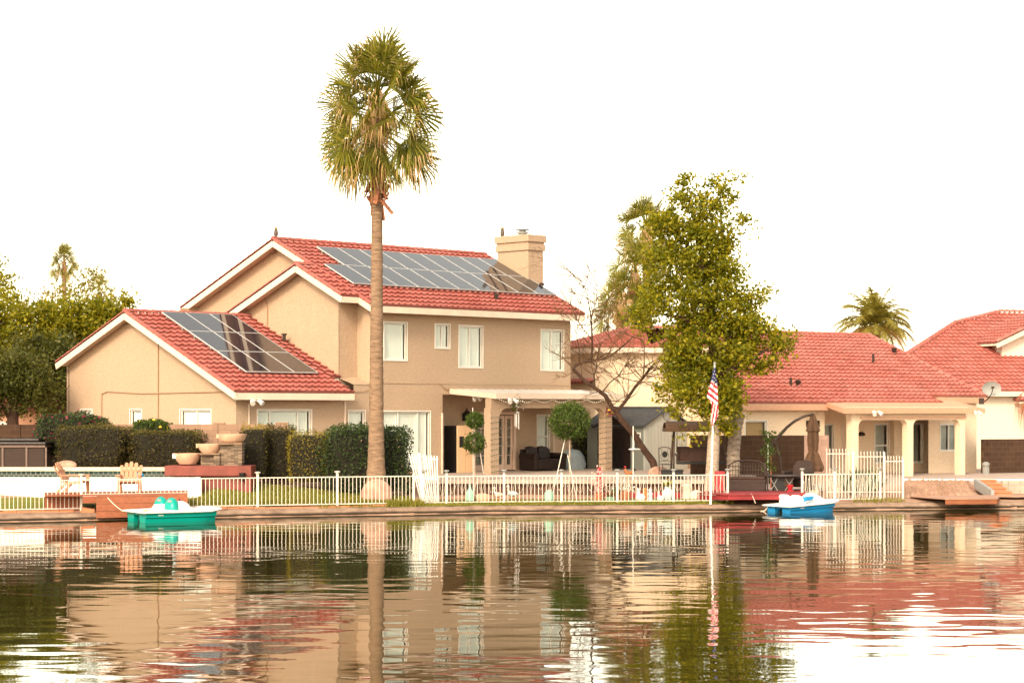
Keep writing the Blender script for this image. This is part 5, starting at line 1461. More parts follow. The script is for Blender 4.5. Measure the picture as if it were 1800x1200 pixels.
# leaning gate at the palm
gt = empty('leaning_gate', 'white picket gate leaning askew between the two low fences', 'gate', (X(745, 62), 62.2, .25))
go = Vector(gt.location); m = MB()
for k in range(11):
    t = k / 10; p = W(719 + 49 * t, 797 + 4 * t, 63.0 - 1.0 * t); q = W(741 + 29 * t, 884, 61.75 - .1 * t)
    m.bar(p - go, q - go, .03)
for ya, yb in ((803, 807), (838, 842), (872, 873)):
    ka = (ya - 797) / 87; m.bar(W(719 + 22 * ka, ya, 63.0 - 1.2 * ka) - go, W(769.5, yb, 62.0 - .3 * (yb - 800) / 84) - go, .04)
m.build('pickets', M['white'], gt)
m = MB(); m.bar(W(737, 797, 62.4) - go, W(742, 886, 61.7) - go, .075); m.build('post', M['white'], gt)
# brick edging below the left fence
eb = MB(); rb = random.Random(6); px = -40.0
while px < 712:
    d = shore_px(px) + .62; x = X(px, d)
    L = rb.uniform(.28, .42); a = math.atan2(shore(x + .5) - shore(x - .5), 1); c, s_ = math.cos(a), math.sin(a)
    if not (120 < px < 330):
        z0 = .19 + rb.uniform(-.01, .02)
        eb.prism([(x, d, z0), (x + c * L, d + s_ * L, z0), (x + c * L - s_ * .12, d + s_ * L + c * .12, z0), (x - s_ * .12, d + c * .12, z0)], (rb.uniform(-.01, .01), 0, .075 if px < 130 else .055))
    px += (L + .015) / d * F
tag(eb.build('brick_edging', M['terracotta'], bevel=.012), 'row of pinkish edging bricks along the foot of the left fence', 'edging')

# ------------------------------------------------------------------ pool, fountain, hot tub
pl = empty('pool', 'raised swimming pool with white front wall and tiled back edge', 'pool', (X(150, 62), 62, .3))
pb0 = Vector(pl.location)
def PL(px, d, z): return Vector((X(px, d), d, z)) - pb0
WT = 1.02
m = MB(); m.prism([PL(-160, 62, .1), PL(353, 62, .1), PL(353, 62.16, .1), PL(-160, 62.16, .1)], (0, 0, WT - .1)); m.prism([PL(353, 62.001, .1), PL(346, 63.6, .1), PL(340, 63.6, .1), PL(346, 62.16, .1)], (0, 0, WT - .1))
m.build('front_wall', M['poolwhite'], pl, bevel=.012)
m = MB(); m.add([PL(-160, 62.1, WT - .02), PL(350, 62.1, WT - .02), PL(346, 63.7, WT - .02), PL(-160, 63.7, WT - .02)], [(0, 1, 2, 3)])
wpm = NT('pool_water'); wpm.base((.20, .42, .38)); wpm.rough(.02); wpm.bump(wpm.noise(5, wpm.co()), .15, .01); m.build('water', wpm.m, pl)
m = MB(); m.prism([PL(-160, 63.6, WT - .1), PL(345, 63.6, WT - .1), PL(345, 63.7, WT - .1), PL(-160, 63.7, WT - .1)], (0, 0, .235)); m.build('tile_band', M['tilepool'], pl)
m = MB(); m.prism([PL(-160, 63.55, WT + .135), PL(345, 63.55, WT + .135), PL(345, 64.3, WT + .135), PL(-160, 64.3, WT + .135)], (0, 0, .12)); m.build('coping', M['coping'], pl, bevel=.03)
m = MB(); m.ball(tuple(PL(246, 62.6, WT + .05)), .13, .10, .06); m.build('skimmer_float', M['blue'], pl)
# soil bank under the hedges
sb = MB(); sb.prism([(*wp(-160, 64.25), .1), (*wp(350, 64.25), .1), (*wp(350, 66.0), .1), (*wp(-160, 66.0), .1)], (0, 0, 1.10)); tag(sb.build('planting_bed', M['soil']), kind='structure')
rk = MB(); rk.ball((0, 0, .1), .32, .22, .18, 14, 8); ro = rk.build('rock', M['rock'], smooth=True, loc=(X(118, 64.2), 64.15, 1.26)); ro.scale = (1, .5, .8); tag(ro, 'flat grey pink rock on the pool edge behind the left chair', 'rock')

ft = empty('fountain', 'stepped fountain of three stone bowls on stacked stone pillars and red plinth', 'fountain', (X(367, 62.6), 62.6, .45))
fo = Vector(ft.location)
def FT(px, py, d): return W(px, py, d) - fo
fd = 62.6
zt_ = Z(818, fd) - fo.z
m = MB(); m.box(X(291, fd) - fo.x, X(443, fd) - fo.x, -.2, 1.0, Z(836, fd) - fo.z, zt_); m.box(X(353, fd) - fo.x, X(441, fd) - fo.x, .0, .95, -.3, Z(836, fd) - fo.z - .001)
m.box(X(430, fd) - fo.x, X(443.2, fd) - fo.x, -.19, .99, -.3, Z(836, fd) - fo.z - .002)
m.build('plinth', M['plinth'], ft, bevel=.015)
for a, b, yt in ((351, 385, 799), (386, 424, 781)):
    m = MB(); m.box(X(a, fd) - fo.x, X(b, fd) - fo.x, .15 + (.08 if a < 380 else 0), .8, zt_, Z(yt, fd) - fo.z); m.box(X(a + (24 if a < 380 else 25), fd) - fo.x, X(b + .6, fd) - fo.x, .08, .5, zt_, Z(yt, fd) - fo.z - .02)
    p_ = m.build('stone_pillar', M['stone'], ft)
    c_ = MB(); c_.box(X(a - 1, fd) - fo.x, X(b + 1, fd) - fo.x, .05, .85, Z(yt, fd) - fo.z, Z(yt, fd) - fo.z + .05); c_.build('cap_stone', M['trunk_palm'], p_)
for cx, yt, yb, w in ((326.5, 797, 817, 47), (365.5, 780, 797, 43), (405.5, 763, 780, 51)):
    k = fd / F; h = (yb - yt) * k; r0_ = w / 2 * k; m = MB()
    m.lathe([(.30 * r0_, 0), (.62 * r0_, .06 * h), (.86 * r0_, .42 * h), (.98 * r0_, .85 * h), (1.0 * r0_, h), (.90 * r0_, h), (.78 * r0_, .5 * h), (.3 * r0_, .3 * h)], (X(cx, fd) - fo.x, .36, Z(yb, fd) - fo.z), 24)
    lipx = X(cx - w / 2 - .5, fd) - fo.x; m.box(lipx - .02, lipx + .12, .22, .42, Z(yt, fd) - fo.z - .12, Z(yt, fd) - fo.z + .004)
    m.build('bowl', M['bowl'], ft, smooth=True)
m = MB(); sx_ = X(303.5, fd) - fo.x; m.box(sx_ - .04, sx_ + .13, .20, .24, Z(800, fd) - fo.z - .10, Z(800, fd) - fo.z + .04); m.build('spout', M['paleblue'], ft)
m = MB(); m.lathe([(.05, 0), (.05, .12), (.09, .16), (.10, .26)], (X(428, fd) - fo.x, -.28, Z(845, fd) - fo.z), 10); m.build('garden_spotlight', M['black'], ft)

ht = empty('hot_tub', 'square hot tub with dark wicker panels and folded dark cover', 'hot tub', (X(42, 65.2), 65.0, 1.15))
k = 65.2 / F
m = MB(); x0, x1 = -58 * k, 40 * k; z1_ = Z(786, 65.0) - 1.15; z0_ = -.15
m.box(x0 + .05, x1 - .05, .04, 1.9, z0_, z1_); m.build('shell', M['hotside'], ht)
m = MB()
for px in (-16, 5, 47, 81): x = X(px, 65) - X(42, 65.2); m.box(x - .04, x + .02, .0, .05, z0_, z1_)
m.box(x0, x1, -.01, 1.95, z1_, z1_ + .07); m.box(x0, x1, -.01, .03, z0_, z0_ + .10); m.build('trim', M['hottrim'], ht)
m = MB(); m.box(x0 - .04, x1 + .04, -.05, 1.98, z1_ + .072, z1_ + .17); m.box(x0 + .1, x1 - .3, .5, 1.9, z1_ + .172, z1_ + .27); m.build('cover', M['leather'], ht, bevel=.04)

# ------------------------------------------------------------------ wooden dock at the left
dk_ = empty('wooden_dock', 'redwood plank dock below the two chairs with the teal boat moored to it', 'dock', (X(250, 57.4), 57.4, .1))
do_ = Vector(dk_.location)
def DK(px, s_, z): d = shore_px(px) + s_; return Vector((X(px, d), d, z)) - do_
DZ = .655
m = MB()
for i, (za, zc) in enumerate(((.065, .25), (.258, .45), (.458, DZ - .002))):
    m.prism([DK(169, -.20, za), DK(330, -.20, za), DK(330, -.15, za), DK(169, -.15, za)], (0, 0, zc - za))
m.prism([DK(145, .25, .46), DK(168.5, .25, .46), DK(168.5, .32, .46), DK(145, .32, .46)], (0, 0, DZ - .462))
m.prism([DK(169, -.148, .07), DK(170, .75, .07), DK(172.5, .75, .07), DK(172.5, -.148, .07)], (0, 0, DZ - .08)); m.prism([DK(327, -.148, .07), DK(327, .75, .07), DK(330, .75, .07), DK(330, -.148, .07)], (0, 0, DZ - .08))
m.build('front_boards', M['wood'], dk_)
m = MB()
for i in range(20):
    a = -.21 + i * .145
    pa_, pb_ = (169 if a < .25 else 78), 330
    m.prism([DK(pa_, a, DZ), DK(pb_, a, DZ), DK(pb_, a + .137, DZ), DK(pa_, a + .137, DZ)], (0, 0, -.035) if False else (0, 0, .03))
m.build('deck_boards', M['wood'], dk_)
m = MB(); m.prism([DK(78, .85, .2), DK(143, .85, .2), DK(143, .92, .2), DK(78, .92, .2)], (0, 0, DZ - .21)); m.build('rear_boards', M['wood'], dk_)
tb = MB(); tb.box(-.19, .19, -.1, .1, -.07, .07); o = tb.build('paving_block', M['terracotta'], bevel=.015, loc=(X(154, 57.4), 57.42, .245), rz=.2); o.rotation_euler = (.1, .15, .2); tag(o, 'loose terracotta block under the left end of the dock', 'paving block')

def chair(label, loc, rz):
    e = empty('adirondack_chair', label, 'chair', loc, rz, 'salmon adirondack chairs by the pool'); e.scale = (.94, .94, .86)
    w = .56
    bk = MB()
    for i in range(5):
        x = (i - 2) * .108; top = (.90, .985, 1.02, .985, .90)[i]; t = .10 - abs(i - 2) * .0
        n_ = 6; pts = []
        for j in range(n_ + 1):
            k = j / n_; pts.append((k, .20 + .36 * k))
        x2 = x * 1.36
        pL = [(x - .048, .16, .30), (x + .048, .16, .30), (x2 + .060, .46, top - .06), (x2 + .035, .475, top), (x2 - .035, .475, top), (x2 - .060, .46, top - .06)]
        bk.prism(pL, (0, .028, .010))
    bk.bar((-.27, .235, .45), (.27, .235, .45), .03, .07); bk.bar((-.26, .36, .74), (.26, .36, .74), .03, .07)
    bk.build('backrest', M['chairwood'], e, bevel=.006)
    st_ = MB()
    for i in range(6): y = -.42 + i * .105; z = .40 - .018 * i; st_.box(-.26, .26, y, y + .092, z - .025, z)
    st_.build('seat', M['chairwood'], e, bevel=.006)
    for sx in (-1, 1):
        a = MB(); a.prism([(sx * .25, -.44, .575), (sx * .39, -.44, .575), (sx * .40, -.30, .575), (sx * .35, .28, .575), (sx * .27, .28, .575)], (0, 0, .028)); a.build('armrest', M['chairwood'], e, bevel=.006)
        l = MB(); l.prism([(sx * .29, -.42, 0), (sx * .29, -.33, 0), (sx * .29, -.30, .575), (sx * .29, -.42, .575)], (sx * .035, 0, 0)); l.build('leg', M['chairwood'], e)
        l = MB(); l.prism([(sx * .265, .36, 0), (sx * .265, .46, 0), (sx * .265, .14, .36), (sx * .265, -.40, .42), (sx * .265, -.42, .34), (sx * .265, .10, .27)], (sx * .03, 0, 0)); l.build('leg', M['chairwood'], e)
        l = MB(); l.bar((sx * .31, .30, .0), (sx * .31, .24, .575), .05, .035); l.build('leg', M['chairwood'], e)
    return e
zc = DZ + .03
chair('salmon slatted garden chair seen from the side, left of its twin', (X(128, 58.9), 58.9, zc), R(82))
chair('salmon slatted garden chair seen from the front, on the dock by the white pool wall', (X(228, 58.9), 58.9, zc), R(4))

# ------------------------------------------------------------------ pedal boats
def pedal_boat(label, near, rz, hullm, seatm, kind, s=1.0, pitch=0.0):
    """local: x along the boat (bow +x), y across, z = 0 at the water; near = world xy of the stern corner nearest the camera"""
    L2, B2 = 1.05 * s, .74 * s
    c, sn = math.cos(rz), math.sin(rz)
    loc = (near[0] - (c * -L2 - sn * -B2), near[1] - (sn * -L2 + c * -B2), 0)
    e = empty('pedal_boat', label, 'pedal boat', loc, rz); e.rotation_euler = (0, -pitch, rz); e.scale = (1, 1, .78 if kind == 'blue' else .92)
    def sec(x):       # half widths along the hull
        return B2 * (1.0 - .14 * max(0, x / L2) ** 3)
    h = MB(); xs_ = np.linspace(-L2, L2, 15)
    for sg in (-1, 1):
        vs = []; fs = []
        for x in xs_:
            wo = sec(x); wi = wo * .28 if x < L2 * .75 else wo * .05; k = (x + L2) / (2 * L2); zb_ = -.16 + .10 * max(0, k - .7) ** 1.0 * 2
            ins = .05 + .05 * max(0, k - .8) * 4
            for (y, z) in ((wo, .30), (wo - .012, .27), (wo - .02, .15), (wo - ins - .01, .12), (wo - ins - .07, zb_), (wi + .08, zb_), (wi, .12), (wi, .30)): vs.append((x, sg * y, z))
        n_ = 8
        for i in range(14):
            for j in range(n_ - 1): fs.append((i * n_ + j, (i + 1) * n_ + j, (i + 1) * n_ + j + 1, i * n_ + j + 1))
        fs += [tuple(range(n_)), tuple(14 * n_ + j for j in range(n_))]
        h.add(vs, fs)
    h.add([(L2 - .25, -B2 * .3, .29), (L2 + .02, -B2 * .3, .29), (L2 + .02, B2 * .3, .29), (L2 - .25, B2 * .3, .29), (L2 - .25, -B2 * .3, .0), (L2 - .08, -B2 * .3, .0), (L2 - .08, B2 * .3, .0), (L2 - .25, B2 * .3, .0)],
          [(0, 1, 2, 3), (1, 5, 6, 2), (4, 5, 1, 0), (3, 2, 6, 7)])
    h.box(-L2 + .03, L2 - .3, -B2 * .29, B2 * .29, .20, .29)
    ho = h.build('hull', hullm, e, smooth=True)
    # moulded white deck with flared rim and foot wells
    V = []; Q = []; nx_, ny_ = 40, 26
    for i in range(nx_ + 1):
        for j in range(ny_ + 1):
            a = i / nx_ * 2 - 1; b = j / ny_ * 2 - 1
            x = a * (L2 + .10 * s) + (.10 * s if a > .9 else 0) * 0; y = b * (sec(max(-L2, min(L2, x))) + .05)
            z = .335 + .05 * (1 - b * b) * (1 - a ** 4) - (.035 if max(abs(a), abs(b)) > .985 else 0)
            if kind == 'teal':
                z += .12 * math.exp(-((b) / .2) ** 4) * (1 if -.45 < a < .35 else 0) ; z -= .10 * (1 if (.05 < a < .6 and .28 < abs(b) < .82) else 0)
            else:
                z += .30 * math.exp(-((b) / .62) ** 4) * math.exp(-((a - .38) / .30) ** 2 * 1.2); z -= .08 * (1 if (-.2 < a < .15 and .28 < abs(b) < .82) else 0)
            if a > .8: z += (a - .8) * .35
            V.append((x, y, z)); 
    for i in range(nx_):
        for j in range(ny_): k = i * (ny_ + 1) + j; Q.append((k, k + ny_ + 1, k + ny_ + 2, k + 1))
    dko = mesh_np('deck', V, Q, M['boatwhite'], parent=e, smooth=True)
    rim = MB(); ring = []
    for x in np.linspace(-L2 - .10 * s, L2 + .10 * s, 18): ring.append((x, -(sec(max(-L2, min(L2, x))) + .05), .30 + (max(0, x / (L2 + .1) - .8) * .35)))
    for p in reversed(ring[:]): ring.append((p[0], -p[1], p[2]))
    rim.tube(ring + [ring[0]], .028, 6, cap=False); rim.build('rim', M['boatwhite'], dko, smooth=True)
    # seats
    def backrest(y, x, w, hgt, lean, m1, m2, slot):
        n_ = 16; prof = []
        for k in range(n_ + 1):
            t = math.pi * k / n_; prof.append((-math.cos(t) * w, math.sin(t) ** .7 * hgt))
        m = MB(); outer = [(x - lean * z, y + a, .36 + z) for a, z in prof]
        if slot:
            prof2 = [(-math.cos(math.pi * k / n_) * w * .45, .62 * hgt + math.sin(math.pi * k / n_) ** .7 * hgt * .22) for k in range(n_ + 1)]
            inner = [(x - lean * z, y + a, .36 + z) for a, z in prof2]
            for off in (0, .2):
                m.add([(p[0] + off * (1 if off else 0), p[1], p[2]) for p in outer] + [(p[0] + off, p[1], p[2]) for p in inner], [(k, k + 1, n_ + 2 + k, n_ + 1 + k) for k in range(n_)])
                m.add([(outer[0][0] + off, outer[0][1], outer[0][2]), (inner[0][0] + off, inner[0][1], inner[0][2]), (inner[-1][0] + off, inner[-1][1], inner[-1][2]), (outer[-1][0] + off, outer[-1][1], outer[-1][2])], [(0, 1, 2, 3)])
            m.add([p for p in outer] + [(p[0] + .2, p[1], p[2]) for p in outer], [(k, k + 1, n_ + 2 + k, n_ + 1 + k) for k in range(n_)])
        else:
            m.prism(outer, (.16, 0, -.02))
        o = m.build('seat_back', m1, e, smooth=True)
        return o
    if kind == 'teal':
        for y in (-.40 * s, .40 * s):
            sb_ = MB(); sb_.ball((-.18, y, .36), .20, .29, .36, 18, 12); sbo = sb_.build('seat_back', seatm, e, smooth=True)
            hl = MB(); hl.ball((-.245, y - .10, .60), .10, .09, .055, 10, 6); hl.build('grip_hollow', M['grey'], sbo)
            ws = MB(); ws.ball((.06, y, .36), .30, .26, .25, 16, 10); ws.build('seat_shell', M['boatwhite'], e, smooth=True)
            st_ = MB(); st_.prism([(.26, y - .24, .36), (.58, y - .22, .33), (.58, y + .22, .33), (.26, y + .24, .36)], (0, 0, .05)); st_.build('seat', M['boatwhite'], e, bevel=.02)
    else:
        for y in (-.34 * s, .34 * s):
            backrest(y, -.42, .30 * s, .34, .25, M['boatwhite'], seatm, False)
            cu = MB(); cu.prism([(-.26, y - .2, .42), (-.20, y + .2, .42), (-.26, y + .22, .58), (-.32, y, .63), (-.33, y - .22, .56)], (.05, 0, 0)); cu.build('seat_cushion', seatm, e, bevel=.02)
        cu = MB(); cu.prism([(-L2 + .52, -.33, .44), (-L2 + .60, -.33, .60), (-L2 + .95, -.34, .62), (-L2 + .85, -.34, .47)], (0, -.24, 0)); cu.build('seat_cushion', seatm, e, bevel=.03)
    pw_ = MB(); pw_.lathe([(.05, -.1), (.09, -.05), (.09, .05), (.05, .1)], (-L2 + .18, 0, .06), 10); pw_.bar((-L2 + .12, 0, .3), (-L2 + .10, 0, -.12), .09, .03); pw_.box(-L2 + .2, -L2 + .3, -.13, .13, -.1, .25); pw_.build('paddle_wheel', M['black'], e)
    pg = MB(); pg.box(-L2 + .35, -L2 + .50, -B2 - .004, -B2 + .004, .20, .225); pg.build('hull_plate', M['white'], ho)
    if kind == 'teal':
        cu_ = bpy.data.curves.new('lettering', 'FONT'); cu_.body = 'SunDolphin'; cu_.size = .085; cu_.extrude = .002; cu_.shear = .3
        tc_ = bpy.data.objects.new('lettering_curve', cu_); tm_ = bpy.data.meshes.new_from_object(tc_); bpy.data.objects.remove(tc_)
        to = bpy.data.objects.new('lettering', tm_); COL.objects.link(to); to.parent = dko; tm_.materials.append(M['grey'])
        to.location = (.25, -B2 - .056, .325); to.rotation_euler = (R(72), 0, 0)
        yl = MB(); yl.box(-L2 - .02, -L2 + .10, -B2 + .1, -B2 + .22, .352, .37); yl.build('sticker', M['yellow'], dko)
    return e
pedal_boat('teal pedal boat with white deck and two teal seat backs, moored at the left dock', (X(257, 55.6), 55.6), R(31), M['teal'], M['teal'], 'teal', 1.0)
pedal_boat('blue pedal boat with rounded white hump and blue cushions, beside the red deck', (X(1391, 60.9), 60.9), R(30), M['blue'], M['blue'], 'blue', .83, R(3.0))
def rope(name, label, pts, r, mat):
    o = Vector(pts[0]); m = MB(); m.tube([Vector(p) - o for p in pts], r, 6); ob = m.build(name, mat, loc=tuple(o)); return tag(ob, label, 'rope')
def sagged(a, b, s_, n=8): return [Vector(a).lerp(Vector(b), i / n) - Vector((0, 0, s_ * math.sin(math.pi * i / n))) for i in range(n + 1)]
rope('mooring_rope', 'pinkish mooring rope from the wooden dock to the teal boat', sagged(W(189, 874, 56.7), W(216, 898, 56.5), .03), .012, M['fascia'])
rope('mooring_rope', 'thin blue cord hanging from the right end of the wooden dock', sagged(W(315, 872, 58.0), W(316, 886, 57.0), .02), .012, M['navy'])
rope('mooring_rope', 'pale rope looping from the blue boat to the concrete lake edge', sagged(W(1352, 886, 61.9), W(1337, 898, 61.9), .08), .014, M['fascia'])
rope('mooring_rope', 'thin pale line hanging over the front of the red deck', sagged(W(1320, 867, 62.0), W(1328, 884, 61.55), -.02), .010, M['fascia'])

# ------------------------------------------------------------------ red deck and its furniture
rd = empty('red_deck', 'low deck painted red reaching over the water between two fences', 'deck', (X(1350, 62), 62, .3))
ro_ = Vector(rd.location)
def RD(px, d, z): return Vector((X(px, d), d, z)) - ro_
m = MB(); m.prism([RD(1280, 61.75, .485), RD(1425, 62.15, .485), RD(1415, 63.6, .485), RD(1405, 65.6, .485), RD(1278, 65.6, .485), RD(1225, 63.4, .485), RD(1225, 63.1, .485)], (0, 0, .035)); m.build('deck_boards', M['deckred'], rd)
m = MB(); m.prism([RD(1280, 61.78, .35), RD(1424, 62.18, .35), RD(1424, 62.24, .35), RD(1280, 61.84, .35)], (0, 0, .133)); m.prism([RD(1226, 63.12, .30), RD(1281, 61.80, .35), RD(1281, 61.86, .35), RD(1226, 63.2, .30)], (0, 0, .133)); m.build('skirt_board', M['deckred'], rd)
m = MB(); m.prism([RD(1060, 65.0, .30), RD(1226, 64.0, .30), RD(1226, 64.1, .30), RD(1060, 65.1, .30)], (0, 0, .17)); m.build('edging_board', M['deckred'], rd)
tag(MB().box(-.22, .22, -.15, .15, 0, .62).build('planter', M['planter_red'], bevel=.02, loc=(X(1269, 64.8), 64.8, .5)), 'bright red square planter box behind the fence end by the flagpole', 'planter')
pfl = MB(); pfl.prism([(*wp(1258, 65.0), .38), (*wp(1440, 65.0), .38), (*wp(1450, 70.9), .38), (*wp(1260, 70.9), .38)], (0, 0, .13)); tag(pfl.build('paving', M['concrete']), kind='structure')
# glider bench
def woven(m, x0, x1, y0, y1, z0, z1): m.box(x0, x1, y0, y1, z0, z1)
gb = empty('glider_bench', 'dark brown wicker bench with open slatted back beside the tall stump', 'bench', (X(1313, 64.6), 64.6, .52), R(-8))
kk = 64.6 / F
w2 = .60
m = MB(); m.box(-w2, w2, -.45, .12, .26, .36); m.box(-w2 + .02, w2 - .02, -.46, -.40, .03, .26); m.build('seat', M['brown'], gb, bevel=.01)
m = MB()
for i in range(13): x = -w2 + .06 + i * (2 * w2 - .12) / 12; m.bar((x, .10, .36), (x, .24, .86), .018)
for z, y in ((.50, .14), (.64, .18), (.76, .21)): m.bar((-w2, y, z), (w2, y, z), .016)
m.tube([(-w2, .10, .3), (-w2 + .02, .22, .8), (-w2 + .25, .26, .92), (0, .27, .95), (w2 - .25, .26, .92), (w2 - .02, .22, .8), (w2, .10, .3)], .028, 8); m.build('backrest', M['brown'], gb)
for sx in (-1, 1):
    m = MB(); m.tube([(sx * w2, .2, .66), (sx * (w2 + .05), -.1, .62), (sx * (w2 + .05), -.46, .55), (sx * (w2 + .05), -.48, .0)], .03, 8); m.build('armrest', M['brown'], gb)
    m = MB(); m.bar((sx * (w2 - .03), .15, .0), (sx * (w2 - .03), .12, .3), .05); m.build('leg', M['brown'], gb)
m = MB(); m.box(-w2 + .04, w2 - .04, -.43, .08, .362, .44); m.build('cushion', M['cushion'], gb, bevel=.03)
fb = empty('fire_table', 'dark round topped outdoor table with crossed metal braces on its base', 'table', (X(1375, 64.6), 64.6, .52))
m = MB(); m.lathe([(.10, .41), (.52, .43), (.56, .455), (.56, .475), (.50, .485)], (0, 0, 0), 26); m.build('table_top', M['metal_dark'], fb)
m = MB(); m.box(-.30, .02, -.28, .28, .0, .41); m.build('base', M['black'], fb)
m = MB(); m.box(.021, .30, -.26, .26, .0, .41); m.build('side_panel', M['metal_dark'], fb)
m = MB()
for a, b in (((-.40, -.30, 0), (-.18, -.30, .41)), ((-.18, -.3, 0), (-.42, -.3, .41)), ((.05, -.28, 0), (.32, -.28, .41)), ((.32, -.28, .0), (.05, -.28, .41))): m.bar(a, b, .018)
m.build('brace', M['grey'], fb)
ac = empty('wicker_armchair', 'dark wicker armchair with curved back behind the low fence post', 'armchair', (X(1403, 65.2), 65.2, .52), R(-35))
m = MB(); m.box(-.32, .32, -.35, .3, .10, .40); m.build('seat', M['brown'], ac, bevel=.03)
m = MB(); m.prism([(-.34, .18, .1), (-.36, .30, .70), (-.25, .36, .90), (0, .38, .95), (.25, .36, .90), (.36, .30, .70), (.34, .18, .1)], (0, .07, 0)); m.build('backrest', M['brown'], ac, bevel=.02)
for sx in (-1, 1):
    m = MB(); m.box(sx * .38 - .05, sx * .38 + .05, -.36, .3, .0, .60); m.build('armrest', M['brown'], ac, bevel=.03)
lnn = MB(); lnn.lathe([(.10, 0), (.10, .03), (.05, .05), (.07, .10), (.09, .16), (.11, .17), (.11, .19), (.03, .21)], (0, 0, 0), 12); tag(lnn.build('lantern', M['redpaint'], loc=(X(1389, 64.0), 64.0, .52)), 'small red lantern standing on the red deck near the dark table', 'lantern')
# cantilever parasol, folded
um = empty('parasol', 'folded brown parasol hanging from a curved bronze stand', 'parasol', (X(1370, 67.6), 67.6, .38))
uo = Vector(um.location); ud = 67.6
def UM(px, py, o=0): return W(px, py, ud + o) - uo
m = MB(); m.tube([UM(1353, 800, .0), UM(1354, 790), UM(1357, 782), UM(1363, 773), UM(1372, 763), UM(1384, 750), UM(1398, 739), UM(1412, 732), UM(1424, 729), UM(1430, 729)], [.045, .05, .055, .06, .055, .05, .045, .042, .04, .04], 8); m.build('arm', M['metal_dark'], um, smooth=True)
m = MB(); m.tube([UM(1363, 776), UM(1367, 788), UM(1371, 806), UM(1374, 828), UM(1374, 850)], [.05, .042, .04, .04, .04], 8); m.tube([UM(1353, 799), UM(1352, 815), UM(1353, 850)], .042, 8); m.box(-.55, .55, -.4, .4, .0, .07); m.build('stand', M['metal_dark'], um, smooth=True)
m = MB(); n_ = 18
prof_ = [(727, 3.0), (733, 4.5), (745, 7.5), (757, 10.5), (759, 8.0), (772, 8.5), (790, 7.5), (793, 6.5), (800, 9.5), (812, 13), (822, 16), (827, 15.0)]
vs = []; 
for py, rad in prof_:
    for k in range(n_):
        t = 2 * math.pi * k / n_; rr_ = rad * ud / F * (1 + (.24 if k % 2 else -.14)); px = 1429 + (py - 727) * .005
        vs.append((X(px, ud) - uo.x + rr_ * math.cos(t), rr_ * math.sin(t), Z(py + (1.8 * math.sin(t * 3) if py > 815 else 0), ud) - uo.z))
m.add(vs, [(i * n_ + k, i * n_ + (k + 1) % n_, (i + 1) * n_ + (k + 1) % n_, (i + 1) * n_ + k) for i in range(len(prof_) - 1) for k in range(n_)]); m.build('canopy', M['browncloth'], um)
m = MB(); m.tube([UM(1429, 731), UM(1429, 829)], .022, 8); m.lathe([(.03, 0), (.07, .02), (.07, .12), (.03, .15)], tuple(UM(1428, 734)), 10); m.build('hub', M['metal_dark'], um)

# ------------------------------------------------------------------ shed, swing seat, yard things
SH = Frame(1133, 77.3, 45)
sh = empty('garden_shed', 'grey plastic garden shed with brown double doors and slate coloured roof', 'shed', SH.loc(), SH.th)
sw, sl2 = 2.50, 2.95
ez_, rz2 = 2.48, 3.10
m = MB(); 
for i in range(13):
    a = i * sw / 13; m.box(a + .008, a + sw / 13 - .008, -.012, .0, PZ, ez_ - .02)
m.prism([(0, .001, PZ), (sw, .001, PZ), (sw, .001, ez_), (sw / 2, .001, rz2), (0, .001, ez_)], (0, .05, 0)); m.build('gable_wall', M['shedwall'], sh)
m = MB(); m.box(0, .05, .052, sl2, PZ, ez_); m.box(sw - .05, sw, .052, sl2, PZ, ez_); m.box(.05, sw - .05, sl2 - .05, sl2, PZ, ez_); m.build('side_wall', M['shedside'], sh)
m = MB(); nrw = 6
for sg, xe in ((1, -.14), (-1, sw + .14)):
    for i in range(nrw):
        k0, k1 = i / nrw, (i + 1) / nrw; xa, xb = xe + (sw / 2 - xe) * k0, xe + (sw / 2 - xe) * k1; za, zb2 = ez_ - .06 + (rz2 - ez_ + .06) * k0, ez_ - .06 + (rz2 - ez_ + .06) * k1
        m.prism([(xa, -.12, za), (xb, -.12, zb2), (xb, sl2 + .12, zb2), (xa, sl2 + .12, za)], (0, 0, .055 - .0))
        m.box(min(xa, xb) if sg > 0 else min(xa, xb), max(xa, xb), -.10, sl2 + .1, min(za, zb2) + .0, min(za, zb2) + .002)
m.box(sw / 2 - .08, sw / 2 + .08, -.12, sl2 + .12, rz2 + .03, rz2 + .08)
# little gable over the doors
dy0, dy1 = .70, 2.36; dm_ = (dy0 + dy1) / 2
m.prism([(-.22, dy0 - .14, ez_ - .12), (-.22, dm_, ez_ + .34), (1.0, dm_, ez_ + .34), (.2, dy0 - .14, ez_ - .08)], (0, 0, .05)); m.prism([(-.22, dy1 + .14, ez_ - .12), (-.22, dm_, ez_ + .34), (1.0, dm_, ez_ + .34), (.2, dy1 + .14, ez_ - .08)], (0, 0, .05))
m.build('roof', M['shedroof'], sh)
m = MB(); m.prism([(-.06, dy0, ez_ - .1), (-.06, dy1, ez_ - .1), (-.06, dm_, ez_ + .26)], (.05, 0, 0)); m.build('door_gable', M['metal_dark'], sh)
for a, b in ((dy0, dm_ - .01), (dm_ + .01, dy1)):
    m = MB(); m.box(-.05, -.003, a, b, PZ + .05, ez_ - .12)
    for k in range(5): y = a + (b - a) * (k + .5) / 5; m.box(-.058, -.051, y - .055, y + .055, PZ + .08, ez_ - .55)
    m.box(-.06, -.051, a + .12, b - .12, ez_ - .46, ez_ - .2)
    do2 = m.build('door', M['leather'], sh)
    hm = MB(); hm.box(-.09, -.062, (b - .1 if a < dm_ - .3 else a + .05), (b - .05 if a < dm_ - .3 else a + .1), 1.5, 1.75); hm.build('handle', M['black'], do2)
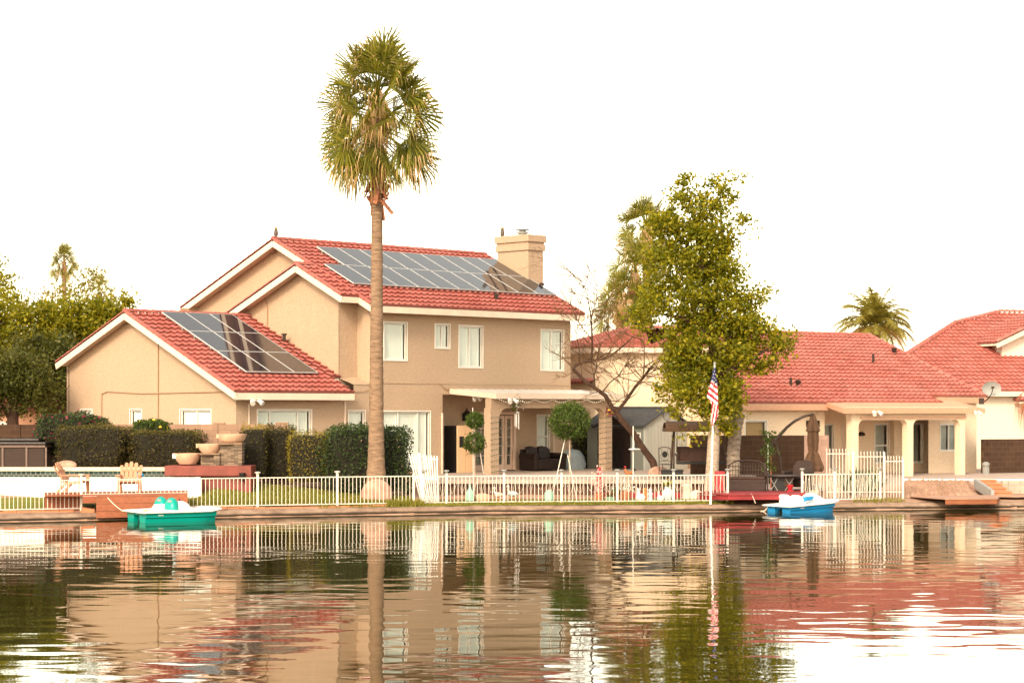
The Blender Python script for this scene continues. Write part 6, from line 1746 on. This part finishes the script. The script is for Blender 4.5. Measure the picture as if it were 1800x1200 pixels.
m = MB(); m.lathe([(.20, 0), (.20, .03), (.17, .035)], (0, 0, 0), 20); vo = m.build('round_vent', M['grey'], sh); vo.location = (sw / 2, -.003, rz2 - .26); vo.rotation_euler = (R(90), 0, 0)
m = MB(); m.box(-.03, -.003, .18, .52, 1.55, 2.2); wo_ = m.build('window', M['white'], sh)
m = MB(); m.box(-.034, -.031, .22, .48, 1.60, 2.15); m.build('pane', M['darkroom'], wo_)

sg_ = empty('swing_seat', 'brown canopied garden swing seat standing in front of the grey shed', 'swing seat', (X(1232, 71.0), 70.4, PZ))
def SWp(px, py, o=0): return W(px, py, 70.4 + o) - Vector(sg_.location)
xl_, xr_ = X(1184, 70.4) - X(1232, 71), X(1279, 70.4) - X(1232, 71)
can = MB(); nn = 10; vs = []
cz = Z(752, 70.4) - PZ
for i in range(nn + 1):
    t = i / nn; y = -.75 + 1.5 * t; z = cz + .02 + .22 * math.sin(math.pi * t) ** .6
    vs += [(xl_ - .32, y, z - .05), (xl_ - .2, y, z), (xr_ + .2, y, z), (xr_ + .32, y, z - .05)]
fs = [(i * 4 + j, (i + 1) * 4 + j, (i + 1) * 4 + j + 1, i * 4 + j + 1) for i in range(nn) for j in range(3)]
can.add(vs, fs)
for y in (-.75, .75): can.box(xl_ - .32, xr_ + .32, y - .012, y + .012, cz - .12, cz + .02)
for x in (xl_ - .32, xr_ + .32): can.box(x - .012, x + .012, -.74, .74, cz - .12, cz + .0)
can.build('canopy', M['browncloth'], sg_)
for x, sx in ((xl_, -1), (xr_, 1)):
    for y0, y1 in ((-.62, -.08), (.62, .08)):
        m = MB(); m.tube([(x + sx * .05, y0, 0), (x + sx * .02, (y0 + y1) / 2, 1.0), (x - sx * .02, y1, cz)], .035, 8); m.build('leg', M['metal_dark'] if y0 < 0 else M['browncloth'], sg_)
m = MB(); m.bar((xl_, 0, cz - .02), (xr_, 0, cz - .02), .05); 
for x in (xl_ + .12, xr_ - .12): m.bar((x, -.1, .48), (x, .0, cz), .015); m.bar((x, .25, .8), (x, .0, cz), .015)
m.build('hanger', M['metal_dark'], sg_)
m = MB(); m.box(xl_ + .10, xr_ - .10, -.40, .20, .42, .50); m.build('seat', M['black'], sg_, bevel=.02)
m = MB(); m.prism([(xl_ + .14, .16, .50), (xr_ - .14, .16, .50), (xr_ - .14, .36, 1.0), (xl_ + .14, .36, 1.0)], (0, .07, .02)); m.build('backrest', M['cushion'], sg_, bevel=.02)
for x in (xl_ + .08, xr_ - .08):
    m = MB(); m.bar((x, -.38, .5), (x, -.36, .72), .04); m.bar((x, -.40, .72), (x, .28, .76), .05); m.build('armrest', M['metal_dark'], sg_)
bs_ = empty('bistro_chair', 'black wrought iron chair with heart medallion back in front of the shed', 'chair', (X(1171, 69.5), 69.3, PZ), R(12))
m = MB()
for x in (-.21, .21): m.tube([(x, .2, 0), (x, .18, .45), (x * .95, .25, .98)], .014, 6)
m.tube([(-.2, .25, .98), (0, .26, 1.02), (.2, .25, .98)], .014, 6); m.bar((-.2, .2, .55), (.2, .2, .55), .014)
m.lathe([(.0, -.01), (.10, -.01), (.10, .01), (.0, .01)], (0, 0, 0), 16) if False else None
for k in range(12):
    t = 2 * math.pi * k / 12; t2 = 2 * math.pi * (k + 1) / 12
    m.add([(0, .22, .77), (.10 * math.cos(t), .22, .77 + .11 * math.sin(t)), (.10 * math.cos(t2), .22, .77 + .11 * math.sin(t2)), (0, .235, .77)], [(0, 1, 2), (3, 2, 1)])
for sx in (-1, 1): m.tube([(0, .21, .56), (sx * .10, .21, .60), (sx * .15, .22, .72), (sx * .08, .23, .9), (sx * .17, .24, .95)], .008, 5)
m.build('backrest', M['black'], bs_)
m = MB(); m.lathe([(.02, .43), (.22, .43), (.23, .45), (.02, .455)], (0, 0, 0), 16); m.build('seat', M['black'], bs_)
for x in (-.19, .19):
    m = MB(); m.tube([(x, -.18, .44), (x * 1.15, -.22, 0)], .013, 6); m.build('leg', M['black'], bs_)
rk2 = MB(); rk2.ball((0, 0, .2), .42, .3, .32, 16, 9); o = rk2.build('boulder', M['rock'], smooth=True, loc=(X(1156, 70.0), 69.6, PZ - .1)); o.scale = (.9, .5, .9); tag(o, 'reddish boulder at the foot of the bare leaning tree', 'boulder')
# fridge, sofa, covered thing on the patio
fx = empty('fridge', 'ivory side by side fridge with black side standing against the porch wall', 'fridge', tuple(H.world(H.onY(804, 740, .12)[0], .80, FL)), H.th)
m = MB(); m.box(0, .90, -.62, .0, .03, 1.76); m.build('cabinet', M['black'], fx)
for a, b in ((.0, .40), (.41, .90)):
    m = MB(); m.box(a + .003, b - .003, -.69, -.625, .06, 1.77); d3 = m.build('door', M['ivory'], fx, bevel=.012)
    x = .365 if a < .2 else .445; m = MB(); m.tube([(x, -.70, .75), (x, -.75, .80), (x, -.75, 1.40), (x, -.70, 1.45)], .016, 6); m.build('handle', M['ivory'], d3)
    if a < .2: m = MB(); m.box(.09, .31, -.700, -.691, .98, 1.38); m.build('dispenser', M['black'], d3)
so_ = empty('loveseat', 'dark brown leather loveseat under the patio cover', 'sofa', tuple(H.world(5.05, -.10, FL)), H.th)
m = MB(); m.box(-.62, .62, -.40, .42, .10, .34); m.box(-.62, .62, -.44, -.38, .10, .40); m.build('base', M['leather'], so_, bevel=.03)
for a in (-.62, .0):
    m = MB(); m.box(a + .01, a + .61, -.42, .25, .345, .50); m.build('seat_cushion', M['leather'], so_, bevel=.05)
    m = MB(); m.prism([(a + .01, .10, .48), (a + .61, .10, .48), (a + .58, .26, .93), (a + .30, .27, .97), (a + .04, .26, .93)], (0, .18, .02)); m.build('back_cushion', M['leather'], so_, bevel=.06)
for sx in (-1, 1):
    m = MB(); m.box(sx * .74 - .11, sx * .74 + .11, -.42, .42, .08, .58); m.tube([(sx * .74, -.44, .58), (sx * .74, .42, .60)], .14, 12); m.build('armrest', M['leather'], so_, bevel=.03)
    for y in (-.36, .36):
        m = MB(); m.lathe([(.03, 0), (.04, .08)], (sx * .72, y, 0), 8); m.build('leg', M['leather'], so_)
m = MB(); m.box(-.8, .8, .38, .46, .1, .86); m.build('backrest', M['leather'], so_, bevel=.04)
cv = MB()
prof3 = [(0, .0), (.50, .02), (.52, .25), (.45, .55), (.28, .78), (.0, .84)]
cv.lathe([(max(r, .01), z) for r, z in prof3], (0, 0, 0), 18)
o = cv.build('covered_grill', M['pcover'], smooth=True, loc=tuple(H.world(6.95, .15, FL + .04)), rz=H.th); o.scale = (1.15, .8, .95); tag(o, 'pale blue grey rounded cover shrouding a low shape right of the sofa', 'grill cover')
cp = MB(); cp.box(-.35, .35, -.2, .2, 0, .03)
for i in range(5): cp.ball((-.28 + i * .14, 0, .06), .08, .10, .05, 8, 5)
tag(cp.build('shoes', M['black'], loc=tuple(H.world(3.75, .45, FL)), rz=H.th), 'row of dark shoes on a mat in front of the french doors', 'shoes')
wc = empty('wind_chime', 'wind chime with pale tubes hanging from the patio beam', 'wind chime', tuple(H.world(1.55, -2.22, 3.12)), H.th)
m = MB(); m.lathe([(.01, .0), (.09, -.03), (.09, -.05), (.01, -.06)], (0, 0, -.12), 12); m.bar((0, 0, .05), (0, 0, -.14), .008); m.build('top_disc', M['pole'], wc)
for k in range(5):
    t = 2 * math.pi * k / 5; m = MB(); m.tube([(.07 * math.cos(t), .07 * math.sin(t), -.2), (.07 * math.cos(t), .07 * math.sin(t), -.55 - .05 * k)], .014, 6); m.build('tube', M['pole'], wc)
hb = empty('hanging_plant', 'small hanging basket of flowers under the patio beam beside the wind chime', 'hanging plant', tuple(H.world(1.45, -2.28, 3.30)), H.th)
rr3 = np.random.default_rng(8); C = rr3.normal(size=(160, 3)) * [.14, .08, .13]; V, Q = leaves(C, .09, rr3); mesh_np('foliage', V, Q, M['lf_topiary'], parent=hb)
V, Q = leaves(rr3.normal(size=(26, 3)) * [.15, .09, .12], .07, rr3, .9); mesh_np('flowers', V, Q, M['flagwhite'], parent=hb)
hb2 = empty('flower_cluster', 'small bunch of pink and yellow flowers on the right porch column', 'flowers', tuple(H.world(6.47, -2.22, 3.0)), H.th)
V, Q = leaves(rr3.normal(size=(60, 3)) * [.14, .05, .09], .07, rr3, .9); mesh_np('petals', V, Q, M['magenta'], parent=hb2); V, Q = leaves(rr3.normal(size=(40, 3)) * [.15, .06, .10], .07, rr3, .9); mesh_np('yellow_petals', V, Q, M['yellow'], parent=hb2)

# owl statues
def owl(label, loc, s=1.0):
    e = empty('owl_statue', label, 'owl statue', loc)
    m = MB(); m.lathe([(.07 * s, 0), (.12 * s, .08 * s), (.135 * s, .22 * s), (.11 * s, .36 * s), (.085 * s, .40 * s)], (0, 0, 0), 14, sy=.9); m.build('body', M['owl'], e, smooth=True)
    m = MB(); m.ball((0, -.01 * s, .46 * s), .105 * s, .095 * s, .095 * s, 14, 9)
    for sx in (-1, 1): m.tube([(sx * .06 * s, 0, .52 * s), (sx * .085 * s, 0, .59 * s)], [.03 * s, .004 * s], 6)
    m.build('head', M['owl'], e, smooth=True)
    m = MB()
    for sx in (-1, 1): m.ball((sx * .04 * s, -.095 * s, .48 * s), .025 * s, .012 * s, .025 * s, 8, 5)
    m.build('eyes', M['yellow'], e)
    m = MB(); m.tube([(0, -.10 * s, .455 * s), (0, -.13 * s, .435 * s)], [.014 * s, .003 * s], 5); m.build('beak', M['black'], e)
    return e
owl('owl statue perched on the roof ridge of the two-storey house', tuple(H.world(-3.72, yR, zR + .12)), .62)
owl('owl statue perched on the chimney top', tuple(H.world(6.60, 3.62, 9.86)), .66)
owl('owl statue on the cut tree trunk by the flag', (X(1299.5, 66.5), 66.5, Z(727, 66.5)), .60)

# ------------------------------------------------------------------ flag
fp = empty('flagpole', 'slender white flagpole standing at the low fence in front of the leafy tree', 'flagpole', (X(1249, 62.1), 62.1, .2))
fpo = Vector(fp.location)
m = MB(); ptop = W(1256.3, 641, 62.1) - fpo; m.tube([(0, 0, 0), ptop * .5, ptop], [.036, .030, .022], 10); m.build('pole', M['pole'], fp)
m = MB(); m.ball(tuple(ptop + Vector((0, 0, .04))), .045, n=10, m=7); m.build('finial', M['grey'], fp)
fl_ = empty('flag', 'limp star spangled flag in red, white and blue hanging from the white pole', 'flag', tuple(W(1256, 646, 61.98)))
fo_ = Vector(fl_.location)
def fedge(t):      # left and right outline of the hanging cloth by height
    py = 646 + 102 * t
    l = np.interp(py, [646, 655, 670, 690, 698, 702, 712, 725, 740, 748], [1254.5, 1252.5, 1250, 1244.5, 1242.5, 1247, 1251.5, 1250.5, 1249, 1250.5])
    r = np.interp(py, [646, 655, 672, 690, 705, 725, 735, 741, 748], [1257.5, 1258.5, 1260.5, 1261.5, 1262.3, 1262.8, 1260, 1257, 1252])
    return py, l, r
V = []; Q = []; mi = []; nu, nv_ = 14, 56
for i in range(nv_ + 1):
    py, l, r = fedge(i / nv_)
    for j in range(nu + 1):
        k = j / nu; px = l + (r - l) * k; dd = 61.98 + .07 * math.sin(k * 7 + py * .05) * min(1, (py - 644) / 20) - .03
        V.append(tuple(W(px, py, dd) - fo_))
for i in range(nv_):
    for j in range(nu):
        a = i * (nu + 1) + j; Q.append((a, a + 1, a + nu + 2, a + nu + 1))
        py = 646 + 102 * (i + .5) / nv_; _, l, r = fedge((i + .5) / nv_); px = l + (r - l) * (j + .5) / nu
        v_ = py - .80 * (px - 1250)
        if py < 709 and v_ < 706:
            w_s = (v_ - 670.0) / 5.6
            mi.append(0 if v_ < 668 else (1 if int(math.floor(w_s + 1)) % 2 == 0 else 2))
        else:
            mi.append(2 if int((px - 1249 + (py - 705) * .16) / 2.6) % 2 == 1 else 1)
me_o = mesh_np('cloth', V, Q, [M['navy'], M['flagwhite'], M['flagred']], mi, parent=fl_)
sd2 = me_o.modifiers.new('solid', 'SOLIDIFY'); sd2.thickness = .006
m = MB()
for i, (px, py) in enumerate(((1256, 652), (1254.5, 657), (1257.6, 658), (1253.5, 663), (1256.5, 664), (1252.5, 669), (1255.5, 670), (1258.6, 668), (1250.8, 675), (1254, 676), (1257.6, 676), (1259.8, 674))):
    k = .62
    c = W(px, py, 61.86) - fo_
    pts = []
    for q in range(10):
        rr_ = (.016 if q % 2 == 0 else .007); t = math.pi / 2 + 2 * math.pi * q / 10; pts.append((c.x + rr_ * math.cos(t), c.y, c.z + rr_ * math.sin(t)))
    m.prism(pts, (0, .008, 0))
m.build('stars', M['flagwhite'], fl_)

# ------------------------------------------------------------------ ornaments behind the middle fence
def at(px, s_): d = shore_px(px) + s_; x = X(px, d); return (x, d, gz(x, d) + .02)
def bottle(label, px, prof, mat, s_=1.3):
    m = MB(); m.lathe(prof, (0, 0, 0), 18); o = m.build('glass_jar', mat, smooth=True, loc=at(px, s_)); return tag(o, label, 'jar')
bottle('tall pale green glass bottle behind the fence below the two ball topiary', 826, [(.07, 0), (.13, .05), (.14, .22), (.10, .34), (.04, .42), (.035, .52), (.045, .54)], M['palegreen'])
bottle('squat mint green jar behind the fence left of the ball topiary', 965, [(.08, 0), (.14, .05), (.145, .22), (.12, .30), (.08, .32), (.08, .36)], M['palegreen'])
rk3 = MB(); rk3.ball((0, 0, .1), .26, .18, .17, 14, 8); o = rk3.build('rock', M['bowl'], smooth=True, loc=at(848, 1.4)); tag(o, 'pale pink rock behind the fence beside the green bottle', 'rock')
def bird(label, px, mat, mat2, s=1.0, tall=True, s_=1.3):
    e = empty('bird_ornament', label, 'bird ornament', at(px, s_), 0)
    m = MB(); m.ball((0, 0, .26 * s), .14 * s, .08 * s, .09 * s, 12, 8); m.tube([(.10 * s, 0, .28 * s), (.19 * s, 0, .25 * s)], [.05 * s, .01 * s], 6); m.build('body', mat2, e, smooth=True)
    m = MB(); m.tube([(-.10 * s, 0, .30 * s), (-.15 * s, 0, .40 * s), (-.12 * s, 0, .50 * s), (-.14 * s, 0, .54 * s)], [.035 * s, .025 * s, .022 * s, .03 * s], 7); m.tube([(-.14 * s, 0, .54 * s), (-.22 * s, 0, .47 * s)], [.02 * s, .004 * s], 5); m.build('neck', mat, e, smooth=True)
    for x in (-.03, .03):
        m = MB(); m.tube([(x * s, 0, 0), (x * s, 0, .2 * s)], .008, 5); m.build('leg', M['orange'], e)
bird('white crane ornament with bent neck behind the fence', 876, M['flagwhite'], M['fascia'], .85)
bird('crane ornament with orange bill and blue grey body behind the fence', 901, M['flagwhite'], M['paleblue'], .95)
def pot(label, px, prof, mat, plant=None, s_=1.35, seed=1, pm=None, h=.25, pr=.16, name='flower_pot', cat='flower pot', flower=None):
    e = empty(name, label, cat, at(px, s_)); m = MB(); m.lathe(prof, (0, 0, 0), 18); m.build('pot', mat, e, smooth=True)
    if plant is not None:
        r = np.random.default_rng(seed); C = r.normal(size=(plant, 3)) * [pr, pr * .7, h * .4] + [0, 0, prof[-1][1] + h * .5]
        V, Q = leaves(C, .085, r); mesh_np('foliage', V, Q, pm or M['lf_topiary'], parent=e)
        if flower: V, Q = leaves(C[:plant // 3] * 1.03, .07, r, .9); mesh_np('flowers', V, Q, flower, parent=e)
    return e
pot('terracotta pot with a tall mass of pale pink flowers under the red post', 1053, [(.11, 0), (.15, .16), (.16, .24)], M['terracotta'], 260, h=.55, pr=.12, flower=M['pinkpetal'], seed=3, pm=M['pinkpetal'])
pot('low green leafy plant pot between two terracotta pots', 1073, [(.10, 0), (.14, .10), (.15, .14)], M['palegreen'], 160, h=.2, seed=4)
pot('wide terracotta pot heaped with pale blossom right of the leafy pot', 1098, [(.12, 0), (.19, .16), (.20, .30)], M['terracotta'], 200, h=.22, pr=.15, flower=M['flagwhite'], seed=5, pm=M['fascia'])
pot('pale blue glazed urn with yellow flowers beside a fence post', 1174, [(.09, 0), (.17, .12), (.18, .26), (.10, .38), (.12, .44)], M['paleblue'], 70, h=.16, pr=.08, flower=M['yellow'], seed=6, name='urn', cat='urn')
def goose(label, px, s=1.0):
    e = empty('goose_ornament', label, 'goose ornament', at(px, 1.25)); m = MB()
    m.ball((0, 0, .12 * s), .15 * s, .09 * s, .12 * s, 12, 8); m.tube([(-.06 * s, 0, .18 * s), (-.08 * s, 0, .30 * s), (-.07 * s, 0, .40 * s)], [.06 * s, .035 * s, .04 * s], 8); m.build('body', M['flagwhite'], e, smooth=True)
    m = MB(); m.tube([(-.10 * s, 0, .40 * s), (-.17 * s, 0, .39 * s)], [.02 * s, .006 * s], 6); m.build('bill', M['orange'], e)
goose('white goose ornament beside the small coloured figures', 1126, 1.0)
goose('smaller white goose ornament left of the pale blue urn', 1161, .75)
m = MB(); m.lathe([(.08, 0), (.10, .03), (.07, .10), (.09, .22), (.05, .28), (.06, .36), (.02, .40)], (0, 0, 0), 12); o = m.build('figurine', M['orange'], smooth=True, loc=at(1133, 1.4)); tag(o, 'small orange garden figure between goose and blue figure', 'garden figure')
m = MB(); m.lathe([(.07, 0), (.09, .03), (.06, .12), (.08, .22), (.05, .27), (.06, .34), (.02, .38)], (0, 0, 0), 12); o = m.build('figurine', M['paleblue'], smooth=True, loc=at(1143, 1.4)); tag(o, 'small pale blue garden figure right of the orange one', 'garden figure')
m = MB(); m.lathe([(.14, 0), (.16, .05), (.13, .30), (.16, .46), (.15, .50)], (0, 0, 0), 10); o = m.build('planter', M['fascia'], loc=at(1207, 1.6)); tag(o, 'tall cream planter behind the fence right of the blue urn', 'planter')
rk4 = MB(); rk4.ball((0, 0, .12), .24, .17, .2, 14, 8); o = rk4.build('rock', M['fascia'], smooth=True, loc=at(1224, 1.5)); tag(o, 'pale rounded stone behind the fence left of the flagpole', 'rock')
m = MB(); m.box(-.06, .06, -.05, .05, 0, 1.0); o = m.build('wooden_post', M['redpaint'], bevel=.01, loc=(X(1053, 66.0), 66.0, Z(876, 66))); tag(o, 'red painted post rising behind the pink flower pot', 'post')
m = MB(); m.box(-.35, .35, -.25, .25, 0, .42); m.box(-.37, .37, -.27, .27, .42, .47); o = m.build('storage_box', M['black'], bevel=.01, loc=(X(1181, 67.4), 67.4, PZ - .15)); tag(o, 'dark storage box on the patio edge behind a solar light', 'box')
# rooster ornament
ro2 = empty('rooster_ornament', 'brown rooster ornament with red comb on the patio edge', 'rooster ornament', (X(1104, 67.0), 67.0, PZ))
m = MB(); m.tube([(-.10, 0, .36), (-.07, 0, .26), (0, 0, .19), (.10, 0, .20), (.17, 0, .30)], [.035, .06, .10, .075, .02], 9); m.build('body', M['trunk_rust'], ro2, smooth=True)
m = MB()
for k in range(6): t = .5 + k * .2; m.tube([(.12, 0, .22), (.17 + .05 * math.cos(t), 0, .30), (.20 + .09 * math.cos(t), 0, .26 + .12 * math.sin(t))], [.02, .014, .004], 5)
m.build('tail', M['black'], ro2)
m = MB(); m.prism([(-.14, -.01, .40), (-.12, -.01, .45), (-.10, -.01, .42), (-.08, -.01, .45), (-.06, -.01, .40)], (0, .02, 0)); m.ball((-.13, 0, .33), .018, n=6, m=4); m.build('comb', M['redpaint'], ro2)
m = MB()
for y in (-.03, .03): m.tube([(.0, y, 0), (.01, y, .13)], .01, 5)
m.build('legs', M['yellow'], ro2)
m = MB(); m.tube([(0, 0, 0), (0, 0, 1.75)], .016, 6); m.lathe([(.03, 1.0), (.12, .97), (.16, .99), (.10, 1.02)], (0, 0, 0), 14); m.bar((0, 0, .98), (.25, 0, .99), .012); o = m.build('shepherd_hook', M['pole'], loc=(X(1113, 66.95), 66.95, PZ)); tag(o, 'slim white hook stand with a feeder dish by the rooster', 'hook stand')

# ------------------------------------------------------------------ right bank: dock, steps, low walls
rdk = empty('boat_dock', 'low orange plank dock at the right bank below the brick steps', 'dock', (X(1700, 63.5), 63.5, .1))
rdo = Vector(rdk.location)
def RK_(px, d, z): return Vector((X(px, d), d, z)) - rdo
m = MB(); top_ = [(1600, 65.0), (1600, 64.6), (1661, 62.7), (1754, 63.0), (1757, 64.6), (1900, 64.9), (1900, 65.4), (1600, 65.4)]
m.prism([RK_(a, b, .318) for a, b in top_], (0, 0, .03)); m.build('deck_boards', wood('weathered_dock_top', (0.44, 0.25, 0.17)), rdk)
m = MB(); m.prism([RK_(1661.5, 62.72, .17), RK_(1753, 63.02, .17), RK_(1753, 63.07, .17), RK_(1661.5, 62.77, .17)], (0, 0, .147)); m.prism([RK_(1752.5, 63.08, .17), RK_(1755.5, 64.5, .17), RK_(1757, 64.5, .17), RK_(1754, 63.05, .17)], (0, 0, .147)); m.build('skirt_board', M['wood_orange'], rdk)
stp = empty('garden_steps', 'flight of four orange brick steps climbing the dirt bank at right', 'steps', (X(1750, 66), 66, .3))
sto_ = Vector(stp.location)
for i, (a, b, yt, yb, d) in enumerate(((1748, 1778, 864, 874, 65.6), (1738, 1769, 857, 867, 66.1), (1729, 1761, 850, 861, 66.6), (1719, 1751, 843.5, 855, 67.1))):
    m = MB(); x0, x1 = X(a, d) - sto_.x, X(b, d) - sto_.x; zt = Z(yt, d) - sto_.z; y0 = d - sto_.y
    m.box(x0, x1, y0, y0 + .5, Z(yb, d) - sto_.z - .1, zt - .03); m.box(x0 - .03, x1 + .03, y0 - .03, y0 + .5, zt - .029, zt + .01)
    m.build('step', M['wood_orange'] if False else M['terracotta'], stp)
m = MB(); m.prism([(X(1712, 66.9) - sto_.x, .9, .2), (X(1742, 65.3) - sto_.x, -.7, -.1), (X(1748, 65.3) - sto_.x, -.7, -.1), (X(1719, 67) - sto_.x, 1.0, .2)], (0, 0, .3)); m.build('side_wall', M['grey'], stp)
blockwall('low_wall', 'low grey block wall right of the orange steps', wp(1762, 67.4), wp(1990, 67.4), .1, Z(844.5, 67.4), block('grey_block', (0.36, 0.33, 0.27), (0.25, 0.22, 0.18)), cat='low wall')
cb = MB(); cb.prism([(*wp(1585, 68.6), .70), (*wp(1990, 68.0), .70), (*wp(1990, 68.1), .70), (*wp(1585, 68.7), .70)], (0, 0, .055)); tag(cb.build('form_board', M['white']), 'long thin white edging strip along the top of the dirt bank', 'edging')
cp2 = MB(); cp2.prism([(*wp(1585, 68.75), .3), (*wp(1990, 68.15), .3), (*wp(1990, 90), .3), (*wp(1560, 84), .3), (*wp(1440, 76), .3), (*wp(1452, 71.5), .3)], (0, 0, .26)); tag(cp2.build('terrace', M['concrete']), kind='structure')
# heap of dirt on the bank
V = []; Q = []; nx_, ny_ = 90, 36
rn = np.random.default_rng(9); ph_ = rn.uniform(0, 6.28, 12)
for i in range(nx_ + 1):
    for j in range(ny_ + 1):
        px = 1583 + (1722 - 1583) * i / nx_; d = 64.9 + 3.65 * j / ny_
        k = j / ny_; e_ = min(1, i / 6, (nx_ - i) / 14) * min(1, (j + .3) / 4)
        z = gz(X(px, d), d) * (1 - e_) + e_ * (.34 + .36 * k ** .8 + .035 * math.sin(px * .21 + ph_[0]) * math.cos(d * 5 + ph_[1]) + .03 * math.sin(px * .55 + d * 7) + rn.normal(0, .022) + .05 * math.sin(px * .9 + ph_[2]) * math.sin(d * 9 + ph_[3]) * math.sin(px * .13))
        V.append((X(px, d), d, z))
for i in range(nx_):
    for j in range(ny_): a = i * (ny_ + 1) + j; Q.append((a, a + ny_ + 1, a + ny_ + 2, a + 1))
tag(mesh_np('dirt_bank', V, Q, M['soil'], smooth=True), kind='structure')
m = MB(); m.lathe([(.10, 0), (.10, .38), (.14, .40), (.15, .48), (.06, .54)], (0, 0, 0), 10)
for k in range(4): t = k * 1.57; m.bar((.11 * math.cos(t), .11 * math.sin(t), 0), (.11 * math.cos(t), .11 * math.sin(t), .40), .025)
o = m.build('bollard_light', M['grey'], loc=(X(1733, 79.5), 79.5, .5)); tag(o, 'short grey garden lamp at the corner of the cream house', 'garden lamp')
tb2 = MB(); tb2.prism([(X(1632, 80) , 79.4, .5), (X(1722, 80), 80.4, .5), (X(1722, 80), 80.7, .5), (X(1632, 80), 79.7, .5)], (0, 0, .07)); tag(tb2.build('soil_heap', M['soil']), kind='structure')
